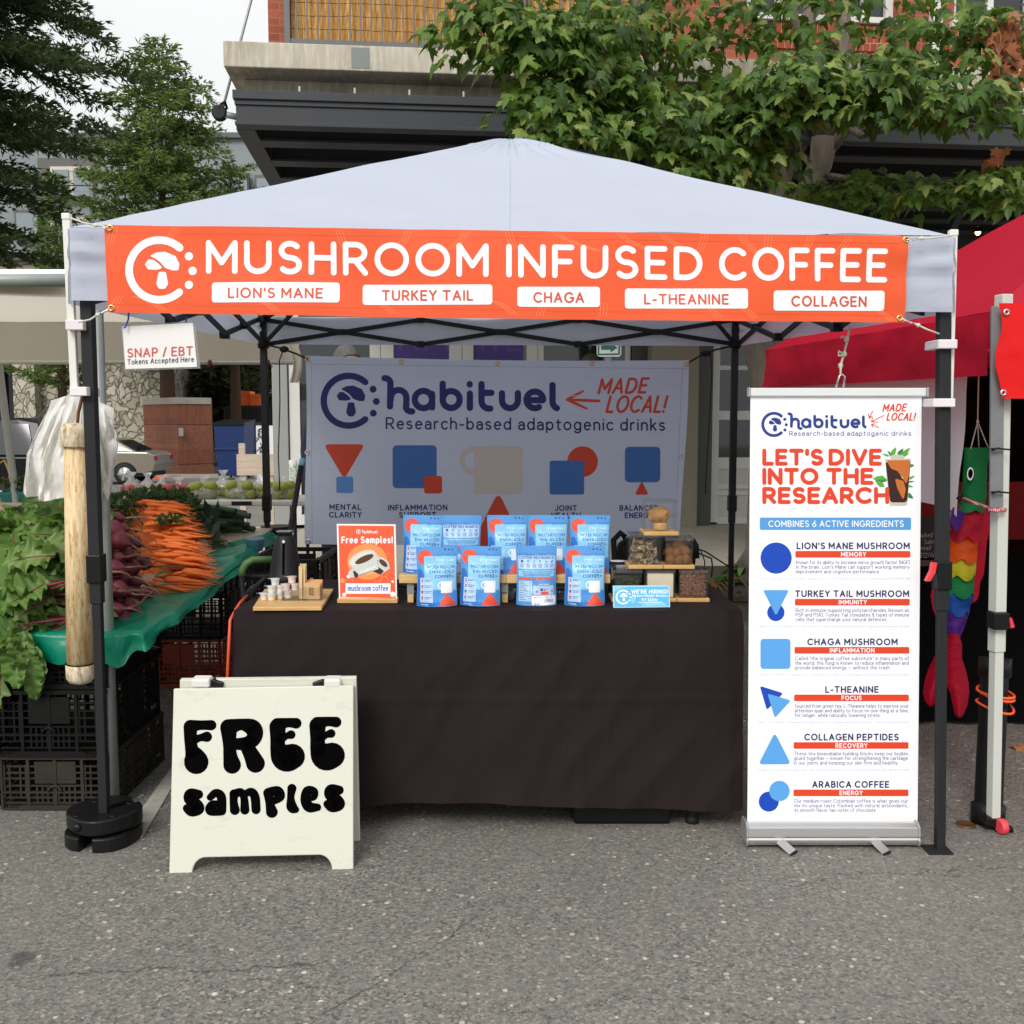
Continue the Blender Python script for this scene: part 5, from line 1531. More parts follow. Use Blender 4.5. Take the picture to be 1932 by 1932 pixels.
# ---- table under a dark cloth
YT = 3.70
zt = at(920, 1152, YT).z
xL, xR = at(441, 1158, YT).x, at(1401, 1141, YT).x
YB = YT + .74
k_ = NT('dark_plum_tablecloth')
_d1 = k_.noise(1.3, 4, k_.mapping((1.6, 1.6, .55), (0, R(38), 0)), .6); _d2 = k_.noise(1.6, 4, k_.mapping((2.2, 2, .5), (0, R(-12), 0)), .6)
CLOTHM = k_.prin(k_.mix(k_.noise(5, 5), (.014, .0098, .0102), (.025, .016, .017)), .85, spec=.15, normal=k_.bump(k_.math('ADD', _d1, _d2), .9, .04))
tb = thing('folding_table', 'folding table hidden under the dark cloth, one grey foot showing at its front corner', 'table', ((xL + xR) / 2, (YT + YB) / 2, 0))
m = MB(); m.b2((xL + .015, YT + .015, zt - .04), (xR - .015, YB - .015, zt - .006)); m.build('tabletop', WHTPLASTIC, tb, bevel=.01)
for x in (xL + .2, gz(1310, 1562).x):
    for y in (YT + .05, YB - .08):
        m = MB(); m.tube([(x, y, .0), (x, y, .1)], .019, 10); m.tube([(x, y, .1), (x, y, zt - .04)], .014, 10); m.lathe([(.012, 0), (.026, .004), (.02, .03)], (x, y, 0), 12); m.build('leg', BLKPOWDER, tb)
cl = MB()
HZ = at(950, 1528, YT - .035).z + .02
hemz = lambda x: HZ + .018 * math.sin(x * 4.2 + 2) + .012 * mnoise.noise(V(x * 3, 1, 1))
def front(s, t):
    x = lerp(xL, xR, s) + .01 * (s - .5) * t
    z = lerp(zt, hemz(x), t)
    d = -.012 * min(1, t * 12) - .035 * t * (0.75 + .7 * mnoise.noise(V(x * 1.9, .3, t * .9))) - .02 * t * math.sin(x * 6.5 + t * 1.2) * .7
    q_ = (x + t * .55) * 3.3
    d -= .018 * t * (1 - 2 * abs(mnoise.noise(V(q_, t * .8, 4)))) + .004 * (1 - 3 * abs(mnoise.noise(V(q_ * 1.9, t * 1.7 - x, 9)))) * min(1, t * 4)
    for x0_ in (-.42, .24, .78): d -= .005 * math.exp(-((x - x0_ - .02 * t) / .012) ** 2)
    d -= .004 * math.exp(-((z - .5) / .01) ** 2)
    return V(x, YT + d, z + (-.006 if 0 < s < 1 else 0) * min(1, t * 10))
cl.grid(front, 160, 60)
def sidef(x0, sg):
    def fn(s, t):
        y = lerp(YT, YB, s)
        z = lerp(zt, hemz(x0 + y), t)
        out = .02 * min(1, t * 10) + .06 * t * (.5 + .8 * mnoise.noise(V(y * 3, sg, t))) + .03 * t * math.sin(y * 13)
        fr = front(0 if sg < 0 else 1, t)
        p = V(x0 + sg * out * min(1, s * 6), lerp(fr.y, y, min(1, s * 5)), z)
        return p
    return fn
cl.grid(sidef(xL, -1), 30, 24); cl.grid(sidef(xR, 1), 30, 24)
cl.grid(lambda s, t: V(lerp(xL, xR, s), YB + .03 * t + .015 * t * math.sin(s * 40), lerp(zt, .1, t)), 60, 12)
cl.grid(lambda s, t: V(lerp(xL, xR, s), lerp(YT, YB, t), zt + .0025 * mnoise.noise(V(s * 9, t * 4, 0)) * (1 if 0 < s < 1 and 0 < t < 1 else 0)), 60, 20)
tag(cl.build('tablecloth', CLOTHM), 'dark plum black cloth draped over the table to just above the asphalt', 'tablecloth')
a, b = gz(1077, 1564), gz(1274, 1564)
a.y = b.y = YT + .03
bx = thing('storage_tote', 'black plastic tote pushed under the table, its lower side showing below the cloth', 'box', (a + b) / 2 + V(0, .2, 0))
m = MB(); m.prism([V(a.x + .012, a.y, .0), V(b.x - .012, a.y, 0), V(b.x, a.y - .006, .2), V(a.x, a.y - .006, .2)], (0, .4, 0)); m.build('body', BLKPLASTIC, bx, bevel=.012)
m = MB(); m.b2((a.x - .012, a.y - .02, .2), (b.x + .012, a.y + .42, .225)); m.build('lid', BLKPLASTIC, bx, bevel=.006)

Z2 = lambda zx, zy: (415.3 + zx * .19844, 958.5 + zy * .19844)
Z3 = lambda zx, zy: (734.8 + zx * .2315, 945.7 + zy * .2315)
Z4 = lambda zx, zy: (1086.3 + zx * .19844, 926.5 + zy * .19844)
def ont(K, zx, zy, z=0): return gz(*K(zx, zy), zt + z)
zt += .002
# ---- bamboo board with condiments
q = [ont(Z2, 312, 978), ont(Z2, 965, 975), ont(Z2, 1078, 800), ont(Z2, 424, 800)]
for p_ in q[:2]: pass
cbd = thing('bamboo_board', 'flat bamboo board at the left end of the table carrying creamers and caddy', 'board', (q[0] + q[2]) / 2)
m = MB(); m.prism(q, (0, 0, .014)); m.build('board', BAMBOO, cbd, bevel=.002)
zb = .0145
c0 = ont(Z2, 590, 880, zb); c1 = ont(Z2, 945, 880, zb)
cw = c1.x - c0.x; cdp = .075; chh = .052
cd_ = thing('condiment_caddy', 'clear acrylic caddy with three compartments of creamers, stir sticks and sugar packets', 'caddy', (c0 + c1) / 2)
m = MB(); th = .003
for i in range(4):
    x = c0.x + cw * (0, .42, .6, 1)[i]
    m.box((x, c0.y + cdp / 2, c0.z + chh / 2), (th, cdp, chh))
m.box((c0.x + cw / 2, c0.y, c0.z + chh / 2), (cw, th, chh * .98)); m.box((c0.x + cw / 2, c0.y + cdp, c0.z + chh / 2 + .004), (cw, th, chh)); m.box((c0.x + cw / 2, c0.y + cdp / 2, c0.z + .002), (cw + .01, cdp + .012, .004))
m.build('acrylic_box', ACRYL, cd_)
CUPM = M('white_creamer_cup', c255(240, 234, 222), .35, var=.03)
def creamer(name, label, loc, foil):
    t = thing(name, label, 'creamer', loc, group='creamer cups on the bamboo board')
    m = MB(); m.s = True; m.lathe([(.0125, 0), (.0135, .002), (.0155, .021), (.0185, .0235), (.0185, .025)], loc, 16); m.build('cup', CUPM, t)
    m = MB(); m.lathe([(.019, 0), (.019, .0012), (.001, .002)], loc + V(0, 0, .025), 16); m.prism([loc + V(-.017, -.008, .0256), loc + V(-.017, .008, .0256), loc + V(-.03, 0, .024)], (0, 0, .0008)); m.build('foil_lid', foil, t)
FB = M('pale_blue_foil', c255(196, 214, 230), .35, .2); FP = M('pink_foil', c255(226, 178, 184), .35, .2)
zc = lambda zx, zy, h: ont(Z2, zx, zy, h)
base = ont(Z2, 488, 876, zb)
for lbl, dx, dy, lv, f_ in (('front bottom creamer cup with blue foil in the loose stack beside the caddy', 0, 0, 0, FB), ('left bottom creamer cup with blue foil in the loose stack', -.03, .012, 0, FB), ('rear bottom creamer cup of the loose stack, tucked against the caddy', .026, .028, 0, FB),
                        ('second tier creamer cup at the front of the loose stack', -.001, .012, 1, FB), ('second tier creamer cup tucked behind in the loose stack', .026, .03, 1, FB), ('topmost creamer cup with blue foil on the loose stack', .011, .02, 2, FB)):
    creamer('creamer_cup', lbl, V(base.x + dx, base.y + dy, zt + zb + lv * .0272), f_)
cb0 = V(c0.x + cw * .2, c0.y + .03, c0.z + .005)
for lbl, dx, dy, lv in (('pink foil creamer cup at the bottom of the caddy', -.012, 0, 0), ('pink foil creamer cup in the second layer of the caddy, left', -.022, .01, 1), ('pink foil creamer cup in the second layer of the caddy beside the stir sticks', .014, .012, 1), ('pink foil creamer cup on top of the heap in the caddy', 0, .018, 2)):
    creamer('creamer_cup', lbl, cb0 + V(dx, dy, lv * .0272), FP)
sc = V(c0.x + cw * .51, c0.y + .03, c0.z + .004)
ss = thing('stir_sticks', 'bundle of pale wooden stir sticks standing in the caddy', 'stir sticks', sc)
rg = random.Random(2); SM = woodmat('pale_birch', c255(222, 190, 140), c255(240, 216, 172), (4, 4, 1), 20)
for i in range(22):
    o = sc + V(rg.uniform(-.011, .011), rg.uniform(-.018, .02), 0)
    m = MB(); m.bar(o, o + V(rg.uniform(-.004, .004), rg.uniform(-.006, .006), rg.uniform(.122, .132)), .0052, .0016, xdir=(1, rg.uniform(-1, 1), 0)); m.build('stick', SM, ss)
pk0 = V(c0.x + cw * .8, c0.y + .012, c0.z + .004)
KR = M('brown_kraft_paper', c255(206, 168, 116), .8, var=.12, vs=30); PO = M('peach_paper', c255(240, 160, 108), .7)
for i in range(6):
    t = thing('sugar_packet', ('front brown sugar packet with stamped print in the caddy', 'brown sugar packet second from the front in the caddy', 'brown sugar packet in the middle of the caddy row', 'peach sweetener packet behind the brown packets', 'peach sweetener packet standing tallest in the caddy row', 'peach sweetener packet at the back of the caddy')[i], 'packet', pk0 + V(0, i * .009, 0), group='packets in the caddy')
    m = MB(); o = pk0 + V(.0 + (i % 2) * .002, i * .009, .03 + .0015 * i)
    m.grid(lambda s, u: o + V((s - .5) * .056, -.003 * math.sin(math.pi * s) * math.sin(math.pi * u), (u - .5) * .06), 6, 6); m.build('paper', KR if i < 3 else PO, t)
    if i == 0:
        p = PR(); DKI = M('brown_ink', c255(92, 70, 48), .7)
        for k_, w_ in enumerate(('SUGAR', 'RAW')):
            p.text(w_, -24, k_ * 16, 12, 2.4, DKI, x1=24)
        p.build('stamp', lambda x, y, h: o + V(.0 + (y - 8) * .0006, -.0036 - h, .0 + x * .0006), t, .0003)

# ---- free samples sign in a wooden stand
f0_, f1_ = ont(Z2, 1112, 906), ont(Z2, 1684, 910)
fs = thing('table_sign', 'orange Free Samples mushroom coffee sign held in a wooden stand', 'sign', (f0_ + f1_) / 2)
yS = f0_.y + .02
FP_ = Plane(V(0, yS, zt + .014), V(1, yS, zt + .014), V(0, yS + .02, zt + .2))
m = MB(); m.b2((f0_.x, f0_.y, zt), (f1_.x, f0_.y + .045, zt + .017)); m.build('wood_base', BAMBOO, fs, bevel=.002)
m = MB(); m.prism([FP_.hit(*Z2(*k_)) for k_ in ((1108, 150), (1668, 155), (1682, 868), (1130, 858))], -FP_.n * .003); m.build('panel', M('sign_card', c255(246, 244, 240), .35, var=.02), fs)
p = PR(); SO = M('poster_orange', c255(240, 92, 48), .4, var=.04); SO2 = M('poster_glow_orange', c255(250, 150, 84), .4); SO3 = M('poster_deep_orange', c255(228, 78, 42), .4)
z = lambda *a: Z2(*a)
p.poly([z(1124, 166), z(1652, 170), z(1668, 856), z(1142, 848)], SO, 1)
p.ell(*z(1400, 510), 38, 34, SO2, 1.6); p.ell(*z(1400, 520), 28, 22, M('poster_pale_glow', c255(253, 182, 118), .4), 2.2)
logo(p, *z(1316, 224), 4, WHITE, 3); wordmark(p, z(1348, 0)[0], z(1498, 0)[0], z(0, 204)[1], z(0, 246)[1], WHITE, 3)
p.text('Free Samples!', z(1152, 0)[0], z(0, 330)[1], 10.6, 2.6, WHITE, x1=z(1642, 0)[0], lay=3)
CUPG = M('paper_cup_print', c255(206, 212, 206), .4); CUPD = M('cup_band_print', c255(36, 36, 36), .4); COFP = M('coffee_print', c255(80, 48, 26), .4)
p.rpoly([z(1490, 460), z(1620, 570), z(1530, 634), z(1430, 560)], 2, CUPG, 3); p.rpoly([z(1480, 540), z(1560, 600), z(1526, 634), z(1450, 600)], 2, CUPD, 3.6); p.ell(*z(1555, 520), 13, 7, CUPG, 3.5, rot=42); p.ell(*z(1552, 524), 10, 4.6, COFP, 4.2, rot=42)
p.rpoly([z(1215, 610), z(1270, 570), z(1310, 640), z(1290, 662), z(1240, 658)], 2, CUPG, 3); p.rpoly([z(1262, 600), z(1320, 600), z(1310, 656), z(1280, 662)], 1, CUPD, 3.5)
p.rpoly([z(1220, 530), z(1484, 420), z(1508, 580), z(1320, 636)], 2, CUPG, 4); p.rpoly([z(1262, 580), z(1500, 490), z(1508, 584), z(1326, 638)], 2, CUPD, 4.6)
p.ell(*z(1352, 478), 27, 13, CUPG, 5, rot=-24); p.ell(*z(1352, 480), 24.5, 10.5, M('cup_inside_print', c255(222, 220, 206), .4), 5.6, rot=-24); p.ell(*z(1372, 486), 19, 6, COFP, 6.2, rot=-25)
p.text('habituel', z(1366, 0)[0], z(0, 612)[1], 5, .9, WHITE, x1=z(1478, 0)[0], lay=6, slope=-.42)
logo(p, *z(1342, 608), 2.6, WHITE, 6)
p.rrect(*z(1192, 716), *z(1620, 815), 1, WHITE, 3); p.text('mushroom coffee', z(1214, 0)[0], z(0, 786)[1], 9.5, 1.5, M('periwinkle_print', c255(70, 96, 190), .5), x1=z(1598, 0)[0], lay=4)
for x, y, r_, c in ((1180, 825, 4, WHITE), (1642, 820, 5.5, WHITE), (1642, 700, 2.6, WHITE), (1165, 690, 5, SO2), (1222, 650, 4, WHITE)):
    p.poly([(z(x, y)[0] + r_ * math.cos(R(a + 20)), z(x, y)[1] + r_ * math.sin(R(a + 20))) for a in range(0, 360, 60)], c, 3)
for hx, hy, hr in ((1500, 660, 9), (1560, 690, 9), (1620, 650, 9), (1230, 700, 8), (1600, 470, 8)):
    p.stroke([(z(hx, hy)[0] + hr * math.cos(R(a)), z(hx, hy)[1] + hr * math.sin(R(a))) for a in range(0, 361, 60)], .35, SO2, 2, 2)
p.build('poster_print', FP_.hit, fs, .00025)

# ---- black dispenser
dk = at(539, 1090, 4.38)
t = thing('coffee_dispenser', 'matte black cone shaped coffee dispenser with a dark front slot, behind the creamers', 'dispenser', V(dk.x, dk.y, zt))
MK = M('matte_black', (.014, .014, .015), .5, var=.1)
hD = at(622, 1010, dk.y).z - zt; rB = 150 * .19844 / F * 4.4 
m = MB(); m.lathe([(rB * 1.04, 0), (rB * 1.08, .012), (rB * 1.02, .03), (rB * .97, .045), (rB * .8, hD * .62), (rB * .64, hD * .95), (rB * .58, hD), (rB * .3, hD + .004)], (dk.x, dk.y, zt), 36); m.build('body', MK, t)
m = MB(); m.box((dk.x + .005, dk.y - rB * .84, zt + hD * .52), (.008, .01, hD * .66), Euler((-.13, 0, 0)).to_matrix()); m.build('slot', BLACKP, t)
m = MB(); m.lathe([(.009, 0), (.009, .004), (.004, .005)], (dk.x + .005, dk.y - rB * .7, zt + hD * .88), 12, ax=(0, -1, .2)); m.build('button', METAL, t)
m = MB(); m.b2((dk.x - .03, dk.y - .025, zt + hD + .003), (dk.x + .03, dk.y + .025, zt + hD + .018)); m.build('lid', BLKPLASTIC, t, bevel=.005)
m = MB(); m.b2((dk.x - .032, dk.y - .027, zt + hD + .0182), (dk.x + .032, dk.y + .02, zt + hD + .021)); m.build('lid_rim', METAL, t)
t = thing('broom_handle', 'dark pole with pale blue tip leaning up behind the black dispenser', 'pole', V(at(575, 1060, 5.5).x, 5.5, 0))
m = MB(); m.tube([V(at(520, 1100, 5.5).x, 5.4, 0.02), at(546, 1010, 5.6), at(568, 880, 5.75)], .016, 8); m.build('shaft', BLKPOWDER, t)
m = MB(); m.tube([at(568, 880, 5.75), at(571.5, 866, 5.77)], .018, 8); m.build('tip', M('pale_blue_tip', c255(120, 180, 204), .5), t)
m = MB(); m.box(V(at(520, 1100, 5.5).x, 5.4, .03), (.3, .05, .06)); m.build('broom_head', BLKPLASTIC, t)

# ---- shelf riser
sy = ont(Z3, 165, 850).y + .055
zsh = at(*Z3(165, 600), sy).z - zt
shelf = thing('shelf_riser', 'low pine plank riser on metal brackets holding the rear row of pouches', 'shelf', V(at(920, 1100, sy).x, sy + .06, zt))
PINE = woodmat('pine_wood', c255(214, 172, 104), c255(234, 200, 138), (1.5, 12, 12), 8)
hp = (660 - 592) * .2315 / F * 3.95
for z0_, z1_ in ((78, 949), (952, 1800)):
    a, b = at(*Z3(z0_, 600), sy), at(*Z3(z1_, 600), sy)
    m = MB(); m.b2((a.x, sy, zt + zsh - hp), (b.x, sy + .12, zt + zsh)); m.build('plank', PINE, shelf, bevel=.002)
for zx in (168, 940, 1715):
    a = at(*Z3(zx, 700), sy)
    m = MB(); m.b2((a.x - .011, sy + .012, zt + .0), (a.x + .011, sy + .1, zt + .03)); m.build('wood_foot', PINE, shelf)
    m = MB(); m.b2((a.x - .013, sy + .014, zt + .03), (a.x + .013, sy + .018, zt + zsh - hp)); m.b2((a.x - .013, sy + .018, zt + zsh - hp - .004), (a.x + .035, sy + .1, zt + zsh - hp)); m.build('bracket', STEEL, shelf)
for i, zx in enumerate((640, 930, 1170, 1400)):
    a = at(*Z3(zx, 780), sy + .03)
    t = thing('tasting_bowl', 'small clear bowl ' + ('between the first two front pouches', 'under the riser joint between the front pouches', 'behind the white based pouch under the riser', 'behind the pouch gap under the riser at its far end')[i], 'bowl', V(a.x, sy + .06, zt), group='clear bowls under the riser')
    m = MB(); m.lathe([(.028, 0), (.034, .002), (.05, .04), (.052, .042), (.049, .04), (.032, .005)], (a.x, sy + .06, zt), 20, close=False); m.build('bowl', acrylic('frosted_bowl', (.9, .9, .9), .1, .12), t)

# ---- pouches of mushroom coffee
PW, PH = .154, .222
PB = M('pouch_blue_film', c255(84, 152, 218), .33, var=.05, bump=.25, bs=22, bd=.006, spec=.6)
PP = M('pouch_pale_panel', c255(142, 204, 240), .35, bump=.25, bs=22, bd=.006, var=.03)
PD = M('pouch_deep_blue', c255(46, 112, 196), .35, var=.04)
PM = M('pouch_mid_blue', c255(74, 146, 218), .35, var=.04)
POR = M('pouch_orange_print', c255(236, 84, 52), .38, var=.04)
PLST = M('pouch_list_panel', c255(176, 208, 240), .4, var=.03)
PTX2 = M('pouch_blue_lettering', c255(44, 78, 160), .5)
PTW = M('pouch_pale_lettering', c255(236, 246, 252), .5)
def psurf(seed):
    def fn(s, t, back=False):
        hw = PW / 2 * (1 - .05 * math.sin(math.pi * min(1, t * 1.1)) - .02 * max(0, .1 - t) * 10)
        x = (s - .5) * 2 * hw
        edge = max(0, 1 - abs(2 * s - 1) ** 2.6)
        prof = .034 * max(0, (1 - t) ** .8) * (1 - .75 * max(0, t - .55) / .45) + .003
        if t > .86: prof = .002 + .004 * (1 - t) / .14
        w = .0045 * edge * mnoise.noise(V(s * 4 + seed, t * 5, seed * 3)) * (1 if .03 < t < .86 else .25) + .004 * edge * (t < .86) * mnoise.noise(V((s + t) * 7, (s - t) * 2.2, seed * 9))
        y = -(prof * edge + w)
        return V(x, -y if back else y, t * PH - .006 * (1 - t) * (1 - edge) * 0)
    return fn
def pouch(kind_, seed):
    t = thing('coffee_pouch', 'x', 'pouch', (0, 0, 0), group='pouches of mushroom coffee')
    sf = psurf(seed)
    m = MB(); m.grid(lambda s, u: sf(s, u), 18, 30); m.grid(lambda s, u: sf(1 - s, u, True), 18, 30); m.build('bag', PB, t)
    fn = lambda x, y, h: sf(min(1, max(0, x / 325)), min(1, max(0, 1 - y / 480))) + V(0, -h, 0)
    p = PR()
    p.stroke([(8, 58), (317, 58)], 3, PM, 1, 2); p.stroke([(8, 70), (317, 70)], 2, PD, 1, 2)
    if kind_ == 0:
        p.poly([(4, 470), (4, 250), (40, 235), (70, 270), (110, 300), (180, 320), (321, 330), (321, 476), (20, 476)], PM, 1)
        p.poly([(4, 474), (4, 190), (20, 175), (40, 190), (55, 230), (60, 262), (40, 300), (22, 380), (26, 440), (70, 448), (130, 440), (200, 452), (200, 476)], PD, 1.6)
        p.ell(72, 88, 60, 60, POR, 2, 30)
        p.rrect(60, 76, 320, 340, 12, PP, 2.7)
        p.poly([(60, 330), (320, 330), (320, 352), (60, 342)], PP, 2.7)
        p.rrect(26, 250, 130, 446, 4, PLST, 3.4)
        logo(p, 166, 106, 9, PTW, 4); p.text('habituel', 182, 113, 14, 3, PTW, x1=300, lay=4)
        for w_, x0, x1, yb in (('MUSHROOM', 86, 306, 173), ('ENHANCED', 102, 304, 211), ('COFFEE+', 146, 302, 248)):
            p.text(w_, x0, yb, 21, 4.2 if w_ != 'COFFEE+' else 5.4, PTX2, x1=x1, lay=4, seg=10)
        for i in range(4):
            y = 272 + i * 46
            if i == 0: p.poly([(36, y - 12), (54, y - 12), (45, y + 6)], POR, 4)
            else: p.rrect(36, y - 10, 52, y + 6, 3, POR if i != 2 else PTX2, 4)
            p.rrect(40, y + 4, 50, y + 14, 2, PTX2 if i == 0 else POR, 4.6)
            for k_ in range(2): p.stroke([(64, y - 6 + k_ * 11), (120 - 14 * k_, y - 6 + k_ * 11)], 2.2, GREYTX, 4, 2)
        p.rpoly([(245, 372), (330, 478), (168, 478)] if False else [(243, 368), (321, 474), (172, 474)], 6, POR, 3.4)
        p.rrect(196, 276, 288, 370, 7, WHITE, 4.2); p.stroke([(200 - 26 * math.sin(R(a)), 308 - 26 * math.cos(R(a))) for a in range(-10, 191, 14)], 5, WHITE, 4.2)
        p.rrect(222, 16, 236, 30, 1, PTX2, 2); p.ell(258, 23, 7.5, 7.5, PTX2, 2, 14); p.poly([(278, 31), (294, 31), (286, 15)], PTX2, 2)
        p.stroke([(34, 462), (92, 464)], 2, PTW, 4, 2)
    else:
        p.rrect(14, 78, 312, 186, 10, PLST, 2)
        p.text('COFFEE REIMAGINED', 22, 104, 20, 4, PTX2, x1=306, lay=3, seg=10)
        for i in range(6):
            x = 46 + i * 49
            if i == 0: p.ell(x, 124, 11, 11, PTX2, 3, 14)
            elif i == 1: p.rrect(x - 10, 114, x + 10, 134, 2, SKYB, 3)
            elif i == 2: p.poly([(x - 9, 115), (x + 9, 115), (x, 134)], SKYB, 3); p.ell(x, 131, 5, 5, PTX2, 3.6, 10)
            elif i == 3: p.poly([(x - 10, 114), (x + 6, 120), (x - 3, 134)], PTX2, 3)
            elif i == 4: p.poly([(x, 113), (x + 11, 134), (x - 11, 134)], SKYB, 3)
            else: p.ell(x + 4, 119, 7, 7, SKYB, 3, 12); p.ell(x - 3, 128, 7, 7, PTX2, 3.6, 12)
            for k_ in range(4): p.stroke([(x - 16 + 3 * (k_ % 2), 146 + k_ * 8), (x + 15 - 3 * (k_ % 2), 146 + k_ * 8)], 1.7, GREYTX, 3, 2)
        p.rrect(14, 196, 308, 246, 6, PP, 2)
        for k_ in range(4): p.stroke([(44 + 4 * k_, 206 + k_ * 10), (296 - 6 * k_, 206 + k_ * 10)], 1.8, PTX2, 3, 2)
        p.rrect(18, 256, 124, 272, 4, POR, 2)
        for x0, x1 in ((136, 160), (172, 216), (230, 272), (280, 300)): p.rrect(x0, 254, x1, 274, 4, POR, 2)
        p.rrect(18, 280, 126, 446, 4, PLST, 2)
        for k_ in range(11): p.stroke([(26, 292 + k_ * 14), (62 + 18 * (k_ % 3), 292 + k_ * 14)], 1.8, GREYTX, 3, 2); p.stroke([(104, 292 + k_ * 14), (118, 292 + k_ * 14)], 1.8, GREYTX, 3, 2)
        p.text('HOW TO BREW', 180, 312, 8, 2, PTW, x1=270, lay=3, seg=6)
        p.rrect(136, 318, 302, 392, 5, PLST, 2); p.ell(166, 366, 12, 9, POR, 3, 14); p.rrect(196, 340, 216, 360, 2, PTX2, 3); p.rrect(190, 368, 262, 390, 6, POR, 3); p.rrect(226, 344, 244, 362, 2, POR, 3); p.rrect(284, 352, 296, 378, 2, POR, 3)
        p.rrect(124, 398, 316, 474, 12, WHITE, 2); p.text('READY FOR YOUR NEXT CUP?', 140, 414, 6, 1.6, PTX2, x1=292, lay=3, seg=6)
        x = 226; rg_ = random.Random(3)
        while x < 292:
            w_ = rg_.choice((1.4, 2.4, 3.4)); p.poly([(x, 424), (x + w_, 424), (x + w_, 454), (x, 454)], PTX2, 3); x += w_ + rg_.choice((1.6, 2.4, 3.2))
    p.build('artwork', fn, t, .00022, cut=16)
    return t
pf1, pf2, pb1 = pouch(0, 1.3), pouch(0, 5.1), pouch(1, 2.2)
def place(src, first, K, zx, zy, z, lbl, rot, roll=0, Y=None):
    q = ont(K, zx, zy, z)
    if Y: q = at(*K(zx, zy), Y); q.z = zt + z
    e = Euler((-.03, roll, rot))
    if first:
        src.location = q; src.rotation_euler = e; src['label'] = lbl; return src
    return dup(src, q, e, lbl)
yr = sy + .055
place(pf1, True, Z3, 388, 850, 0, 'leftmost front row blue mushroom coffee pouch beside the orange Free Samples sign', .06)
place(pf2, True, Z3, 738, 845, 0, 'second front row blue mushroom coffee pouch with orange circle', -.02, .02)
place(pb1, True, Z3, 1197, 842, 0, 'front row blue pouch turned to its back, Coffee Reimagined panel and barcode', 0)
place(pf1, False, Z3, 1590, 845, 0, 'rightmost front row blue mushroom coffee pouch beside the hiring sign', -.05)
place(pf2, False, Z3, 268, 600, zsh, 'leftmost rear blue mushroom coffee pouch up on the riser, half hidden', -.05, .02, yr)
place(pb1, False, Z3, 585, 600, zsh, 'rear row pouch turned to its back on the riser, showing Coffee Reimagined', .03, .0, yr)
place(pf1, False, Z3, 960, 600, zsh, 'rear row blue mushroom coffee pouch in the middle of the riser', 0, 0, yr)
place(pf2, False, Z3, 1288, 600, zsh, 'rear row blue mushroom coffee pouch behind the back facing front pouch', .02, 0, yr)
place(pf1, False, Z3, 1630, 600, zsh, 'rightmost rear blue mushroom coffee pouch on the riser', -.03, 0, yr)

# ---- clear display boxes
def cube(lbl, zx0, zx1, zyb, z, Y=None):
    a, b = ont(Z4, zx0, zyb, z), ont(Z4, zx1, zyb, z)
    if Y is not None:
        a, b = at(*Z4(zx0, zyb), Y), at(*Z4(zx1, zyb), Y)
    y0 = a.y; w = b.x - a.x; z0 = zt + z
    t = thing('display_box', lbl, 'display box', V((a.x + b.x) / 2, y0 + w / 2, z0), group='clear cubes stacked in a pyramid')
    m = MB(); m.b2((a.x, y0, z0), (b.x, y0 + w, z0 + .015)); m.build('bamboo_base', BAMBOO, t, bevel=.003)
    i = w * .06; x0, x1, y1, y2 = a.x + i, b.x - i, y0 + i, y0 + w - i; zz = z0 + .0155; hh = w * .84
    m = MB(); th = .0025
    m.b2((x0, y1, zz), (x1, y1 + th, zz + hh)); m.b2((x0, y2 - th, zz), (x1, y2, zz + hh)); m.b2((x0, y1 + th, zz), (x0 + th, y2 - th, zz + hh)); m.b2((x1 - th, y1 + th, zz), (x1, y2 - th, zz + hh))
    m.build('acrylic_walls', ACRYL, t)
    m = MB(); m.b2((x0 - .001, y1 - .001, zz + hh + .0005), (x1 + .001, y2 + .001, zz + hh + .006)); m.b2((x0 - .0012, y1 - .0015, zz + hh - .006), (x1 + .0012, y1 - .0001, zz + hh + .0004)); m.build('lid', acrylic('lid_acrylic', (.88, .9, .9), .18), t)
    return t, x0 + .004, x1 - .004, y1 + .004, y2 - .004, zz + .001, hh
Hc = lambda: 0
yq = ont(Z4, 1100, 1058).y
bxR = cube('clear cube full of coffee beans at the bottom corner of the pyramid', 965, 1275, 1058, 0)
wq = (1275 - 965) * .19844 / F * yq
hq = .0155 + (at(*Z4(1275, 1058), yq).x - at(*Z4(965, 1058), yq).x) * .84 + .0065
bxM = cube('cube holding white powder in the middle of the bottom tier', 655, 960, 1058, 0)
bxL = cube('clear cube of shredded dark tea leaves at the bottom tier behind the hiring sign', 340, 648, 1058, 0)
zq1 = hq + .0005
bA = cube('clear cube of sliced dried mushrooms in the middle tier', 500, 832, 775, zq1, yq + .004)
bBx = cube('clear cube of brown chaga chunks in the middle tier', 836, 1133, 775, zq1, yq + .004)
zq2 = zq1 + hq + .001
bC = cube('topmost clear cube with a fluffy tan lion\'s mane mushroom on a round wooden block', 645, 980, 470, zq2, yq + .008)
BEAN = leafmat('roasted_beans', [c255(112, 74, 52), c255(150, 104, 76), c255(84, 54, 38)], 0, .34)
rg = random.Random(8)
t, x0, x1, y0, y1, z0, hh = bxR
m = MB(); m.b2((x0 + .006, y0 + .008, z0), (x1 - .006, y1 - .008, z0 + hh * .9)); m.build('bean_core', BEAN, t)
m = MB()
for i in range(420):
    f = rg.random()
    if f < .62: c = V(rg.uniform(x0 + .005, x1 - .005), y0 + .007, z0 + rg.uniform(.004, hh * .93))
    elif f < .8: c = V(x1 - .006, rg.uniform(y0, y1), z0 + rg.uniform(.004, hh * .93))
    else: c = V(rg.uniform(x0, x1), rg.uniform(y0, y1), z0 + hh * .92)
    m.ell(c, (.0082, .006, .005), 8, 5, Euler((rg.uniform(0, 6), rg.uniform(0, 6), rg.uniform(0, 6))).to_matrix())
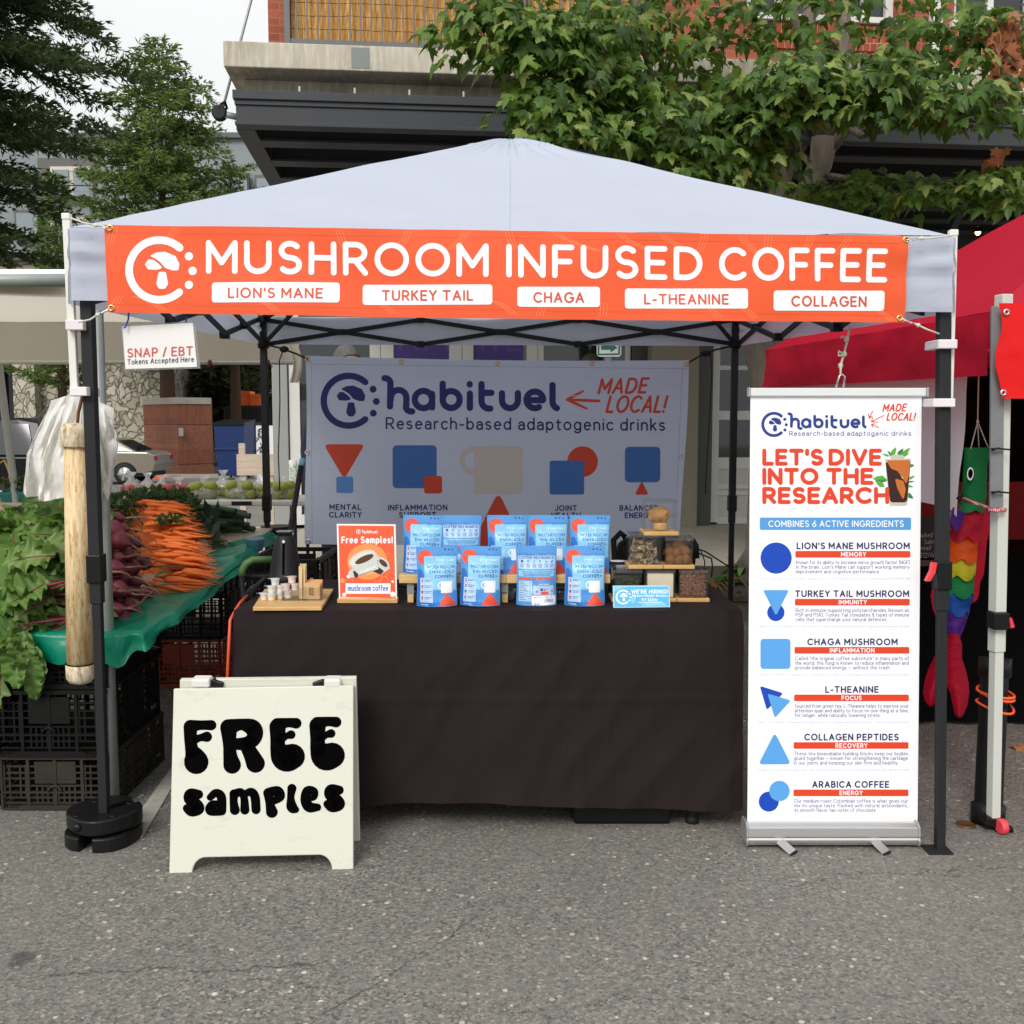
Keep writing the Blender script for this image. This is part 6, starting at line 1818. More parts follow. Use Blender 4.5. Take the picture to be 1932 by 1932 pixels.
kind(m.build('coffee_beans', BEAN, t), 'stuff')
t, x0, x1, y0, y1, z0, hh = bxM
m = MB(); m.b2((x0, y0, z0), (x1, y1, z0 + hh * .9)); m.build('white_powder', M('cream_powder', c255(238, 226, 200), .9, var=.04, bump=.1, bs=200), t, bevel=.003)
t, x0, x1, y0, y1, z0, hh = bxL
TEAM = leafmat('tea_shreds', [c255(60, 64, 50), c255(90, 92, 72), c255(40, 42, 36)], 0, .8)
L = LeafB()
for i in range(700):
    c = V(rg.uniform(x0, x1), y0 + rg.random() ** 3 * (y1 - y0), z0 + rg.uniform(0, hh * .72))
    L.quad(c, rv(), .0022, rg.uniform(.006, .012), rv().normalized())
kind(L.build('tea_leaves', TEAM, t), 'stuff')
m = MB(); m.b2((x0 + .004, y0 + .008, z0), (x1 - .004, y1 - .006, z0 + hh * .68)); m.build('tea_core', TEAM, t)
t, x0, x1, y0, y1, z0, hh = bA
SLM = leafmat('dried_mushroom', [c255(206, 180, 140), c255(160, 128, 92), c255(226, 208, 176), c255(132, 104, 76), c255(190, 176, 156)], .1, .8)
m = MB(); m.s = True
cx, cy = (x0 + x1) / 2, (y0 + y1) / 2
for i in range(120):
    z_ = rg.random() ** 1.3 * hh * .74
    sprd = 1 - .35 * (z_ / (hh * .74))
    c = V(cx + rg.uniform(-1, 1) * (x1 - x0) * .42 * sprd, lerp(y0 + .012, y1 - .012, rg.random() ** 1.6), z0 + .006 + z_)
    rr = rg.uniform(.009, .02); e = Euler((rg.uniform(-1.2, 1.2), rg.uniform(-.9, .9), rg.uniform(0, 6))).to_matrix()
    a0, da = rg.uniform(0, 6), rg.uniform(2, 4.5); cu = rg.uniform(-.5, .5)
    m.grid(lambda s, u: c + e @ V(math.cos(a0 + da * s) * rr * (.35 + .65 * u), math.sin(a0 + da * s) * rr * (.35 + .65 * u), cu * rr * u * u + .002 * math.sin(s * 15)), 8, 3)
kind(m.build('dried_mushroom_slices', SLM, t, solid=.0014), 'stuff')
t, x0, x1, y0, y1, z0, hh = bBx
CHM = leafmat('chaga_brown', [c255(150, 98, 52), c255(176, 120, 66), c255(120, 76, 42), c255(196, 146, 90)], 0, .9)
def chunk(c, r_, sd):
    m = MB()
    def fn(a, u):
        th, ph = a * 2 * math.pi, (u - .5) * math.pi
        p = V(math.cos(ph) * math.cos(th), math.cos(ph) * math.sin(th), math.sin(ph))
        return c + p * r_ * (1 + .35 * mnoise.noise(p * 1.8 + V(sd, sd, 0)) + .15 * mnoise.noise(p * 5 + V(sd, 0, 0)))
    m.grid(fn, 14, 9); return m.build('chaga_chunk', CHM, t)
cx, cy = (x0 + x1) / 2, (y0 + y1) / 2
for i, (fx, fy, fz, r_) in enumerate(((-.3, -.25, .12, .019), (.02, -.3, .12, .021), (.3, -.28, .13, .021), (-.32, -.1, .38, .02), (-.06, -.22, .36, .018), (.3, -.18, .42, .02), (.12, -.05, .5, .024), (.0, .0, .66, .025), (.02, .05, .82, .019), (.34, .1, .3, .022), (-.3, .2, .3, .024), (0, .2, .3, .026), (-.34, .12, .58, .014))):
    chunk(V(cx + fx * (x1 - x0), cy + fy * (y1 - y0), z0 + .004 + fz * hh), r_, i * 3.1)
t, x0, x1, y0, y1, z0, hh = bC
cx, cy = (x0 + x1) / 2, (y0 + y1) / 2
m = MB(); m.lathe([(.0265, 0), (.0275, .002), (.0275, .026), (.0265, .028)], (cx + .006, cy, z0 + .001), 28); m.build('wooden_block', BAMBOO, t)
m = MB(); LM = M('lions_mane_tan', c255(206, 152, 94), .95, var=.3, vs=120, bump=.9, bs=220, bd=.006)
m.ell((cx + .0, cy - .002, z0 + .058), (.04, .036, .032), 40, 28, wob=.25); m.build('lions_mane', LM, t)
L = LeafB()
for i in range(1500):
    d = rv().normalized(); 
    c = V(cx + d.x * .038, cy - .002 + d.y * .034, z0 + .058 + d.z * .03)
    L.quad(c, (d + V(0, 0, -.9) + rv(.5)), .0007, rg.uniform(.004, .008), rv().normalized())
kind(L.build('mane_fibres', leafmat('tan_fibre', [c255(216, 164, 104), c255(190, 136, 82)], .2, .9), t), 'stuff')

# ---- hiring sign
h0 = ont(Z4, 352, 1106); h1 = ont(Z4, 896, 1108)
hp_ = Plane(h0 + V(0, 0, 0), V(h1.x, h1.y, zt), at(*Z4(352, 900), h0.y + .02))
hs_ = thing('hiring_sign', "small light blue acrylic sign reading WE'RE HIRING! in front of the clear cubes", 'sign', (h0 + h1) / 2)
m = MB(); m.prism([hp_.hit(*Z4(*k_)) for k_ in ((352, 899), (888, 897), (897, 1104), (357, 1110))], -hp_.n * .003); m.build('sign_holder', M('pale_acrylic_edge', c255(196, 226, 236), .2), hs_)
m = MB(); m.prism([hp_.hit(*Z4(355, 1108)), hp_.hit(*Z4(895, 1103)), hp_.hit(*Z4(895, 1103)) + V(0, .045, 0), hp_.hit(*Z4(355, 1108)) + V(0, .045, 0)], (0, 0, .0025)); m.build('holder_foot', ACRYL, hs_)
p = PR(); HB = M('cyan_card', c255(88, 186, 230), .3, var=.05); HB2 = M('cyan_swirl', c255(130, 210, 242), .3)
p.poly([Z4(*k_) for k_ in ((362, 908), (880, 906), (888, 1096), (367, 1102))], HB, 1)
for pts in (((362, 960), (440, 920), (520, 912), (460, 906), (362, 907)), ((600, 1096), (700, 1040), (820, 1050), (880, 1090)), ((520, 1000), (580, 980), (560, 1060), (530, 1070))): p.rpoly([Z4(*k_) for k_ in pts], 3, HB2, 1.6)
logo(p, *Z4(450, 1008), 12.4, WHITE, 3, .13)
p.text("WE'RE HIRING!", Z4(528, 0)[0], Z4(0, 974)[1], 6.6, 1.5, WHITE, x1=Z4(872, 0)[0], lay=3, slope=-.005); p.text('Farmers Market Workers', Z4(536, 0)[0], Z4(0, 1004)[1], 3.8, .85, WHITE, x1=Z4(874, 0)[0], lay=3, seg=8)
p.text('$17-$20/hr', Z4(625, 0)[0], Z4(0, 1042)[1], 4, .9, WHITE, x1=Z4(780, 0)[0], lay=3, seg=8); p.text('depending on experience', Z4(592, 0)[0], Z4(0, 1064)[1], 2.6, .5, WHITE, x1=Z4(820, 0)[0], lay=3, seg=6)
p.build('sign_print', hp_.hit, hs_, .00022)

# ---- black backpack, small black box, cable
q0, q1 = at(*Z4(415, 640), 4.28), at(*Z4(1140, 640), 4.28)
bk = thing('backpack', 'black backpack slumped behind the clear cubes at the rear of the table', 'bag', V((q0.x + q1.x) / 2, 4.3, zt))
hb = at(*Z4(500, 440), 4.28).z - zt
m = MB(); BKM = fabric('black_nylon', (.007, .007, .0075), 0, .8, .4, 14, .12)
def bag(a, u):
    th, ph = a * 2 * math.pi, (u - .5) * math.pi
    sx = lambda x, e: math.copysign(abs(x) ** e, x)
    p = V(sx(math.cos(ph), .5) * sx(math.cos(th), .6), sx(math.cos(ph), .5) * sx(math.sin(th), .6), sx(math.sin(ph), .6))
    k_ = 1 + .1 * mnoise.noise(p * 2.5)
    return V((q0.x + q1.x) / 2 + p.x * (q1.x - q0.x) / 2 * k_, 4.34 + p.y * .075 * k_, zt + hb / 2 + p.z * hb / 2 * (k_ if p.z > 0 else 1))
m.grid(bag, 36, 20); m.build('bag_body', BKM, bk)
m = MB(); a = at(*Z4(470, 440), 4.26); m.tube([a, a + V(-.02, 0, .02), a + V(-.05, -.01, -.01), a + V(-.045, -.02, -.1), a + V(-.02, -.02, -.14)], .013, 7); m.build('shoulder_strap', BKM, bk); m = MB(); m.tube([at(*Z4(1110, 470), 4.27), at(*Z4(1140, 520), 4.25), at(*Z4(1145, 640), 4.24)], .014, 7); m.build('shoulder_strap', BKM, bk)
c0_, c1_ = ont(Z4, 318, 900), ont(Z4, 520, 900)
yb_ = 4.12
c0_, c1_ = at(*Z4(312, 700), yb_), at(*Z4(520, 700), yb_)
pb_ = thing('card_printer', 'squat black box with a round white sticker on top behind the shredded tea cube', 'box', V((c0_.x + c1_.x) / 2, yb_ + .06, zt))
hz = at(*Z4(400, 690), yb_).z - zt
m = MB(); m.b2((c0_.x, yb_, zt), (c1_.x + .06, yb_ + .12, zt + hz)); m.build('body', BLKPLASTIC, pb_, bevel=.008)
m = MB(); m.lathe([(.032, 0), (.032, .0008), (.001, .001)], (c0_.x + .045, yb_ + .08, zt + hz + .0003), 24); m.build('sticker', WHITE, pb_); m = MB(); m.b2((c0_.x + .03, yb_ - .0015, zt + hz - .02), (c0_.x + .09, yb_ - .0005, zt + hz - .006)); m.build('sticker', WHITE, pb_)
cbk = MB(); a = at(*Z4(1165, 590), 4.3)
cbk.tube([a, at(*Z4(1290, 640), 4.4), at(*Z4(1300, 720), 4.42), V(at(*Z4(1290, 840), 4.43).x, 4.43, zt + .01)], .0035, 6)
tag(cbk.build('power_cable', CORD), 'thin black cable looping down from the backpack behind the coffee beans', 'cable')
for p_ in (): pass
cbm = MB(); a = ont(Z3, 60, 740); cbm.tube([a + V(-.03, .06, .012), a + V(.0, .05, .02), a + V(.03, .06, .012), a + V(.08, .07, .006)], .009, 7)
tag(cbm.build('black_cable_coil', CORD), 'short thick black cable lying between the Free Samples sign and the riser', 'cable')
# orange extension cord at the left end of the table, with its plug
oc = thing('extension_cord', 'orange extension cord with black plug hanging off the left end of the table', 'cord', V(xL - .03, YT, 0))
m = MB(); e0 = ont(Z2, 260, 860)
m.tube([e0 + V(.0, 0, .012), ont(Z2, 190, 915) + V(-.0, 0, .006), at(446, 1148, YT + .06), at(434, 1170, YT - .02), at(431, 1230, YT - .05), at(429, 1275, YT - .04), V(at(429, 1290, YT).x, YT - .02, .3), V(at(429, 1290, YT).x + .02, YT, .008), V(xL + .2, YT + .1, .008)], .0055, 7); m.build('cord', M('orange_cord', c255(214, 84, 50), .5), oc)
m = MB(); e1_ = ont(Z2, 420, 705); m.tube([e0 + V(0, 0, .012), e0.lerp(e1_, .4) + V(0, 0, .014), e0.lerp(e1_, .45) + V(0, 0, .013), e1_ + V(0, 0, .012)], [.016, .017, .011, .012], 10); m.build('plug', BLKPLASTIC, oc)
zt -= .002
# ================================================================== THE PRODUCE STALL ON THE LEFT
Z8 = lambda zx, zy: (zx * .25, 798.7 + zy * .25)
pt = thing('produce_awning', 'taupe awning on galvanised pipes over the vegetable stall', 'awning', gz(215, 1527))
PY = 3.93
pf, ptop = gz(215, 1525), at(183, 575, PY)
ptop = pf.lerp(ptop, 1.12)
m = MB(); m.tube([pf, ptop], .0225, 14); m.lathe([(.03, 0), (.03, .05), (.024, .052)], ptop - (ptop - pf).normalized() * .06, 14); m.build('pipe_leg', STEEL, pt)
m = MB(); a = at(-300, 532, PY); b = at(183, 528, PY); m.tube([a, b], .024, 14); m.build('front_rail', STEEL, pt)
m = MB(); m.ell(at(145, 520, PY - .02), (.022, .022, .022)); m.tube([at(145, 520, PY - .02), at(150, 512, PY)], .004, 5); m.build('ball_bungee', CORD, pt)
TAUPE = fabric('taupe_awning_fabric', c255(214, 207, 194), .6, .8, .1, 5)
m = MB(); m.grid(lambda s, t: at(lerp(-700, lerp(178, 540, t), s), lerp(541, 607, t), lerp(3.96, 7.0, t)) + V(0, 0, -.03 * math.sin(math.pi * t) * (.4 + .6 * math.sin(s * 9) ** 2)), 24, 10); m.build('roof_sheet', TAUPE, pt)
m = MB(); m.grid(lambda s, t: at(lerp(-600, 560, s), lerp(604, 684, t), 7.0) + V(0, .012 * mnoise.noise(V(s * 30, t, 0)), 0), 50, 8); m.build('rear_valance', TAUPE, pt)
m = MB(); a, b = at(-600, 682, 6.96), at(560, 684, 6.96); m.tube([a, b], .016, 10); m.build('rear_rail', M('pale_tube', c255(206, 204, 196), .4, .3), pt)
m = MB(); m.grid(lambda s, t: at(lerp(-500, 126, s), lerp(508, 528, t), PY + lerp(.5, .02, t)), 10, 3); m.build('roof_edge', M('white_tarp', c255(236, 236, 234), .6), pt)
m = MB(); m.tube([at(-2, 690, 5.6), V(at(40, 910, 5.4).x, 5.4, .72), V(at(60, 960, 5.4).x, 5.4, .0)], .02, 10); m.build('slanted_pipe', STEEL, pt)
m = MB(); m.grid(lambda s, t: at(lerp(545, 562, s) + 8 * math.sin(t * 3), lerp(650, 722, t), 6.9 + .05 * math.sin(s * 6)), 5, 10); m.build('torn_flap', TAUPE, pt)
for u in (330, 620 / 1.565, 506):
    q = at(u, 684, 6.94); m = MB(); m.ell(q, (.014, .014, .02)); m.tube([q, q + V(.03, 0, -.03)], .004, 5); m.build('tie_clip', M('maroon_clip', c255(110, 40, 60), .6), pt)

# ---- plastic bags and the wood grained weight tube hanging on the pole
BAGM = NT('white_carrier_bag')
_n = BAGM.noise(7, 5, rough=.6); _n2 = BAGM.noise(3, 4, BAGM.mapping((3, 3, .7)))
BAGM = BAGM.prin(c255(250, 249, 246), .38, spec=.5, normal=BAGM.bump(BAGM.math('ADD', _n, _n2), .7, .02), trl=.35, trlcol=c255(240, 236, 228))
bt_ = thing('carrier_bags', 'bundle of white plastic carrier bags hanging behind the charcoal leg', 'bags', at(150, 740, 3.8))
def drape(tops, bots, Y, seed, name, dep=.05):
    """a hanging sheet: rows run from the gathered top to the loose hem"""
    def fn(s, t):
        a = lerp(tops[0][0], tops[1][0], s), lerp(tops[0][1], tops[1][1], s)
        n = len(bots) - 1; i = min(n - 1, int(s * n)); f = s * n - i
        b = lerp(bots[i][0], bots[i + 1][0], f), lerp(bots[i][1], bots[i + 1][1], f)
        bul = math.sin(math.pi * min(1, t * 1.0)) * .25
        u = lerp(a[0], b[0], min(1, t * (1.25 + bul) if t < .6 else 1 - (1 - t) * .35 * (1 - bul * .3)))
        v = lerp(a[1], b[1], t)
        fold = .5 * math.sin(s * 15 + seed + 2 * math.sin(t * 4)) + mnoise.noise(V(s * 5 + seed, t * 3, 0)) + .4 * mnoise.noise(V(s * 12, t * 9, seed))
        return at(u + 2 * mnoise.noise(V(t * 5, seed, 0)), v, Y - dep * fold * min(1, t * 2.5))
    m = MB(); m.grid(fn, 40, 44); return m.build(name, BAGM, bt_)
drape(((96, 756), (150, 738)), ((44, 928), (50, 938), (76, 936), (78, 944), (122, 940), (140, 936)), 3.82, 1.3, 'bag_sheet')
drape(((112, 770), (152, 742)), ((72, 944), (84, 946), (122, 938), (160, 930)), 3.74, 4.1, 'bag_sheet', .035)
drape(((150, 740), (205, 776)), ((165, 930), (188, 920), (196, 930), (204, 946), (216, 880), (222, 850)), 3.84, 7.7, 'bag_sheet')
drape(((150, 742), (214, 770)), ((150, 935), (180, 938), (206, 945), (214, 900)), 3.9, 2.7, 'bag_sheet', .04)
tw = thing('weight_tube', 'wood grained pipe weight with pale end caps hanging beside the front left leg', 'weight', at(150, 1288, 3.66))
def woodpipe():
    k = NT('wood_grain_pipe')
    a = k.noise(9, 6, k.mapping((9, 9, .9)), .7); b = k.noise(30, 4, k.mapping((4, 4, 1)))
    c = k.ramp(a, [(.32, c255(178, 138, 88)), (.5, c255(222, 194, 146)), (.7, c255(240, 222, 184))])
    return k.prin(k.mix(k.ramp(b, [(.55, (0, 0, 0)), (.7, (.8, .8, .8))]), c, c255(150, 108, 60)), .5, normal=k.bump(a, .15, .003))
WPI = woodpipe()
TA, TB = at(146, 800, 3.66), at(152, 1288, 3.66)
dv = (TB - TA).normalized(); L_ = (TB - TA).length
rT = 24.5 / F * 3.66
m = MB(); m.tube([TA + dv * .03, TB - dv * .03], rT, 28); m.build('pipe', WPI, tw)
_k = NT('scuffed_pale_cap'); CAPM = _k.prin(_k.ramp(_k.noise(22, 5, _k.mapping((3, 3, 1)), .7), [(.35, c255(150, 120, 84)), (.5, c255(206, 188, 156)), (.65, c255(226, 218, 202))]), .6)
m = MB(); m.lathe([(rT * .5, -.004), (rT * 1.0, 0), (rT * 1.2, .014), (rT * 1.24, .03), (rT * 1.24, .078), (rT * 1.2, .082)], TA, 28, ax=dv); m.build('cap', CAPM, tw)
m = MB(); m.lathe([(rT * .5, -.002), (rT * .85, .004), (rT * 1.06, .02), (rT * 1.09, .068), (rT * 1.03, .07)], TB, 28, ax=-dv); m.build('cap', CAPM, tw)
m = MB(); m.lathe([(rT * 1.1, .0715), (rT * 1.1, .074)], TB, 28, ax=-dv); m.build('cap_ring', BLKP if False else BLACKP, tw)
m = MB(); m.tube([TA, TA + V(.005, .0, .04), at(156, 745, 3.6)], .006, 7); m.build('hanger', M('rust_strap', c255(120, 78, 50), .8), tw)

# ---- crates
def crate(lbl, x0, x1, y0, y1, z0, h, mat, group):
    t = thing('produce_crate', lbl, 'crate', V((x0 + x1) / 2, (y0 + y1) / 2, z0), group=group)
    m = MB(); th = .007
    def side(o, ux, L, face):
        # o origin corner, ux direction along the wall
        n = V(-ux.y, ux.x, 0)
        def rib(s0, s1, zz0, zz1, d=th, off=0):
            c = o + ux * ((s0 + s1) / 2) + V(0, 0, (zz0 + zz1) / 2) + n * off
            a = ux * (s1 - s0) / 2; b = n * d / 2; e = V(0, 0, (zz1 - zz0) / 2)
            i0 = len(m.v)
            for i in (-1, 1):
                for j in (-1, 1):
                    for k in (-1, 1): m.v.append(tuple(c + a * i + b * j + e * k))
            for q in ((0, 1, 3, 2), (4, 6, 7, 5), (0, 4, 5, 1), (2, 3, 7, 6), (0, 2, 6, 4), (1, 5, 7, 3)): m.face([i0 + i for i in q])
        for f0, f1, d in ((.0, .035, .02), (.3, .34, .016), (.56, .59, .013), (.93, 1, .022)):
            rib(0, L, h * f0 + .004, h * f1 + .002, d)
        for f in (.12, .22, .44, .68, .8): rib(.02, L - .02, h * f, h * f + .006, .008)
        big = max(3, int(L / .105))
        for i in range(big + 1):
            s = L * i / big; rib(max(0, s - .006), min(L, s + .006), .004, h * .97, .0185, .0015)
        n_ = int(L / .021)
        for i in range(n_):
            s = L * (i + .5) / n_
            mid = abs(s - L / 2) < L * .19
            if mid: rib(s - .0035, s + .0035, h * .12, h * .44, .006)
            elif i % 3 != 2: rib(s - .0035, s + .0035, h * .22, h * .84, .006)
        rib(L * .31, L * .69, h * .5, h * .9, .01)
        if face:
            p_ = o + ux * (L / 2) - n * .012 + V(0, 0, h * .36)
            m.tube([p_ + ux * (.025 * math.cos(a_)) + V(0, 0, .022 * math.sin(a_)) for a_ in [math.pi * i / 8 for i in range(9)]], .004, 5)
    side(V(x0, y0, z0), V(1, 0, 0), x1 - x0, True); side(V(x1, y0, z0), V(0, 1, 0), y1 - y0, False)
    side(V(x1, y1, z0), V(-1, 0, 0), x1 - x0, False); side(V(x0, y1, z0), V(0, -1, 0), y1 - y0, False)
    m.b2((x0 + .01, y0 + .01, z0 + .008), (x1 - .01, y1 - .01, z0 + .016))
    m.build('lattice_body', mat, t)
    m = MB(); m.prism([V(x0 + (x1 - x0) * .1, y0 - .012, z0 + .002), V(x1 - (x1 - x0) * .1, y0 - .012, z0 + .002), V(x1 - (x1 - x0) * .2, y0 - .012, z0 + .022), V(x0 + (x1 - x0) * .2, y0 - .012, z0 + .022)], (0, .012, 0)); m.build('foot_rail', mat, t)
    return t
DIRTY = M('dusty_black_plastic', (.034, .03, .023), .7, var=.6, spec=.2, vs=9)
CRB = M('black_crate_plastic', (.007, .007, .007), .5, var=.3, spec=.2)
CRR = M('brick_red_crate_plastic', c255(150, 56, 36), .6, var=.25)
cx0, cx1, cy0 = -1.985, -1.565, gz(100, 1528).y
crate('dusty black crate at the bottom of the stack beside the weighted tent leg', cx0, cx1, cy0, cy0 + .6, 0, .215, DIRTY, 'crates under the vegetables')
crate('black crate second from the ground under the beet greens', cx0 - .01, cx1 - .01, cy0 - .01, cy0 + .59, .218, .26, CRB, 'crates under the vegetables')
crate('black crate third from the ground, its rim hidden by the green plastic', cx0, cx1, cy0, cy0 + .6, .481, .2, CRB, 'crates under the vegetables')
for i in range(3):
    crate(('lowest', 'middle', 'upper')[i] + ' black crate of the stack cut off by the left photo edge', cx0 - .46, cx1 - .465, cy0 + .02, cy0 + .62, (0, .218, .481)[i] + .0, (.215, .26, .2)[i], CRB, 'crates under the vegetables')
crate('brick red crate on the asphalt in the gap left of the coffee table', -2.12, -1.66, 5.72, 6.3, 0, .28, CRR, 'crates under the vegetables')
crate('second brick red crate, farther left beside the first one', -2.62, -2.14, 5.76, 6.34, 0, .28, CRR, 'crates under the vegetables')
crate('black crate standing on the brick red crate under the leeks', -2.1, -1.64, 5.7, 6.3, .283, .26, CRB, 'crates under the vegetables')
crate('black crate on top of the rear stack under the dill', -2.08, -1.6, 5.66, 6.26, .546, .24, CRB, 'crates under the vegetables')
crate('black crate behind the hand truck with its rim above the tablecloth', at(470, 1100, 5.0).x, at(600, 1100, 5.0).x, 5.0, 5.5, .5, .33, CRB, 'crates under the vegetables')
crate('plain black crate at the bottom of the pile behind the coffee table', at(470, 1100, 5.0).x, at(600, 1100, 5.0).x, 5.0, 5.5, 0, .24, CRB, 'crates under the vegetables')
crate('black crate in the middle of the pile behind the coffee table', at(470, 1100, 5.0).x, at(600, 1100, 5.0).x, 5.0, 5.5, .243, .254, CRB, 'crates under the vegetables')
zd = lambda Y: .70 + .073 * (Y - 3.86)
# display board and green plastic
db = MB(); db.prism([V(-2.75, 3.9, zd(3.9) - .02), V(-1.46, 3.9, zd(3.9) - .02), V(-1.46, 6.2, zd(6.2) - .02), V(-2.75, 6.2, zd(6.2) - .02)], (0, 0, .012))
tag(db.build('display_board', PLYWOOD), 'plywood board across the crates carrying the vegetables, mostly hidden by green plastic', 'board')
GPL = NT('green_plastic_sheet'); _n = GPL.noise(6, 5)
GPL = GPL.prin(c255(16, 150, 118), .3, normal=GPL.bump(_n, .6, .02), trl=.35, trlcol=c255(30, 190, 150))
def gsheet(s, t):
    # s around the visible edge (front left .. corner .. back right), t from inside to the torn hem
    pts = [V(-2.3, 3.86, zd(3.86)), V(-1.9, 3.86, zd(3.86)), V(-1.55, 3.85, zd(3.85)), V(-1.42, 3.88, zd(3.86)), V(-1.40, 4.2, zd(4.2)), V(-1.41, 4.8, zd(4.8)), V(-1.42, 5.4, zd(5.4)), V(-1.42, 6.0, zd(6.0))]
    n = len(pts) - 1; i = min(n - 1, int(s * n)); f = s * n - i
    p = pts[i].lerp(pts[i + 1], f)
    fr = max(0, min(1, (3.4 - s * n) / 1.0 + 0.0))
    drop = lerp(.035, .115, fr) + .03 * mnoise.noise(V(s * 14, 0, 5)) + .008 * mnoise.noise(V(s * 160, 0, 1))
    inn = V(-2.0, 4.9, zd(4.9)) - p; inn.z = 0; inn = inn.normalized()
    outw = -inn
    wv = .02 * mnoise.noise(V(s * 22, t * 3, 0))
    if t < .5:
        q = p + inn * (.3 * (1 - t * 2)); q.z = zd(q.y) + .003 + max(0, wv * .5)
        return q
    k_ = (t - .5) * 2
    return p + outw * (.02 + .03 * k_ * (1 - fr) + wv + .012 * math.sin(s * 60) * k_) + V(0, 0, -drop * k_ + .003)
m = MB(); m.grid(gsheet, 150, 16)
tag(m.build('green_plastic_sheet', GPL), 'torn sheet of green plastic lining the vegetable display, hanging over its front edge', 'plastic sheet')

# ---- beet bunches
random.seed(21)
BEET = M('beet_skin', c255(104, 34, 46), .55, var=.6, vs=30, bump=.3, bs=90)
BROOT = M('beet_root', c255(128, 92, 74), .8, var=.4, vs=50)
STALK = M('beet_stalk', c255(128, 26, 60), .45, var=.3)
BLEAF = leafmat('beet_leaves', [c255(62, 94, 40), c255(92, 130, 58), c255(124, 160, 80), c255(78, 112, 50), c255(152, 180, 104)], .34, .42)
beets = [(880, 715, 4.42), (850, 800, 4.3), (925, 795, 4.36), (905, 885, 4.25), (1010, 900, 4.45), (960, 985, 4.32), (890, 1015, 4.2), (860, 1090, 4.14), (780, 1120, 4.06), (1090, 1060, 4.5), (985, 1090, 4.35), (930, 1165, 4.2), (1020, 1190, 4.36), (885, 1250, 4.1), (1090, 1290, 4.42),
         (980, 1270, 4.25), (775, 1390, 4.0), (860, 1405, 4.06), (965, 1390, 4.2), (1060, 1400, 4.3), (1150, 1370, 4.45), (910, 1480, 4.1), (785, 1555, 3.95), (858, 1560, 4.02), (800, 1250, 4.02), (1000, 1480, 4.2)]
beets.sort(key=lambda b: b[1])
def ruffleleaf(m, p, d, nrm, L, Wd, sd):
    d = d.normalized(); nrm = (nrm - d * nrm.dot(d)).normalized(); x = d.cross(nrm)
    cv = random.uniform(-.1, .45)
    def fn(s, t):
        k = s * 2 - 1
        wdt = Wd * (math.sin(math.pi * min(1, t * .93 + .05)) ** .75) * (1.1 - .35 * t)
        ruf = (.3 * math.sin(t * 19 + sd + k * 2) + .24 * math.sin(t * 37 + sd * 2 + k)) * Wd * abs(k) ** 1.5
        return p + d * (L * t) + x * (k * wdt) * (1 + .08 * math.sin(t * 17 + sd * (1 + k)) + .03 * math.sin(t * 40 + sd)) + nrm * (ruf + .35 * wdt * abs(k) - cv * L * t * t - .05 * Wd * (1 - abs(k)) ** 6)
    m.grid(fn, 8, 26)
    return [fn(.5, i / 6) + nrm * .002 for i in range(6)]
nb = 7
for b in range(nb):
    grp = beets[b * 4:(b + 1) * 4] if b < nb - 1 else beets[24:]
    if not grp: continue
    cen = sum((at(*Z8(x, y), Y) for x, y, Y in grp), Vector()) / len(grp)
    t = thing('beet_bunch', ('topmost beet bunch of the heap, roots beside the carrots', 'beet bunch second from the top of the heap', 'beet bunch third from the top, roots facing right', 'beet bunch in the middle of the heap', 'beet bunch just below the middle of the heap', 'low beet bunch resting on the green plastic, leaves over the edge', 'lowest beet bunch at the front corner of the green plastic')[b], 'beets', cen, group='beet bunches on the stall')
    st = MB(); lf = MB()
    for x, y, Y in grp:
        c = at(*Z8(x, y), Y); r_ = random.uniform(.024, .043)
        m = MB(); ax = V(1, random.uniform(-.5, .1), random.uniform(-.35, .15)).normalized()
        m.lathe([(.004, -r_ * 1.1), (r_ * .45, -r_ * .95), (r_ * .85, -r_ * .55), (r_, 0), (r_ * .9, r_ * .45), (r_ * .6, r_ * .85), (r_ * .28, r_ * 1.2), (.004, r_ * 1.7)], c, 18, ax=ax)
        be = m.build('beet', BEET, t)
        m = MB(); q = c + ax * r_ * 1.5
        pts = [q]; dd = ax.copy(); L_ = random.uniform(.07, .2)
        for i in range(7):
            dd = (dd + rv(.28)).normalized(); pts.append(pts[-1] + dd * L_ / 7)
        m.tube(pts, [.005 * (1 - i / 8.2) + .0007 for i in range(8)], 5)
        if random.random() < .6: m.tube([pts[2], pts[2] + rv(.03), pts[2] + V(.05, 0, -.02) + rv(.04)], [.002, .0015, .0008], 4)
        m.build('root', BROOT, be)
        for i in range(4):
            e = V(random.uniform(-1.86, -1.7), c.y + random.uniform(-.12, .1), c.z + random.uniform(-.05, .07))
            if e.z < zd(e.y) + .02: e.z = zd(e.y) + .02 + random.uniform(0, .03)
            st.tube([c - ax * r_, (c - ax * r_).lerp(e, .5) + V(0, 0, .02) + rv(.012), e], [.005, .0045, .004], 5)
            hang = max(0, b - 3.5)
            for k_ in range(2 if i % 2 else 1):
                d = V(random.uniform(-1, -.45), random.uniform(-.75, .35), random.uniform(-.5, .45) - .28 * hang)
                nn = V(random.uniform(-.4, .4), random.uniform(-1.0, -.1), random.uniform(.35, 1))
                st.tube(ruffleleaf(lf, e + rv(.02), d, nn, random.uniform(.17, .27), random.uniform(.05, .08), random.uniform(0, 9)), [.0036, .003, .0026, .002, .0014, .0008], 4)
    st.build('stalks', STALK, t); lf.build('leaves', BLEAF, t)
    if b == 2:
        m = MB(); q = at(*Z8(742, 960), 4.2); m.b2(q - V(.02, .004, .04), q + V(.02, .004, .04)); m.build('tag', M('blue_tag', c255(110, 140, 220), .5), t)
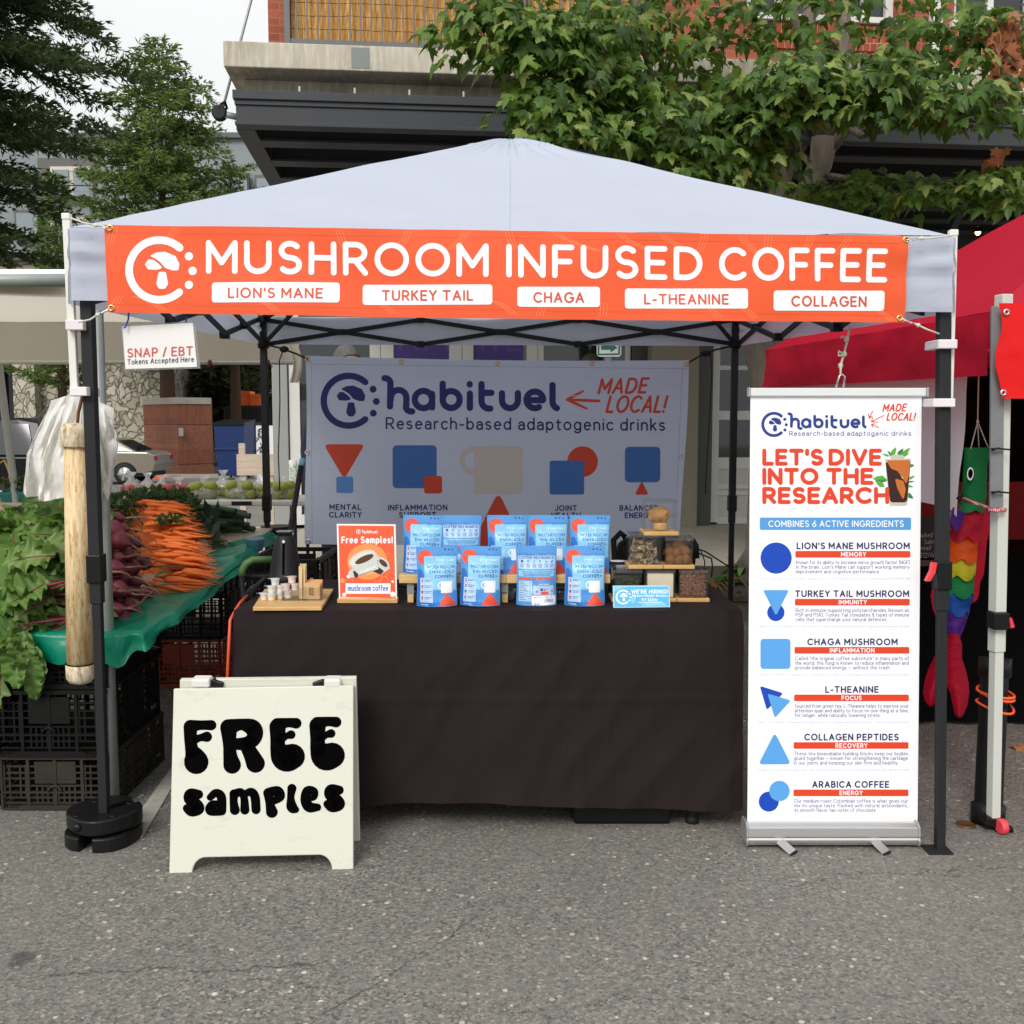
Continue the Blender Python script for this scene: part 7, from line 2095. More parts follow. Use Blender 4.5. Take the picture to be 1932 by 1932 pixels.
# leaves heaped over the front edge belong to one more bunch whose beets are buried
t = thing('beet_greens', 'thick heap of ruffled green beet leaves spilling over the front left of the stall', 'greens', V(-2.0, 4.1, zd(4.1)), group='beet bunches on the stall')
lf = MB(); st = MB()
for i in range(135):
    u, v = random.uniform(-40, 182), random.uniform(975, 1262)
    if v > 1190 and u > 90: continue
    Y = lerp(4.35, 3.82, (v - 975) / 290) + random.uniform(-.03, .08)
    p_ = at(u, v, Y)
    low = (v - 975) / 290
    d = V(random.uniform(-1, .35), random.uniform(-.8, .0), random.uniform(-.6, .5) - (.75 * max(0, low - .55) / .45))
    st.tube(ruffleleaf(lf, p_ - d.normalized() * .1, d, V(random.uniform(-.4, .4), -1, random.uniform(.2, 1.1)), random.uniform(.15, .25), random.uniform(.045, .075), random.uniform(0, 9)), [.0036, .003, .0026, .002, .0014, .0008], 4)
    if i % 3 == 0: st.tube([p_ - d.normalized() * .1, p_ - d.normalized() * .1 + V(.1, .06, random.uniform(-.03, .03))], .0042, 5)
for i in range(9):
    p_ = at(random.uniform(10, 80), random.uniform(1190, 1235), 3.8)
    ruffleleaf(lf, p_, V(random.uniform(-.3, .3), -.15, -1), V(random.uniform(-.4, .4), -1, .1), random.uniform(.15, .2), .05, random.uniform(0, 9))
lf.build('leaves', BLEAF, t); st.build('stalks', STALK, t)
m = MB(); m.grid(lambda s, q: V(lerp(-2.5, -1.68, s), lerp(3.98, 4.6, q), zd(4.2) + .28 * math.sin(math.pi * min(1, q * 1.0 + .1)) * (.6 + .4 * math.sin(math.pi * s)) + .03 * mnoise.noise(V(s * 9, q * 9, 0))), 14, 12); m.build('buried_leaves', BLEAF, t)

# ---- carrot bunches
CAR = leafmat('carrot_skin', [c255(238, 116, 34), c255(246, 138, 50), c255(224, 98, 30), c255(250, 156, 74)], 0, .5)
tipx = [(590, 1370), (640, 1430), (700, 1450), (760, 1500), (820, 1540), (900, 1560), (1000, 1580), (1100, 1610), (1170, 1640), (1230, 1560), (1280, 1460), (1350, 1370)]
def tipat(zy):
    for (a, b), (c, d) in zip(tipx, tipx[1:]):
        if a <= zy <= c: return lerp(b, d, (zy - a) / (c - a))
    return tipx[-1][1]
TOPS = leafmat('carrot_tops', [c255(30, 54, 24), c255(44, 74, 32), c255(60, 94, 42)], .2)
rows = 14
for b in range(rows):
    zy0 = 596 + b * (1345 - 596) / rows
    Yc = lerp(5.2, 4.5, b / rows)
    q0 = at(*Z8(1000, zy0), Yc)
    names = ['topmost', 'second', 'third', 'fourth', 'fifth', 'sixth', 'seventh', 'eighth', 'ninth', 'tenth', 'eleventh', 'twelfth', 'thirteenth', 'lowest']
    t = thing('carrot_bunch', names[b] + ' layer of thin orange carrots ' + ('under the parsley' if b == 0 else 'on the green plastic' if b == rows - 1 else 'counted down the carrot heap'), 'carrots', q0, group='carrot bunches on the stall')
    for k_ in range(13):
        zy = zy0 + random.uniform(-8, 62)
        tx = tipat(min(1345, max(592, zy))) - random.choice((0, 0, 15, 40, 80, 130)) + random.uniform(-25, 15)
        Y = Yc + random.uniform(-.1, .1)
        tip = at(*Z8(tx, zy + random.uniform(-16, 26)), Y)
        Lc = random.uniform(.14, .2)
        dr = V(-1, random.uniform(-.12, .3), random.uniform(-.12, .2)).normalized()
        hd = tip + dr * Lc
        r_ = random.uniform(.0095, .0165)
        m = MB(); pts, rs = [], []
        bend = rv(.012)
        for i in range(9):
            f = i / 8
            pts.append(hd.lerp(tip, f) + bend * math.sin(math.pi * f)); rs.append(max(.0009, r_ * (1 - .72 * f ** 1.3) * (1 if f < .86 else .5) * random.uniform(.92, 1.06)))
        rs[0] = r_ * .55
        e = tip; dd = (tip - hd).normalized()
        for i in range(3):
            dd = (dd + rv(.3)).normalized(); e = e + dd * random.uniform(.005, .018); pts.append(e); rs.append(.0008)
        m.tube(pts, rs, 7)
        m.build('carrot', CAR, t)
    L = LeafB()
    for i in range(70):
        p_ = q0 + V(random.uniform(-.18, .02), random.uniform(-.06, .1), random.uniform(-.02, .06))
        L.quad(p_, rv() + V(-.5, 0, .2), .004, random.uniform(.02, .045), rv().normalized())
    L.build('leafy_tops', TOPS, t)
m = MB(); cm = [at(*Z8(1150, y), lerp(5.25, 4.6, (y - 620) / 720)) for y in (640, 760, 880, 1000, 1120, 1240, 1330)]
m.grid(lambda s, q: cm[min(6, int(q * 6))].lerp(cm[min(6, int(q * 6) + 1)], q * 6 - int(q * 6)) + V(lerp(-.3, .0, s), .16 + .25 * (s - .5) ** 2, -.01), 8, 24)
m.build('buried_carrots', CAR, bpy.data.objects['carrot_bunch.006'])

# ---- parsley, leeks, dill
PARS = leafmat('parsley', [c255(34, 60, 26), c255(48, 80, 36), c255(66, 102, 48), c255(40, 68, 32)], .2, .5)
_po = [(0, 0), (.25, .1), (.5, .35), (.3, .4), (.42, .7), (.2, .66), (0, 1)]
PARSO = _po + [(-x, y) for x, y in _po[-2:0:-1]]
for lbl, blobs_ in (('bushy parsley bunch behind the weight tube', ((400, 700, 110, 90, 5.0, 330),)), ('parsley bunch between the leg and the carrots', ((830, 640, 120, 110, 5.2, 380), (780, 780, 80, 90, 4.9, 160))), ('parsley bunch lying over the top of the carrots', ((1180, 560, 190, 60, 5.5, 420),)), ('parsley bunch at the far end above the carrot tips', ((1380, 600, 90, 50, 5.6, 180), (1300, 720, 80, 30, 5.0, 70)))):
    q = blobs_[0]; t = thing('parsley_bunch', lbl, 'herbs', at(*Z8(q[0], q[1] + q[3]), q[4]), group='herb bunches on the stall')
    L = LeafB(); st = MB()
    for zx, zy, rx, ry, Y, n in blobs_:
        k_ = .25 / F * Y
        for i in range(n):
            d = rv(); 
            p_ = at(*Z8(zx, zy), Y) + V(d.x * rx * k_, d.y * .12, d.z * ry * k_ * math.sqrt(max(0, 1 - d.x * d.x * .8)))
            L.leaf(PARSO, p_, rv() + V(0, -.3, .1), rv() + V(0, -.6, .6), random.uniform(.022, .042), .2, .2)
        for i in range(12):
            d = rv(); st.tube([at(*Z8(zx, zy + ry * .7), Y) + V(d.x * .03, .05, 0), at(*Z8(zx, zy), Y) + V(d.x * rx * k_, d.y * .1, d.z * ry * k_)], .0022, 4)
    L.build('leaves', PARS, t); st.build('stems', M('parsley_stem', c255(70, 110, 50), .5), t)
lk = thing('leek_bunch', 'bunch of dark leek tops with cut ends facing right, behind the carrots', 'leeks', at(*Z8(1650, 900), 6.0), group='herb bunches on the stall')
LEEK = M('leek_green', c255(44, 72, 46), .5, var=.35, vs=25, st=(1, 8, 8)); LEEKE = M('leek_cut', c255(120, 150, 96), .6, var=.2)
for zx, zy in ((1700, 690), (1760, 665), (1830, 680), (1700, 760), (1760, 735), (1820, 740), (1870, 700), (1690, 820), (1750, 805), (1810, 800), (1860, 770), (1720, 880), (1790, 865), (1850, 840), (1900, 800)):
    e = at(*Z8(zx + 20, zy), 6.0 + random.uniform(-.08, .08)); o = e + V(-.35, random.uniform(-.05, .1), random.uniform(-.05, .03))
    m = MB(); m.tube([o, o.lerp(e, .5) + V(0, 0, .015), e], [.02, .019, .018], 10, cap=False); m.tube([e - V(.03, 0, 0), e - V(.004, 0, 0)], .011, 8, cap=True)
    l_ = m.build('leek', LEEK, lk); m = MB(); m.lathe([(.0175, 0), (.006, .001)], e - V(.006, 0, 0), 10, ax=(1, 0, .05)); m.build('cut_end', LEEKE, l_)
L = LeafB()
for i in range(60):
    p_ = at(*Z8(random.uniform(1480, 1660), random.uniform(700, 830)), 5.8 + random.uniform(-.1, .2)); L.quad(p_, V(-.3, -.3, random.uniform(-.6, .5)) + rv(.5), .022, random.uniform(.1, .17), V(0, -1, .4) + rv(.3))
L.build('leek_leaves', LEEK, lk)
t = thing('dill_bunch', 'feathery dill bunch drooping over the green plastic under the leeks', 'herbs', at(*Z8(1680, 1030), 5.6), group='herb bunches on the stall')
L = LeafB()
for i in range(900):
    f = random.random(); p_ = at(*Z8(1560 + 240 * f + random.uniform(-20, 20), 860 + 110 * f * f + random.uniform(0, 100)), 5.6 + random.uniform(-.08, .08))
    L.quad(p_, V(random.uniform(.1, 1), random.uniform(-.4, .4), random.uniform(-1, .2)), .0016, random.uniform(.03, .07), rv().normalized())
L.build('fronds', leafmat('dill_green', [c255(36, 60, 30), c255(58, 88, 44)], .2), t)

# ---- wooden table with berry baskets at the left edge
tw_ = thing('wooden_bench', 'weathered wooden bench at the left edge with teal baskets on it', 'bench', V(at(0, 960, 5.5).x, 5.7, 0))
zb_ = at(60, 949, 5.4).z
m = MB(); m.b2((-3.4, 5.4, zb_ - .045), (-2.05, 5.95, zb_)); m.build('bench_top', PLYWOOD, tw_, bevel=.004)
for x in (-3.3, -2.15):
    for y in (5.45, 5.88):
        m = MB(); m.b2((x, y, 0), (x + .06, y + .06, zb_ - .045)); m.build('leg', PLYWOOD, tw_)
TEAL = M('teal_pulp', c255(52, 128, 120), .8, var=.2, bump=.3, bs=80)
for i, (u0, u1, lbl) in enumerate(((-4, 30, 'teal berry basket of seedlings at the left photo edge'), (30, 62, 'teal berry basket of seedlings second from the left photo edge'), (63, 79, 'teal berry basket of seedlings partly behind the carrier bags'))):
    a, b = at(u0, 949, 5.46), at(max(u1, u0 + 30), 949, 5.46); w = b.x - a.x
    t = thing('berry_basket', lbl, 'basket', V((a.x + b.x) / 2, 5.5, zb_), group='teal baskets on the bench')
    m = MB(); c = V((a.x + b.x) / 2, 5.46 + w / 2, zb_ + .002); h_ = .05
    lo, hi = w * .38, w * .49
    for sgx, sgy in ((0, -1), (1, 0), (0, 1), (-1, 0)):
        n_ = V(sgx, sgy, 0); tt = V(-sgy, sgx, 0)
        for j in range(7):
            s0, s1 = -1 + 2 * (j + .06) / 7, -1 + 2 * (j + .94) / 7
            m.prism([c + n_ * lo + tt * lo * s0, c + n_ * lo + tt * lo * s1, c + n_ * (hi) + tt * hi * s1 + V(0, 0, h_), c + n_ * hi + tt * hi * s0 + V(0, 0, h_)], n_ * -.002)
        m.prism([c + n_ * hi + tt * hi * -1 + V(0, 0, h_ * .72), c + n_ * hi + tt * hi + V(0, 0, h_ * .72), c + n_ * (hi + .002) + tt * hi + V(0, 0, h_ * 1.05), c + n_ * (hi + .002) - tt * hi + V(0, 0, h_ * 1.05)], n_ * -.003)
    m.poly([c + V(x, y, .003) for x, y in ((-lo, -lo), (lo, -lo), (lo, lo), (-lo, lo))]); m.build('basket', TEAL, t)
    L = LeafB()
    for j in range(110):
        d = rv(); p_ = c + V(d.x * hi * 1.1, d.y * hi, h_ + .05 * random.random() + .02); L.leaf(PARSO, p_, rv() + V(0, 0, .4), V(0, -.4, 1) + rv(.6), random.uniform(.018, .03), .1, .2)
    L.build('seedlings', PARS, t)
t = thing('garden_ornament', 'little red and gold stick ornament poking up from the seedlings', 'ornament', at(24, 912, 5.5))
m = MB(); m.tube([at(8, 868, 5.5), at(16, 885, 5.5), at(20, 896, 5.5)], [.005, .007, .01], 7); m.tube([at(0, 874, 5.5), at(8, 868, 5.5)], .004, 5); m.build('stick', M('gold_ornament', c255(200, 164, 96), .4), t)
m = MB(); m.ell(at(23, 902, 5.5), (.02, .02, .022)); m.tube([at(24, 906, 5.5), at(26, 930, 5.5)], .004, 5); m.build('red_bead', M('ornament_red', c255(190, 40, 56), .4), t)

# ---- white folding table with bags of apples and potatoes
ty = 7.95
za = at(450, 944, ty).z
xa0, xa1 = at(225, 944, ty).x, at(577, 944, ty).x
t = thing('white_folding_table', 'white plastic folding table carrying bagged fruit, behind the vegetable stall', 'table', V((xa0 + xa1) / 2, ty + .3, .15))
m = MB(); m.b2((xa0, ty, za - .045), (xa1, ty + .62, za)); m.build('tabletop', M('white_table_plastic', c255(206, 204, 196), .5), t, bevel=.012)
for x in (xa0 + .15, xa1 - .1):
    for y in (ty + .06, ty + .54):
        m = MB(); m.tube([(x, y, .15), (x, y, za - .045)], .015, 8); m.build('leg', BLKPOWDER, t)
m = MB(); m.b2((at(437, 950, ty).x, ty - .004, za - .04), (at(475, 950, ty).x, ty + .02, za - .008)); m.build('frame_recess', BLKPLASTIC, t)
FILM = acrylic('produce_bag_film', (.93, .94, .93), .08, .34)
APL = leafmat('apple_skin', [c255(150, 156, 58), c255(176, 176, 76), c255(132, 140, 50), c255(186, 160, 80)], 0, .4)
POT = leafmat('red_potato_skin', [c255(150, 62, 66), c255(176, 86, 84), c255(128, 50, 58)], 0, .6)
def fruitbag(name, lbl, u, w, hpx, mat, part, cat, yoff, n):
    c = at(u, 942, ty + yoff); c.z = za + .001
    wd = w / F * (ty + yoff) / 2 * 1.08; hh = hpx / F * (ty + yoff)
    t = thing(name, lbl, cat, c, group='bags of produce on the white table')
    rg = random.Random(int(u))
    r_ = wd * .43
    for i in range(n):
        lay = i // 5; k_ = i % 5
        p_ = c + V((k_ - 2) * wd * .42 * (1 - lay * .15) + rg.uniform(-.01, .01), rg.uniform(-.05, .03), r_ * (.9 + lay * 1.35) + rg.uniform(-.006, .006))
        m = MB(); m.ell(p_, (r_ * rg.uniform(.9, 1.1), r_, r_ * rg.uniform(.82, 1)), 12, 8); m.build(part, mat, t)
    def fn(a, q):
        th = a * 2 * math.pi
        if q < .7:
            f = q / .7; rr = wd * 1.18 * math.sin(math.pi * (.12 + .8 * f) ** .9) ** .6; z_ = hh * .62 * f
        else:
            f = (q - .7) / .3; rr = wd * lerp(.5, .16, min(1, f * 2)) if f < .5 else wd * lerp(.16, .5, (f - .5) * 2); z_ = hh * lerp(.62, 1, f)
        k_ = 1 + .14 * mnoise.noise(V(math.cos(th) * 2, math.sin(th) * 2, q * 6 + u)) + (.12 * math.sin(th * 5 + u) if q > .6 else 0)
        return c + V(math.cos(th) * rr * k_, math.sin(th) * rr * .62 * k_, z_)
    m = MB(); m.grid(fn, 26, 22); m.build('bag_film', FILM, t)
for u, w, h_, yo, n, l_ in ((385, 44, 44, .14, 10, 'leftmost bag of yellow green apples on the white table'), (422, 34, 52, .3, 9, 'tall bag of yellow green apples second from the left'), (454, 46, 40, .16, 10, 'squat bag of yellow green apples left of the tent leg'), (488, 36, 44, .22, 9, 'bag of yellow green apples just behind the black tent leg'), (528, 46, 42, .14, 10, 'rightmost bag of yellow green apples beside the paper towel roll')):
    fruitbag('apple_bag', l_, u, w, h_, APL, 'apple', 'bag of apples', yo, n)
for u, w, h_, yo, n, l_ in ((250, 36, 50, .2, 9, 'bag of red potatoes nearest the carrier bags'), (280, 34, 46, .34, 9, 'second bag of red potatoes from the carrier bags'), (306, 38, 44, .2, 10, 'bag of red potatoes behind the parsley'), (338, 40, 40, .2, 10, 'rightmost bag of red potatoes beside the apples')):
    fruitbag('potato_bag', l_, u, w, h_, POT, 'potato', 'bag of potatoes', yo, n)
c = at(554, 934, ty + .45); c.z = za
t = thing('paper_towel_roll', 'tall roll of green printed paper towels at the end of the white table', 'paper roll', c)
hT = at(554, 868, ty + .45).z - za
m = MB(); m.lathe([(.034, 0), (.035, .004), (.035, hT - .004), (.03, hT)], c, 20); m.build('roll', M('towel_paper', c255(222, 224, 214), .8), t)
p = PR(); TG = M('towel_green', c255(110, 160, 130), .7)
rg = random.Random(5)
for i in range(60): p.ell(rg.uniform(-1, 1), rg.uniform(.1, .75), .13, .018, TG, 1, 8, rot=0)
p.build('towel_print', lambda x, y, h: c + V(.0355 * math.sin(x * 1.3), -.0355 * math.cos(x * 1.3), hT * (1 - y)), t)

# ---- hand truck, milk can, tub behind the left end of the table
ht = thing('hand_truck', 'hand truck with curved green grip standing behind the left end of the table', 'hand truck', V(at(470, 1100, 4.75).x, 4.75, 0))
GRIP = M('green_grip', c255(106, 146, 84), .5, var=.1)
hy = 4.75
m = MB(); m.tube([at(*Z2(205, 645), hy), at(*Z2(212, 590), hy), at(*Z2(245, 530), hy), at(*Z2(310, 492), hy), at(*Z2(490, 488), hy + .05)], .0165, 10); m.build('grip', GRIP, ht)
m = MB(); a = at(*Z2(205, 645), hy); b = at(*Z2(490, 488), hy + .05); m.tube([a, V(a.x + .02, hy + .05, .12)], .013, 8); m.tube([V(a.x + .3, hy + .09, .12), V(a.x + .3, hy + .05, a.z - .05), b], .013, 8)
for z_ in (.3, .55, .78): m.tube([V(a.x + .01, hy + .03, z_), V(a.x + .3, hy + .06, z_)], .011, 8)
m.build('frame', BLKPOWDER, ht)
for x in (a.x - .02, a.x + .34):
    m = MB(); m.lathe([(.05, -.02), (.1, -.018), (.105, 0), (.1, .018), (.05, .02)], (x, hy + .12, .106), 20, ax=(1, 0, 0)); m.build('wheel', BLKPLASTIC, ht)
m = MB(); m.b2((a.x, hy - .2, .005), (a.x + .32, hy + .08, .012)); m.build('toe_plate', STEEL, ht)
mc = at(*Z2(550, 410), 7.2)
t = thing('milk_can', 'grey metal milk can with flared black neck behind the dispenser', 'can', V(mc.x, 7.2, .0))
zt_ = at(*Z2(555, 170), 7.2).z
m = MB(); m.lathe([(.14, 0), (.15, .02), (.15, zt_ - .42), (.13, zt_ - .33), (.08, zt_ - .24), (.075, zt_ - .1)], (mc.x, 7.2, 0), 24); m.build('body', M('grey_milk_can', c255(140, 140, 132), .5, .3), t)
m = MB(); m.lathe([(.078, zt_ - .14), (.08, zt_ - .1), (.115, zt_ - .03), (.118, zt_)], (mc.x, 7.2, 0), 24); m.build('neck', BLKPLASTIC, t)
q = at(*Z2(335, 405), 5.6)
t = thing('plastic_tub', 'pale blue plastic tub in the crate behind the hand truck', 'tub', q)
m = MB(); m.lathe([(.04, 0), (.05, .06), (.053, .062), (.052, .07)], V(q.x, 5.6, q.z), 20, close=True); m.build('tub', M('translucent_blue', c255(130, 176, 200), .3, trl=.3), t)

# ================================================================== PARKING LOT
def car(name, lbl, loc, rz, paint, sc=1.0, suv=False):
    t = thing(name, lbl, 'car', loc, rz)
    hgt = 1.66 if suv else 1.4
    Wc = .86
    PA = M(name + '_paint', paint, .25, .5, var=.03)
    def loft(prof, ws, nm, mat, bev=.05):
        m = MB(); n = len(prof)
        for sgn in (-1, 1):
            m.v += [(x * sc, sgn * w * sc, z * sc) for (x, z), w in zip(prof, ws)]
        m.face(range(n)); m.face([n + i for i in range(n)][::-1])
        for i in range(n):
            j = (i + 1) % n; m.face((i, n + i, n + j, j))
        return m.build(nm, mat, t, bevel=bev * sc, local=True)
    if suv: body = [(-2.3, .35), (-2.32, .85), (-2.2, 1.02), (-.2 + -1.9, 1.05), (.95, 1.05), (2.05, .98), (2.3, .85), (2.32, .38)]
    else: body = [(-2.22, .4), (-2.28, .62), (-2.2, .9), (-2.05, .97), (-1.3, .98), (.85, .96), (1.9, .8), (2.2, .66), (2.26, .36)]
    arches = []
    for wx in (1.38, .0, -1.36):
        if wx == 0: arches.append((0, .22)); continue
        arches += [(wx + .36 * math.cos(R(a)), .3 + .36 * max(0, math.sin(R(a)))) for a in range(0, 181, 20)]
    ws = [Wc] * len(body); 
    loft(body + arches, ws + [Wc] * len(arches), 'body', PA, .03)
    if suv: gh = [(-2.15, 1.04), (-1.95, hgt - .06), (-1.6, hgt), (-.1, hgt), (.3, hgt - .06), (1.05, 1.04)]
    else: gh = [(-1.75, .96), (-1.0, hgt - .05), (-.6, hgt), (.0, hgt - .01), (.35, hgt - .08), (1.15, .95)]
    wg = [Wc * .97 if z < 1.1 else Wc * .74 for x, z in gh]
    loft(gh, wg, 'cabin', PA, .04)
    gl = MB()
    cx_ = sum(x for x, z in gh) / len(gh)
    for sgn in (-1, 1):
        zb_, zt2 = gh[0][1] + .04, hgt - .1
        xb0, xb1 = gh[0][0] + .22, gh[-1][0] - .28; xt0, xt1 = gh[1][0] + .16, gh[-2][0] - .12
        for f0, f1 in ((0, .42), (.46, 1)):
            q = [(lerp(xb0, xb1, f0), zb_), (lerp(xb0, xb1, f1), zb_), (lerp(xt0, xt1, f1), zt2), (lerp(xt0, xt1, f0), zt2)]
            yy = lambda z: sgn * (lerp(Wc * .97, Wc * .74, (z - gh[0][1]) / (hgt - gh[0][1])) + .012) * sc
            gl.poly([V(x * sc, yy(z), z * sc) for x, z in q])
    for xa_, xb_ in ((gh[0], gh[1]), (gh[-1], gh[-2])):
        o = -.02 if xa_[0] < 0 else .02
        p0, p1 = lerp(xa_[0], xb_[0], .12), lerp(xa_[0], xb_[0], .88); z0_, z1_ = lerp(xa_[1], xb_[1], .12), lerp(xa_[1], xb_[1], .88)
        gl.poly([V((p0 + o) * sc, -.7 * sc, (z0_ + .015) * sc), V((p0 + o) * sc, .7 * sc, (z0_ + .015) * sc), V((p1 + o) * sc, .58 * sc, (z1_ + .015) * sc), V((p1 + o) * sc, -.58 * sc, (z1_ + .015) * sc)])
    gl.build('window_glass', DARKGLASS, t, solid=.006, local=True)
    for wx in (1.38, -1.36):
        for sgn in (-1, 1):
            m = MB(); m.lathe([(.2, -.1), (.3, -.1), (.325, -.07), (.325, .07), (.3, .1), (.2, .1)], V(wx * sc, sgn * .78 * sc, .325 * sc), 24, ax=(0, 1, 0))
            m.v = m.v; w_ = m.build('wheel', M('tyre_rubber', (.012, .012, .012), .8), t, local=True)
            m = MB(); m.lathe([(.205, 0), (.2, .012), (.06, .03), (.04, .04), (.001, .04)], V(wx * sc, sgn * .87 * sc, .325 * sc), 20, ax=(0, sgn, 0))
            for a in range(5):
                ca, sa = math.cos(a * 1.2566), math.sin(a * 1.2566)
                m.box(V((wx + ca * .12) * sc, sgn * .9 * sc, (.325 + sa * .12) * sc), (.16, .02, .05), Euler((0, -a * 1.2566, 0)).to_matrix())
            m.build('rim', METAL, w_, local=True)
    for sgn in (-1, 1):
        m = MB(); m.box(V(-2.2 * sc, sgn * .7 * sc, .8 * sc), (.14, .22, .14)); m.build('taillight', M('taillight_red', c255(150, 24, 24), .25), t, bevel=.02, local=True)
        m = MB(); m.box(V(2.08 * sc, sgn * .66 * sc, .7 * sc), (.2, .3, .12)); m.build('headlight', M('headlight_clear', (.7, .72, .74), .15), t, bevel=.03, local=True)
        m = MB(); m.box(V(.75 * sc, sgn * .98 * sc, 1.02 * sc), (.12, .2, .12)); m.build('mirror', PA, t, bevel=.03, local=True)
        for dx in (-.75, .25):
            m = MB(); m.box(V(dx * sc, sgn * .875 * sc, .82 * sc), (.2, .03, .04)); m.build('door_handle', PA, t, bevel=.01, local=True)
    m = MB(); m.b2((-2.0 * sc, -.86 * sc, .24 * sc), (2.0 * sc, .86 * sc, .36 * sc)); m.build('sill_trim', BLKPLASTIC, t, local=True)
    return t
cp_ = at(291, 900, 30.5)
car('silver_sedan', 'silver beige sedan parked in the lot, its rear end beside the brick enclosure', V(cp_.x - 2.28, 31.4, lot(31)), R(180 + 176) if False else R(181), c255(150, 142, 128))
bpy.data.objects['silver_sedan'].rotation_euler.z = R(180)
bpy.data.objects['silver_sedan'].location.x = cp_.x - 2.25
cq = at(60, 900, 16)
car('black_suv', 'black sport utility car cut off by the left edge behind the awning pipe', V(at(104, 830, 16).x - 2.3, 16.9, lot(16.5)), R(180), (.006, .006, .007), suv=True)
t = thing('traffic_cone', 'orange traffic cone with white bands at the corner of the brick enclosure', 'cone', V(at(302, 890, 35.5).x, 35.5, lot(35.5)))
hc = .72; cc = V(at(302, 890, 35.5).x, 35.5, lot(35.5)); CO = M('cone_orange', c255(250, 84, 30), .5)
m = MB(); m.b2(cc - V(.18, .18, 0), cc + V(.18, .18, .03)); m.lathe([(.14, .03), (.04, hc)], cc, 18); m.build('cone_body', CO, t)
for z0_, z1_ in ((.3, .42), (.5, .6)):
    rr = lambda z: lerp(.14, .04, (z - .03) / (hc - .03)) + .004
    m = MB(); m.lathe([(rr(z0_), z0_), (rr(z1_), z1_)], cc, 18, close=False); m.build('reflective_band', WHITE, t)
def dumpster(name, lbl, u0, u1, vt, vb, Y, mat, lidm, d=1.3):
    a, b = at(u0, vb, Y), at(u1, vb, Y); zt_ = at(u0, vt, Y).z; zb0 = lot(Y)
    t = thing(name, lbl, 'dumpster', V((a.x + b.x) / 2, Y + d / 2, zb0))
    m = MB(); w = b.x - a.x
    for (x0, x1, y0, y1, z0_, z1_) in ((a.x + w * .05, b.x - w * .05, Y + .1, Y + d, zb0 + .12, zb0 + .7), ):
        pass
    m.prism([V(a.x + w * .07, Y + .18, zb0 + .12), V(a.x + w * .07, Y + d, zb0 + .12), V(a.x, Y + d, zt_), V(a.x, Y, zt_)], (w * .0 + .0001, 0, 0)) if False else None
    lo = [V(a.x + w * .08, Y + .15, zb0 + .12), V(b.x - w * .08, Y + .15, zb0 + .12), V(b.x - w * .08, Y + d, zb0 + .12), V(a.x + w * .08, Y + d, zb0 + .12)]
    hi = [V(a.x, Y, zt_), V(b.x, Y, zt_), V(b.x, Y + d, zt_ + .12), V(a.x, Y + d, zt_ + .12)]
    m.raw(lo + hi, [(0, 3, 2, 1), (4, 5, 6, 7), (0, 1, 5, 4), (1, 2, 6, 5), (2, 3, 7, 6), (3, 0, 4, 7)])
    zr = lerp(zb0, zt_, .55); m.b2((a.x + w * .01, Y + .03, zr), (b.x - w * .01, Y + .12, zr + .07)); m.build('bin_body', mat, t)
    m = MB(); m.prism([V(a.x - .04, Y - .06, zt_ + .01), V(b.x + .04, Y - .06, zt_ + .01), V(b.x + .04, Y + d, zt_ + .13), V(a.x - .04, Y + d, zt_ + .13)], (0, 0, .06)); m.build('lid', lidm, t)
    for x in (a.x + w * .2, b.x - w * .2):
        for y in (Y + .3, Y + d - .15):
            m = MB(); m.lathe([(.03, -.03), (.07, -.03), (.07, .03), (.03, .03)], (x, y, zb0 + .07), 12, ax=(1, 0, 0)); m.build('caster', BLKPLASTIC, t)
    return t
BLUEP = M('dumpster_blue', c255(22, 50, 104), .5, var=.2); 
dumpster('dumpster', 'big blue dumpster with black lid right of the brick enclosure', 405, 462, 802, 884, 34.5, BLUEP, BLKPLASTIC, 1.4)
dumpster('dumpster', 'smaller dark blue dumpster half hidden behind the big blue one', 462, 484, 806, 858, 37.5, M('dumpster_dark_blue', c255(34, 50, 74), .5, var=.3), BLKPLASTIC, 1.4)
a, b = at(425, 800, 43), at(520, 800, 43)
t = thing('shipping_container', 'long black container in the shade behind the dumpsters', 'container', V((a.x + b.x) / 2, 44, lot(43)))
m = MB(); zc_ = at(440, 766, 43).z
m.b2((a.x, 43, lot(43) + .02), (b.x + 2, 45, zc_))
for i in range(14): x = lerp(a.x, b.x + 2, i / 13); m.b2((x - .04, 42.94, lot(43) + .1), (x + .04, 42.995, zc_ - .05))
m.build('container_body', BLKPOWDER, t)
a, b = at(448, 765, 43.2), at(493, 765, 43.2)
t = thing('orange_bin', 'bright orange bin sitting on the black container under the conifers', 'bin', V((a.x + b.x) / 2, 43.6, zc_))
OB = M('orange_bin_plastic', c255(226, 96, 24), .5)
xm = lerp(a.x, b.x, .55)
m = MB(); m.b2((a.x, 43.2, zc_ + .005), (xm, 44, zc_ + .62)); m.b2((xm + .01, 43.1, zc_ + .005), (b.x, 44, zc_ + .5)); m.build('bin_body', OB, t, bevel=.03)
m = MB(); m.b2((a.x - .03, 43.15, zc_ + .5), (xm, 43.19, zc_ + .6)); m.b2((xm, 43.04, zc_ + .38), (b.x + .04, 43.09, zc_ + .5)); m.build('bin_rim', OB, t)
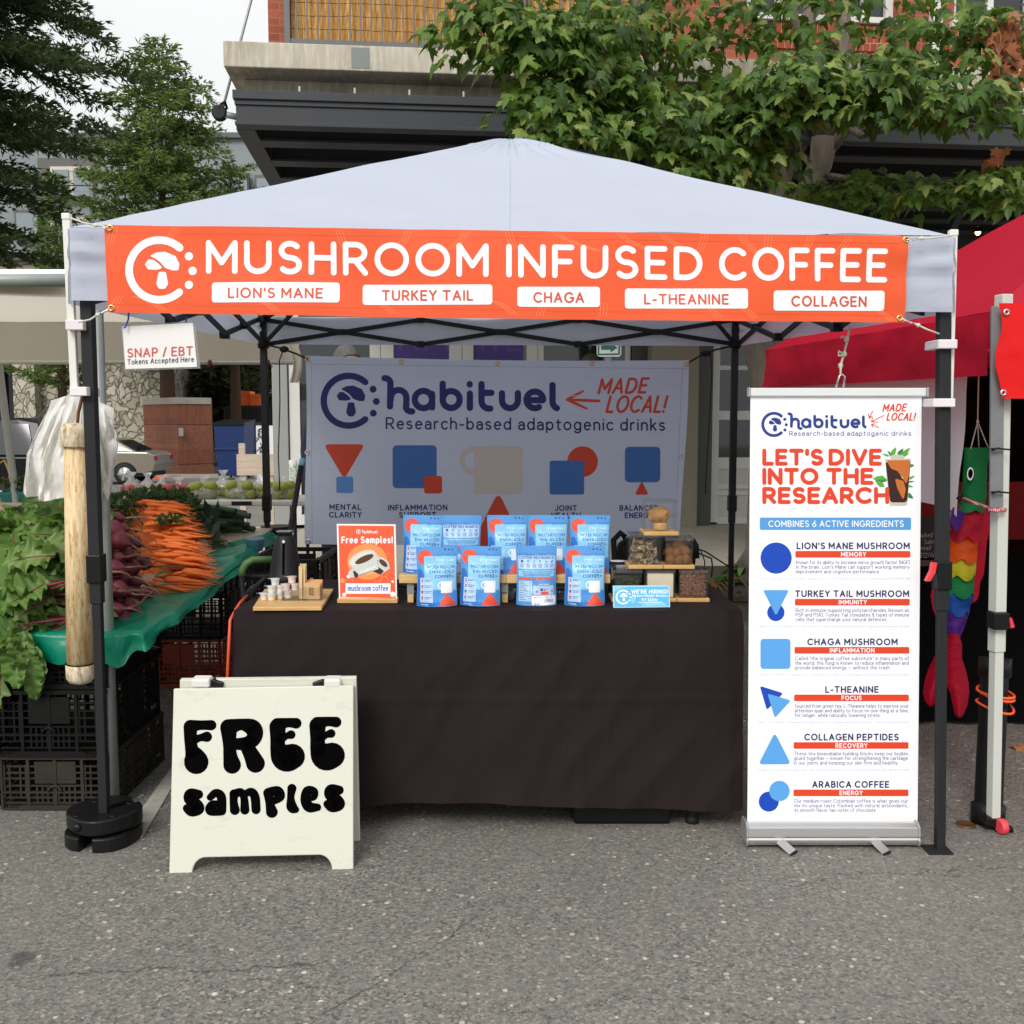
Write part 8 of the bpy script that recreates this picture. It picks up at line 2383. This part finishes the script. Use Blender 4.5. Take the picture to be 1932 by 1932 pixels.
# plank notice board and painted panel
by_ = 13.2
a, b, zt_, zb0 = at(447, 897, by_), at(522, 897, by_), at(447, 857, by_).z, at(447, 897, by_).z
t = thing('plank_board', 'weathered plywood board on wooden stakes beyond the apples', 'board', V((a.x + b.x) / 2, by_, lot(by_)))
m = MB(); m.b2((a.x, by_, zb0), (b.x, by_ + .025, zt_)); m.build('board', PLYWOOD, t)
for u in (455, 468 + 40):
    q = at(u, 800, by_ + .03); m = MB(); m.b2((q.x - .04, by_ + .026, lot(by_)), (q.x + .04, by_ + .08, zt_ + (.14 if u < 460 else 0))); m.build('stake', PLYWOOD, t)
a, b, zt_, = at(484, 857, 24), at(530, 857, 24), at(484, 803, 24).z
t = thing('painted_panel', 'white panel with black scribbled drawing behind the plank board', 'panel', V((a.x + b.x) / 2, 24, lot(24)))
m = MB(); m.b2((a.x, 24, lot(24)), (b.x, 24.05, zt_)); m.build('panel', WHITE, t)
p = PR(); rg = random.Random(9)
for i in range(16):
    x, y = rg.uniform(486, 500), rg.uniform(806, 856); p.stroke([(x + 3 * math.sin(k_ + i), y + 2.5 * math.cos(k_ * 1.3 + i)) for k_ in range(5)], .7, BLACKP, 1, 2, 200)
p.build('drawing', vplane(23.99).hit, t, .003)
# ================================================================== RED TENT ON THE RIGHT
REDF = fabric('red_canopy_fabric', c255(204, 18, 54), .35, .65, .5, 5)
RX = 1.72
r0, r1 = V(RX, 3.68, at(1885, 588, 3.68).z), V(at(1446, 661, 6.84).x, 6.84, at(1446, 661, 6.84).z)
r2, r3 = r1 + V(3.0, .05, .02), r0 + V(3.0, 0, 0)
rap = V((r0.x + r2.x) / 2, 5.25, 2.88)
rt = thing('red_tent', 'red pop-up market tent next door with white legs and dark interior', 'tent', V(3.2, 5.2, 0))
def rroof(A, Bp, s, t):
    p = rap.lerp(A.lerp(Bp, s), t)
    return p + V(0, 0, -.03 * math.sin(math.pi * t) * math.sin(math.pi * s) + .01 * mnoise.noise(p * 3))
m = MB()
for A, Bp in ((r0, r3), (r3, r2), (r2, r1), (r1, r0)): m.grid(lambda s, t: rroof(A, Bp, s, t), 24, 18)
m.build('roof_fabric', REDF, rt)
hz0, hz1 = .225, at(1446, 661, 6.84).z - at(1446, 733, 6.84).z
def rval(A, Bp, d0, d1, sg):
    def fn(s, t):
        p = A.lerp(Bp, s) - V(0, 0, lerp(d0, d1, s) * t)
        d = (Bp - A).normalized(); n = V(d.y, -d.x, 0)
        return p + n * sg * (.01 + .02 * t + .018 * mnoise.noise(V(p.x * 3 + p.y * 3, 1, p.z * 7)) + .01 * mnoise.noise(p * 9))
    m = MB(); m.grid(fn, 60, 12); m.build('valance', REDF, rt)
rval(r1, r0, hz1, hz0, 1); rval(r0, r3, hz0, hz0, 1); rval(r1, r2, hz1, hz1, -1); rval(r2, r3, hz1, hz0, -1)
WLEG = M('white_enamel_leg', c255(206, 208, 200), .4, var=.06)
lf_, lt = gz(1873, 1566), at(1890, 745, 3.68)
def rleg(f, tpt):
    m = MB(); mid = f.lerp(tpt, .42); up = f.lerp(tpt, 1.22)
    m.bar(f + V(0, 0, .05), mid, .036, .036, xdir=(1, .25, 0)); m.bar(mid, up, .044, .044, xdir=(1, .25, 0)); l = m.build('leg', WLEG, rt, bevel=.003)
    return l, mid
l_, mid = rleg(lf_, lt)
cm = at(1883, 1170, 3.66)
m = MB(); m.box(cm, (.058, .06, .062)); m.build('leg_collar', BLKPLASTIC, l_, bevel=.004)
m = MB(); m.prism([cm + V(.03, -.02, .012), cm + V(.04, -.02, .012), cm + V(.052, -.02, -.022), cm + V(.038, -.02, -.026)], (0, .018, 0)); m.build('latch', M('red_latch_plastic', c255(230, 60, 74), .4), l_)
m = MB(); m.box(lf_ + V(-.01, -.0, .035), (.06, .05, .035), Euler((0, .3, 0)).to_matrix()); m.b2(lf_ + V(.0, -.03, .0), lf_ + V(.065, .03, .02)); m.build('wheel_bracket', BLKPLASTIC, l_, bevel=.006)
m = MB(); m.lathe([(.022, -.014), (.028, -.01), (.028, .01), (.022, .014)], lf_ + V(.016, -.035, .028), 20, ax=(1, .2, 0)); m.build('wheel', M('red_wheel', c255(232, 70, 84), .5), l_)
for px, py in ((r1.x + .02, r1.y - .03), (r2.x - .05, r2.y - .05), (r3.x - .05, r3.y + .05)):
    f = V(px, py, 0 if py < 7 and False else 0); m = MB(); m.bar(f, V(px, py, 1.95), .04); m.build('leg', WLEG, rt)
GRYP = M('scratched_grey_panel', c255(120, 122, 124), .6, var=.2, vs=20)
m = MB(); a, b = at(1868, 580, 3.63), at(1893, 960, 3.63)
m.bar(at(1882, 578, 3.64), at(1879, 958, 3.64), .047, .012, xdir=(1, 0, 0)); gp_ = m.build('banner_post', GRYP, rt, bevel=.002)
for v in (910, 1033 - 0): 
    vv = 734.8 + (400 if v == 910 else 690) * .281
    q = at(1880, vv, 3.625); m = MB(); m.tube([q + V(-.02, -.0, 0), q + V(.0, -.006, .002), q + V(.045, -.004, -.002)], .0035, 6); m.tube([q + V(-.018, -.006, -.004), q + V(-.006, -.012, .002), q + V(.006, -.01, .003)], .004, 6); m.build('zip_tie', BLKPLASTIC, rt)
# interior: counter, rear cloth, chalkboard
BLKC = fabric('black_cloth', (.004, .0038, .004), 0, .9, .4, 6, .05)
t = thing('market_counter', 'market counter under a floor length black cloth inside the red tent', 'counter', V(3.0, 5.2, 0))
m = MB(); m.grid(lambda s, q: V(lerp(1.78, 4.5, s), 5.0 + .02 * math.sin(s * 60) * q, lerp(.86, .02, q)), 90, 6); m.grid(lambda s, q: V(1.78 + .015 * math.sin(s * 22) * q, lerp(5.0, 5.9, s), lerp(.86, .02, q)), 30, 6); m.b2((1.79, 5.01, .84), (4.5, 5.9, .862)); m.build('black_cloth', BLKC, t)
t = thing('tent_back_wall', 'black fabric back wall hanging at the rear of the red tent', 'tent wall', V(3.2, 6.75, 0))
m = MB(); m.grid(lambda s, q: V(lerp(1.9, 4.7, s), 6.76 + .03 * math.sin(s * 30), lerp(1.86, .0, q)) if True else 0, 60, 6); m.build('wall_cloth', BLKC, t)
t = thing('red_counter_banner', 'dark red cloth banner with small white fish emblem behind the chalkboard', 'banner', V(2.2, 5.6, 0.86))
yb_ = 5.55
a, b = at(1700, 930, yb_), at(1830, 1000, yb_)
m = MB(); m.b2((a.x, yb_, .868), (4.4, yb_ + .01, a.z + .06)); m.build('cloth', M('deep_red_cloth', c255(120, 8, 14), .8), t)
p = PR(); K4 = lambda zx, zy: (1661.3 + zx * .1489, 958.5 + zy * .1489)
p.stroke([(K4(870, 85)[0] + 8 * math.cos(R(a)), K4(870, 85)[1] + 5.5 * math.sin(R(a))) for a in range(0, 361, 20)], .8, WHITE); p.stroke([K4(835, 120), K4(900, 60), K4(905, 90), K4(850, 110)], .8, WHITE); p.stroke([K4(870, 110), K4(850, 140), K4(895, 135)], .9, WHITE)
p.text('WILD', K4(832, 0)[0], K4(0, 275)[1], 3, .6, WHITE, x1=K4(890, 0)[0])
p.build('emblem', vplane(yb_ - .003).hit, t, .0005)
yc = 4.92
t = thing('chalkboard', 'small chalkboard with handwritten Smoked Salmon Spread price on the black counter', 'chalkboard', V(at(1755, 1070, yc).x, yc, .865))
a, b = at(1690, 995, yc), at(1790, 1056, yc)
m = MB(); m.b2((a.x, yc, b.z), (b.x, yc + .012, a.z + .05)); m.build('slate', M('slate_black', (.012, .012, .013), .7), t)
m = MB(); m.b2((a.x - .01, yc - .012, b.z - .03), (b.x + .01, yc + .03, b.z - .001)); m.build('wood_ledge', M('dark_wood', c255(70, 50, 36), .6), t)
m = MB(); m.b2((a.x, yc - .0, .864), (b.x, yc + .02, b.z - .031)); m.build('stand', BLKPLASTIC, t)
p = PR(); CH = M('chalk', c255(170, 170, 164), .9)
for w_, zx0, zx1, yb2, ch in (('Smoked', 440, 655, 375, 8.5), ('Salmon', 550, 760, 455, 8), ('Spread', 445, 632, 535, 8), ('$12/6oz', 490, 735, 632, 9)):
    p.text(w_, K4(zx0, 0)[0], K4(0, yb2)[1], ch, .75, CH, x1=K4(zx1, 0)[0], skew=.1, slope=-.04, seg=8)
p.build('chalk_writing', vplane(yc - .001).hit, t, .0004)
# white side sheet
WSH = fabric('white_side_sheet', c255(236, 234, 238), .45, .7, .2, 4)
def sheet(s, q):
    y = lerp(3.95, 6.7, s)
    z = lerp(1.74 + .05 * s, 1.17 + .01 * s - .03 * (s < .02), q)
    return V(RX - .0 + .05 * (1 - q) * (1 - s) + .02 * mnoise.noise(V(y * 2, z * 3, 0)) + .04 * q * s, y + (.05 * (1 - q)) * (1 - s), z)
m = MB(); m.grid(sheet, 40, 16)
t = tag(m.build('side_sheet', WSH), 'plain white sheet hanging along the side of the red tent, roped to its front leg', 'tent wall')
t = thing('red_white_rope', 'red and white cord tying the white sheet corner to the white tent leg', 'rope', at(1850, 955, 3.8))
m = MB(); a, b = at(1818, 940, 3.9), at(1888, 961, 3.62)
m.tube([a, at(1835, 948, 3.82), at(1862, 957, 3.72), at(1878, 961, 3.63), b, at(1897, 961, 3.66)], .006, 7); m.tube([at(1866, 962, 3.64), at(1880, 964, 3.62), at(1896, 963, 3.64)], .006, 7)
k_ = NT('red_white_cord'); w_ = k_.n('ShaderNodeTexWave', i_Scale=60); k_.l(k_.tc.outputs['Object'], w_.inputs['Vector'])
m.build('cord', k_.prin(k_.ramp(w_.outputs['Color'], [(.4, c255(190, 60, 70)), (.6, c255(220, 180, 176))]), .7), t)
m = MB(); m.tube([at(1806, 942, 3.9), at(1814, 930, 3.9), at(1822, 944, 3.9), at(1834, 948, 3.83)], .006, 6); m.build('hook', BLKPLASTIC, t)
# red front banner
REDV = fabric('glossy_red_vinyl', c255(232, 22, 22), .1, .3, .3, 3)
t = thing('red_vinyl_banner', 'glossy red vinyl banner with steel eyelets at the front of the red tent', 'banner', at(1950, 752, 3.6))
y_ = 3.6
m = MB(); m.grid(lambda s, q: at(lerp(1884, 2500, s), lerp(572, 752, q), y_) + V(.012 * math.sin(q * 8) * (1 - s) ** 6, -.006 * mnoise.noise(V(s * 30, q * 5, 0)), 0), 50, 12); m.build('banner_sheet', REDV, t)
for u, v in ((1899, 589), (1893, 741)):
    m = MB(); eyelet(m, at(u, v, y_ - .008), .012); m.build('eyelet', METAL, t)

# ---- weight tube strapped with an orange bungee
t = thing('black_weight_pipe', 'black capped pipe weight strapped behind the white tent leg with orange bungee', 'weight', gz(1862, 1556))
pb0, pt0 = gz(1863, 1553), at(1878, 1240, 3.86)
d = (pt0 - pb0); ax = d.normalized(); Lp = d.length; rp_ = 24.5 / F * 3.95
BPI = M('scuffed_black_pipe', (.009, .009, .0095), .42, var=.6, vs=14, spec=.3)
m = MB(); m.lathe([(rp_, .03), (rp_, Lp - .02)], pb0, 28, ax=ax, close=False); m.build('pipe', BPI, t)
m = MB(); m.lathe([(.01, 0), (rp_ * 1.2, .0), (rp_ * 1.22, .07), (rp_ * 1.02, .075)], pb0, 28, ax=ax, close=False); m.build('cap', BPI, t)
m = MB(); m.lathe([(rp_ * 1.02, Lp - .075), (rp_ * 1.18, Lp - .07), (rp_ * 1.18, Lp), (rp_ * .98, Lp), (rp_ * .96, Lp - .03), (.004, Lp - .03)], pb0, 28, ax=ax, close=False); m.build('cap', BPI, t)
t = thing('orange_bungee', 'orange bungee cord wound round the black pipe and the white leg', 'bungee cord', at(1876, 1290, 3.7))
m = MB(); pts = []
x_, y2 = frame(ax)
for i in range(76):
    a = i / 76 * 2 * math.pi * 3.0
    hgt = Lp - .1 - .075 * i / 76 - .012 * math.sin(a * .5)
    c = pb0 + ax * hgt; e = V(math.cos(a), math.sin(a), 0)
    rx, ry = rp_ * 1.0, rp_ * 1.0
    ccx = c + V(-.004, 0, 0)
    q = ccx + V(e.x * (rx + .006), e.y * (ry + .075 * (e.y < 0)), .004 * math.sin(a * 1.7))
    pts.append(q)
m.tube(pts, .005, 7); m.build('cord', M('bungee_orange', c255(238, 92, 44), .6), t)
m = MB(); q = pts[-1]; m.tube([q, q + V(-.02, -.03, -.01), q + V(-.035, -.035, .01), q + V(-.04, -.03, .03)], .003, 6); m.build('hook', BLKPLASTIC, t)

# ---- fish windsock
fw = thing('fish_windsock', 'rainbow fish windsock with green head and red tail hanging in the red tent', 'windsock', at(1845, 850, 4.05))
K7 = lambda zx, zy: (1661.3 + zx * .281, 734.8 + zy * .281)
K8 = lambda zx, zy: (1597.4 + zx * .2316, 1214 + zy * .2316)
FY = 4.05
prof = [(390, 565, 725), (600, 556, 712), (760, 550, 698), (800, 512, 690), (1000, 470, 662), (1150, 460, 640), (1270, 450, 630), (1400, 446, 620), (1530, 450, 588), (1700, 456, 522)]
def fx(zy):
    for (a, l0, r0_), (b, l1, r1_) in zip(prof, prof[1:]):
        if a <= zy <= b:
            f = (zy - a) / (b - a); return lerp(l0, l1, f), lerp(r0_, r1_, f)
    return prof[-1][1:]
def fsurf(s, zy, off=0.0):
    l0, r0_ = fx(min(1700, max(390, zy))); th = s * 2 * math.pi
    cx = (l0 + r0_) / 2; hw = (r0_ - l0) / 2
    p_ = at(*K7(cx - math.cos(th) * hw, zy), FY)
    hwm = hw * .281 / F * FY
    return p_ + V(0, -math.sin(th) * (hwm * .45 + off) + .012 * mnoise.noise(V(th, zy * .012, 1)), 0)
def nyl(n, c): return fabric(n, c, .4, .6, .5, 14)
FG = nyl('green_nylon', c255(20, 130, 70)); FRD = nyl('crimson_nylon', c255(190, 16, 50)); FO = nyl('orange_nylon', c255(230, 90, 26)); FYL = nyl('yellow_nylon', c255(206, 196, 40)); FBL = nyl('blue_nylon', c255(22, 84, 170)); FPU = nyl('purple_nylon', c255(84, 36, 136))
bands = [('head', FG, 390, 790, 0), ('scale_band', FRD, 780, 965, 1), ('scale_band', FO, 955, 1110, 2), ('scale_band', FYL, 1100, 1225, 3), ('scale_band', FG, 1215, 1345, 4), ('scale_band', FBL, 1335, 1470, 5), ('scale_band', FPU, 1460, 1700, 6)]
for nm, mt, z0_, z1_, i in bands:
    def fn(s, t):
        sc_ = 0
        if i < 6: sc_ = 42 * abs(math.sin(s * 2 * math.pi * 2 + .4 * i)) * (1 if i else .5) + 12
        zy = lerp(z0_, z1_ + sc_, t)
        return fsurf(s, zy, .004 * (7 - i) * t)
    m = MB(); m.grid(fn, 56, 12); m.build(nm, mt, fw)
m = MB(); q = V(*K7(603, 567), 0)
ey = fsurf(.22, 567); 
m.ell(at(*K7(603, 567), FY - .052), (.013, .002, .026), 18, 8); m.build('eye_white', WHITE, fw); m = MB(); m.ell(at(*K7(604, 565), FY - .0545), (.0095, .0015, .019), 18, 8); m.build('pupil', BLACKP, fw)
def fin(pts, K, mt, nm, y, th=.004):
    q = [at(*K(*p_), y) for p_ in pts]
    m = MB(); m.prism(q, (0, th, 0)); return m.build(nm, mt, fw)
fin([(490, 790), (575, 830), (545, 905), (515, 960), (470, 900), (478, 820)], K7, FPU, 'side_fin', FY - .075)
fin([(680, 775), (720, 780), (738, 850), (730, 950), (716, 1010), (708, 1090), (700, 1180), (694, 1240), (668, 1300), (662, 1370), (650, 1410), (620, 1436), (625, 1270), (640, 1150), (660, 1000), (678, 850)], K7, FRD, 'dorsal_fin', FY)
fin([(445, 1270), (390, 1290), (350, 1330), (338, 1390), (350, 1470), (375, 1530), (400, 1565), (440, 1580)], K7, FRD, 'belly_fin', FY + .02)
def tail(pts, nm, y, amp):
    # curved tail lobe built as a strip between two edges
    m = MB()
    def fn(s, t):
        n = len(pts) - 1; i = min(n - 1, int(t * n)); f = t * n - i
        l = (lerp(pts[i][0], pts[i + 1][0], f), lerp(pts[i][2], pts[i + 1][2], f)); r = (lerp(pts[i][1], pts[i + 1][1], f), lerp(pts[i][2], pts[i + 1][2], f))
        return at(*K8(lerp(l[0], r[0], s), l[1]), y + amp * math.sin(math.pi * s) + .02 * math.sin(t * 5))
    m.grid(fn, 12, 24); m.build(nm, FRD, fw)
tail([(790, 905, -80), (760, 930, 0), (730, 880, 80), (672, 830, 190), (636, 790, 300), (622, 745, 400), (640, 725, 470), (672, 700, 512)], 'tail_lobe', FY + .02, .03)
tail([(800, 910, -80), (800, 940, 0), (800, 940, 120), (800, 975, 230), (810, 995, 330), (845, 1000, 400), (865, 985, 500), (880, 955, 575), (900, 935, 602)], 'tail_lobe', FY - .02, -.03)
m = MB()
ap = at(*K7(652, 215), FY)
for q in (at(*K7(605, 400), FY - .02), at(*K7(722, 390), FY), at(*K7(660, 392), FY + .05)): m.tube([ap, q], .0022, 5)
m.tube([ap, at(*K7(655, 60), FY), V(at(*K7(655, 20), FY).x, FY, 1.72)], .0026, 5); m.ell(ap, (.006, .006, .008), 8, 6); m.build('string', ROPE, fw)

# ================================================================== PLANTS, LEAVES, SMALL THINGS
HOST = leafmat('hellebore_leaf', [c255(56, 84, 40), c255(82, 112, 60), c255(104, 130, 74)], .25)
random.seed(31)
for (u, v, lbl, n, red) in ((1372, 1100, 'strappy green plant in the bark bed beside the black tent leg', 26, 0), (1340, 1108, 'reddish low plant in the bark bed left of the tent leg', 16, 1), (1402, 1078, 'green plant at the maple root by the roll-up banner', 16, 0), (1300, 1085, 'small green plant at the front left of the bark bed', 12, 0)):
    p0 = gz(u, v, .17)
    t = thing('bedding_plant', lbl, 'plant', p0, group='plants in the bark bed')
    m = MB()
    for i in range(n):
        a = random.uniform(0, 6.28); L_ = random.uniform(.14, .27); w_ = random.uniform(.018, .032); up = random.uniform(.5, 1.3)
        d = V(math.cos(a), math.sin(a), 0); x = V(-d.y, d.x, 0)
        m.grid(lambda s, q: p0 + d * (L_ * q) + x * ((s - .5) * 2 * w_ * math.sin(math.pi * min(1, q * .95 + .04))) + V(0, 0, L_ * (up * q - (up + .2) * q * q) + .3 * w_ * abs(s - .5)), 2, 8)
    m.build('leaves', leafmat('reddish_leaf', [c255(150, 84, 66), c255(116, 100, 58), c255(96, 110, 60)], .2) if red else HOST, t)
DL = leafmat('tan_fallen_leaf', [c255(150, 104, 70), c255(172, 120, 84)], .1, .8)
for (u, v, sz, lbl, z_) in ((412, 1561, .07, 'dry brown leaf lying by the tent foot weight', 0), (1905, 1355 + 865 - 2 * 430, .09, 'x', 0), (83, 1510 + 0, .0, 'x', 0), (1398, 1098, .1, 'pinkish dry leaf on the bark beside the roll-up banner', .19), (1392, 1120, .12, 'curled tan leaf on the bark next to the tablecloth corner', .19), (1388, 1060, .1, 'dry leaf against the maple root', .2)):
    if sz == 0 or lbl == 'x': continue
    if u == 412: u, v = 418 / 1.0 * .63, 1562
    L = LeafB(); c = gz(u, v, z_)
    L.leaf(MAPLEO, c + V(0, 0, .012), V(random.uniform(-1, 1), random.uniform(-1, 1), 0), V(.1, -.2, 1), sz, .25, -.3)
    tag(L.build('fallen_leaf', DL, None), lbl, 'leaf', 'fallen leaves')
L = LeafB(); L.leaf(MAPLEO, gz(1998 / 1.0 * .0 + 1992 * .0 + 1997 - 0 if False else 1912, 1415) + V(0, 0, .012), V(1, .2, 0), V(.1, -.2, 1), .1, .25, -.3)
tag(L.build('fallen_leaf', DL, None), 'orange brown maple leaf on the dark asphalt inside the red tent', 'leaf', 'fallen leaves')
t = thing('beet_scrap', 'tiny dark red stalk scrap on the asphalt in front of the crates', 'scrap', gz(81, 1512))
c = gz(81, 1512); m = MB(); m.tube([c + V(.01, -.05, .005), c + V(.0, 0, .01), c + V(-.01, .03, .02), c + V(.015, .04, .012)], .004, 5); m.ell(c + V(0, .03, .012), (.012, .016, .008), 8, 5); m.build('stalk', STALK, t)
c = gz(1822, 1557); m = MB(); m.lathe([(.036, 0), (.036, .004), (.03, .006), (.026, .004), (.001, .003)], c + V(0, 0, .001), 24)
tag(m.build('brown_jar_lid', M('bronze_lid', c255(112, 84, 52), .35, .4)), 'round brown lid lying on the asphalt beside the tent foot', 'lid')

# ================================================================== PEOPLE
def person(lbl, x, y, z0, hgt, facing, hairc, shirt, pants):
    t = thing('person', lbl, 'person', V(x, y, z0), facing)
    k = hgt / 1.75
    me = bpy.data.meshes.new('body'); 
    J = [(0, 0, .95, .15, .1), (0, 0, 1.15, .14, .095), (0, 0, 1.34, .17, .1), (0, .0, 1.46, .1, .08), (0, -.01, 1.52, .055, .055), (0, -.02, 1.57, .05, .055)]
    vs = [(a * k, b * k, c * k) for a, b, c, _, _ in J]; rs = [(d * k, e * k) for *_, d, e in J]; ed = [(i, i + 1) for i in range(5)]
    def add(p, q, r, par):
        vs.append(tuple(v_ * k for v_ in p)); rs.append((r * k, (q or r) * k)); ed.append((par, len(vs) - 1)); return len(vs) - 1
    for sg in (-1, 1):
        h = add((.1 * sg, 0, .88), .09, .09, 0); kn = add((.11 * sg, -.01, .5), .06, .06, h); an = add((.115 * sg, .02, .1), .042, .042, kn); add((.12 * sg, -.1, .04), .035, .04, an)
        s = add((.19 * sg, 0, 1.42), .06, .06, 2); el = add((.25 * sg, .02, 1.13), .042, .042, s); wr = add((.25 * sg, -.08, .9), .03, .03, el); pm = add((.25 * sg, -.11, .83), .02, .035, wr)
        for i in range(4): 
            f1 = add((.25 * sg - .0, -.135 + i * .018, .765 - (.01 if i in (0, 3) else 0)), .0085, .0085, pm)
            add((.245 * sg, -.14 + i * .018, .73 - (.012 if i in (0, 3) else 0)), .007, .007, f1)
        add((.235 * sg, -.155, .8), .009, .009, wr)
    me.from_pydata(vs, ed, []); 
    SK = M('skin', c255(206, 156, 128), .5, var=.05)
    def shade(o, lo, hi):
        pass
    kt = NT('clothed_body'); sp_ = kt.n('ShaderNodeSeparateXYZ'); kt.l(kt.tc.outputs['Object'], sp_.inputs[0])
    z_ = sp_.outputs['Z']; ax_ = kt.math('ABSOLUTE', sp_.outputs['X'])
    hand = kt.math('MULTIPLY', kt.math('GREATER_THAN', ax_, .2 * k), kt.math('LESS_THAN', z_, .93 * k))
    top = kt.math('GREATER_THAN', z_, 1.5 * k)
    c = kt.mix(kt.math('LESS_THAN', z_, .96 * k), shirt, pants); c = kt.mix(kt.math('MAXIMUM', hand, top), c, c255(206, 156, 128)); c = kt.mix(kt.math('LESS_THAN', z_, .085 * k), c, (.03, .03, .03))
    me.materials.append(kt.prin(c, .7))
    o = bpy.data.objects.new('body', me); COL.objects.link(o); o.parent = t; ORG[o.name] = Vector()
    md = o.modifiers.new('skin', 'SKIN'); md.use_smooth_shade = True
    for i, r_ in enumerate(rs): me.skin_vertices[0].data[i].radius = r_
    me.skin_vertices[0].data[0].use_root = True
    sb = o.modifiers.new('sub', 'SUBSURF'); sb.levels = sb.render_levels = 2
    m = MB(); hc_ = V(0, -.025, 1.645) * k
    def hd(a, u):
        th, ph = a * 2 * math.pi, (u - .5) * math.pi
        x_, y_, z2 = math.cos(ph) * math.cos(th), math.cos(ph) * math.sin(th), math.sin(ph)
        w = 1 - .25 * max(0, -z2) ** 1.5
        p_ = V(x_ * .076 * w, y_ * .098 * w, z2 * .118)
        if y_ < -.3:
            fz = z2
            p_.y -= .022 * math.exp(-((x_ / .18) ** 2) - ((fz + .12) / .16) ** 2)      # nose
            p_.y -= .008 * math.exp(-((x_ / .4) ** 2) - ((fz + .82) / .14) ** 2)       # chin
            p_.y -= .006 * math.exp(-((x_ / .35) ** 2) - ((fz + .48) / .06) ** 2)      # lips
            p_.y += .009 * (math.exp(-(((x_ - .4) / .18) ** 2) - ((fz - .1) / .12) ** 2) + math.exp(-(((x_ + .4) / .18) ** 2) - ((fz - .1) / .12) ** 2))
        return hc_ + p_ * k
    m.grid(hd, 40, 30); h_ = m.build('head', SK, t, local=True)
    for sg in (-1, 1):
        m = MB(); m.ell(hc_ + V(.03 * sg, -.083, .012) * k, (.012 * k, .009 * k, .009 * k), 12, 8); m.build('eye', WHITE, h_, local=True)
        m = MB(); m.ell(hc_ + V(.03 * sg, -.0905, .012) * k, (.005 * k, .003 * k, .005 * k), 8, 6); m.build('iris', M('iris_brown', c255(60, 40, 26), .3), h_, local=True)
        m = MB(); m.ell(hc_ + V(.078 * sg, .005, -.005) * k, (.012 * k, .02 * k, .032 * k), 10, 8); m.build('ear', SK, h_, local=True)
    m = MB()
    def hr(a, u):
        th, ph = a * 2 * math.pi, lerp(-.15, .5, u) * math.pi
        fr = math.sin(th)
        lowc = max(0, -fr) * .75 * (1 - u)
        ph = max(ph, lowc * 1.1) if fr < 0 else ph
        x_, y_, z2 = math.cos(ph) * math.cos(th), math.cos(ph) * math.sin(th), math.sin(ph)
        rr = 1.08 + .03 * mnoise.noise(V(x_ * 9, y_ * 4, z2 * 4))
        return hc_ + V(x_ * .077 * rr, y_ * .099 * rr, z2 * .12 * rr + .002) * k
    m.grid(hr, 44, 18); m.build('hair', M('hair', hairc, .7, var=.35, vs=60, bump=.6, bs=160, st=(1, .3, .3)), h_, local=True)
    return t
hp = at(650, 649, 7.15)
person('grey haired man behind the habituel backdrop, only hair and forehead showing over it', hp.x, 7.15, 0.0, (hp.z) / 1.775 * 1.75, R(35), c255(86, 82, 80), c255(60, 66, 80), c255(50, 54, 64))
hp = at(1112, 666, 8.7)
person('dark haired person behind the backdrop next to the street sign post', hp.x, 8.7, .15, (hp.z - .15) / 1.775 * 1.75, R(160), c255(24, 20, 18), c255(40, 44, 46), c255(40, 40, 44))
# split nothing else: every part above hangs under its thing
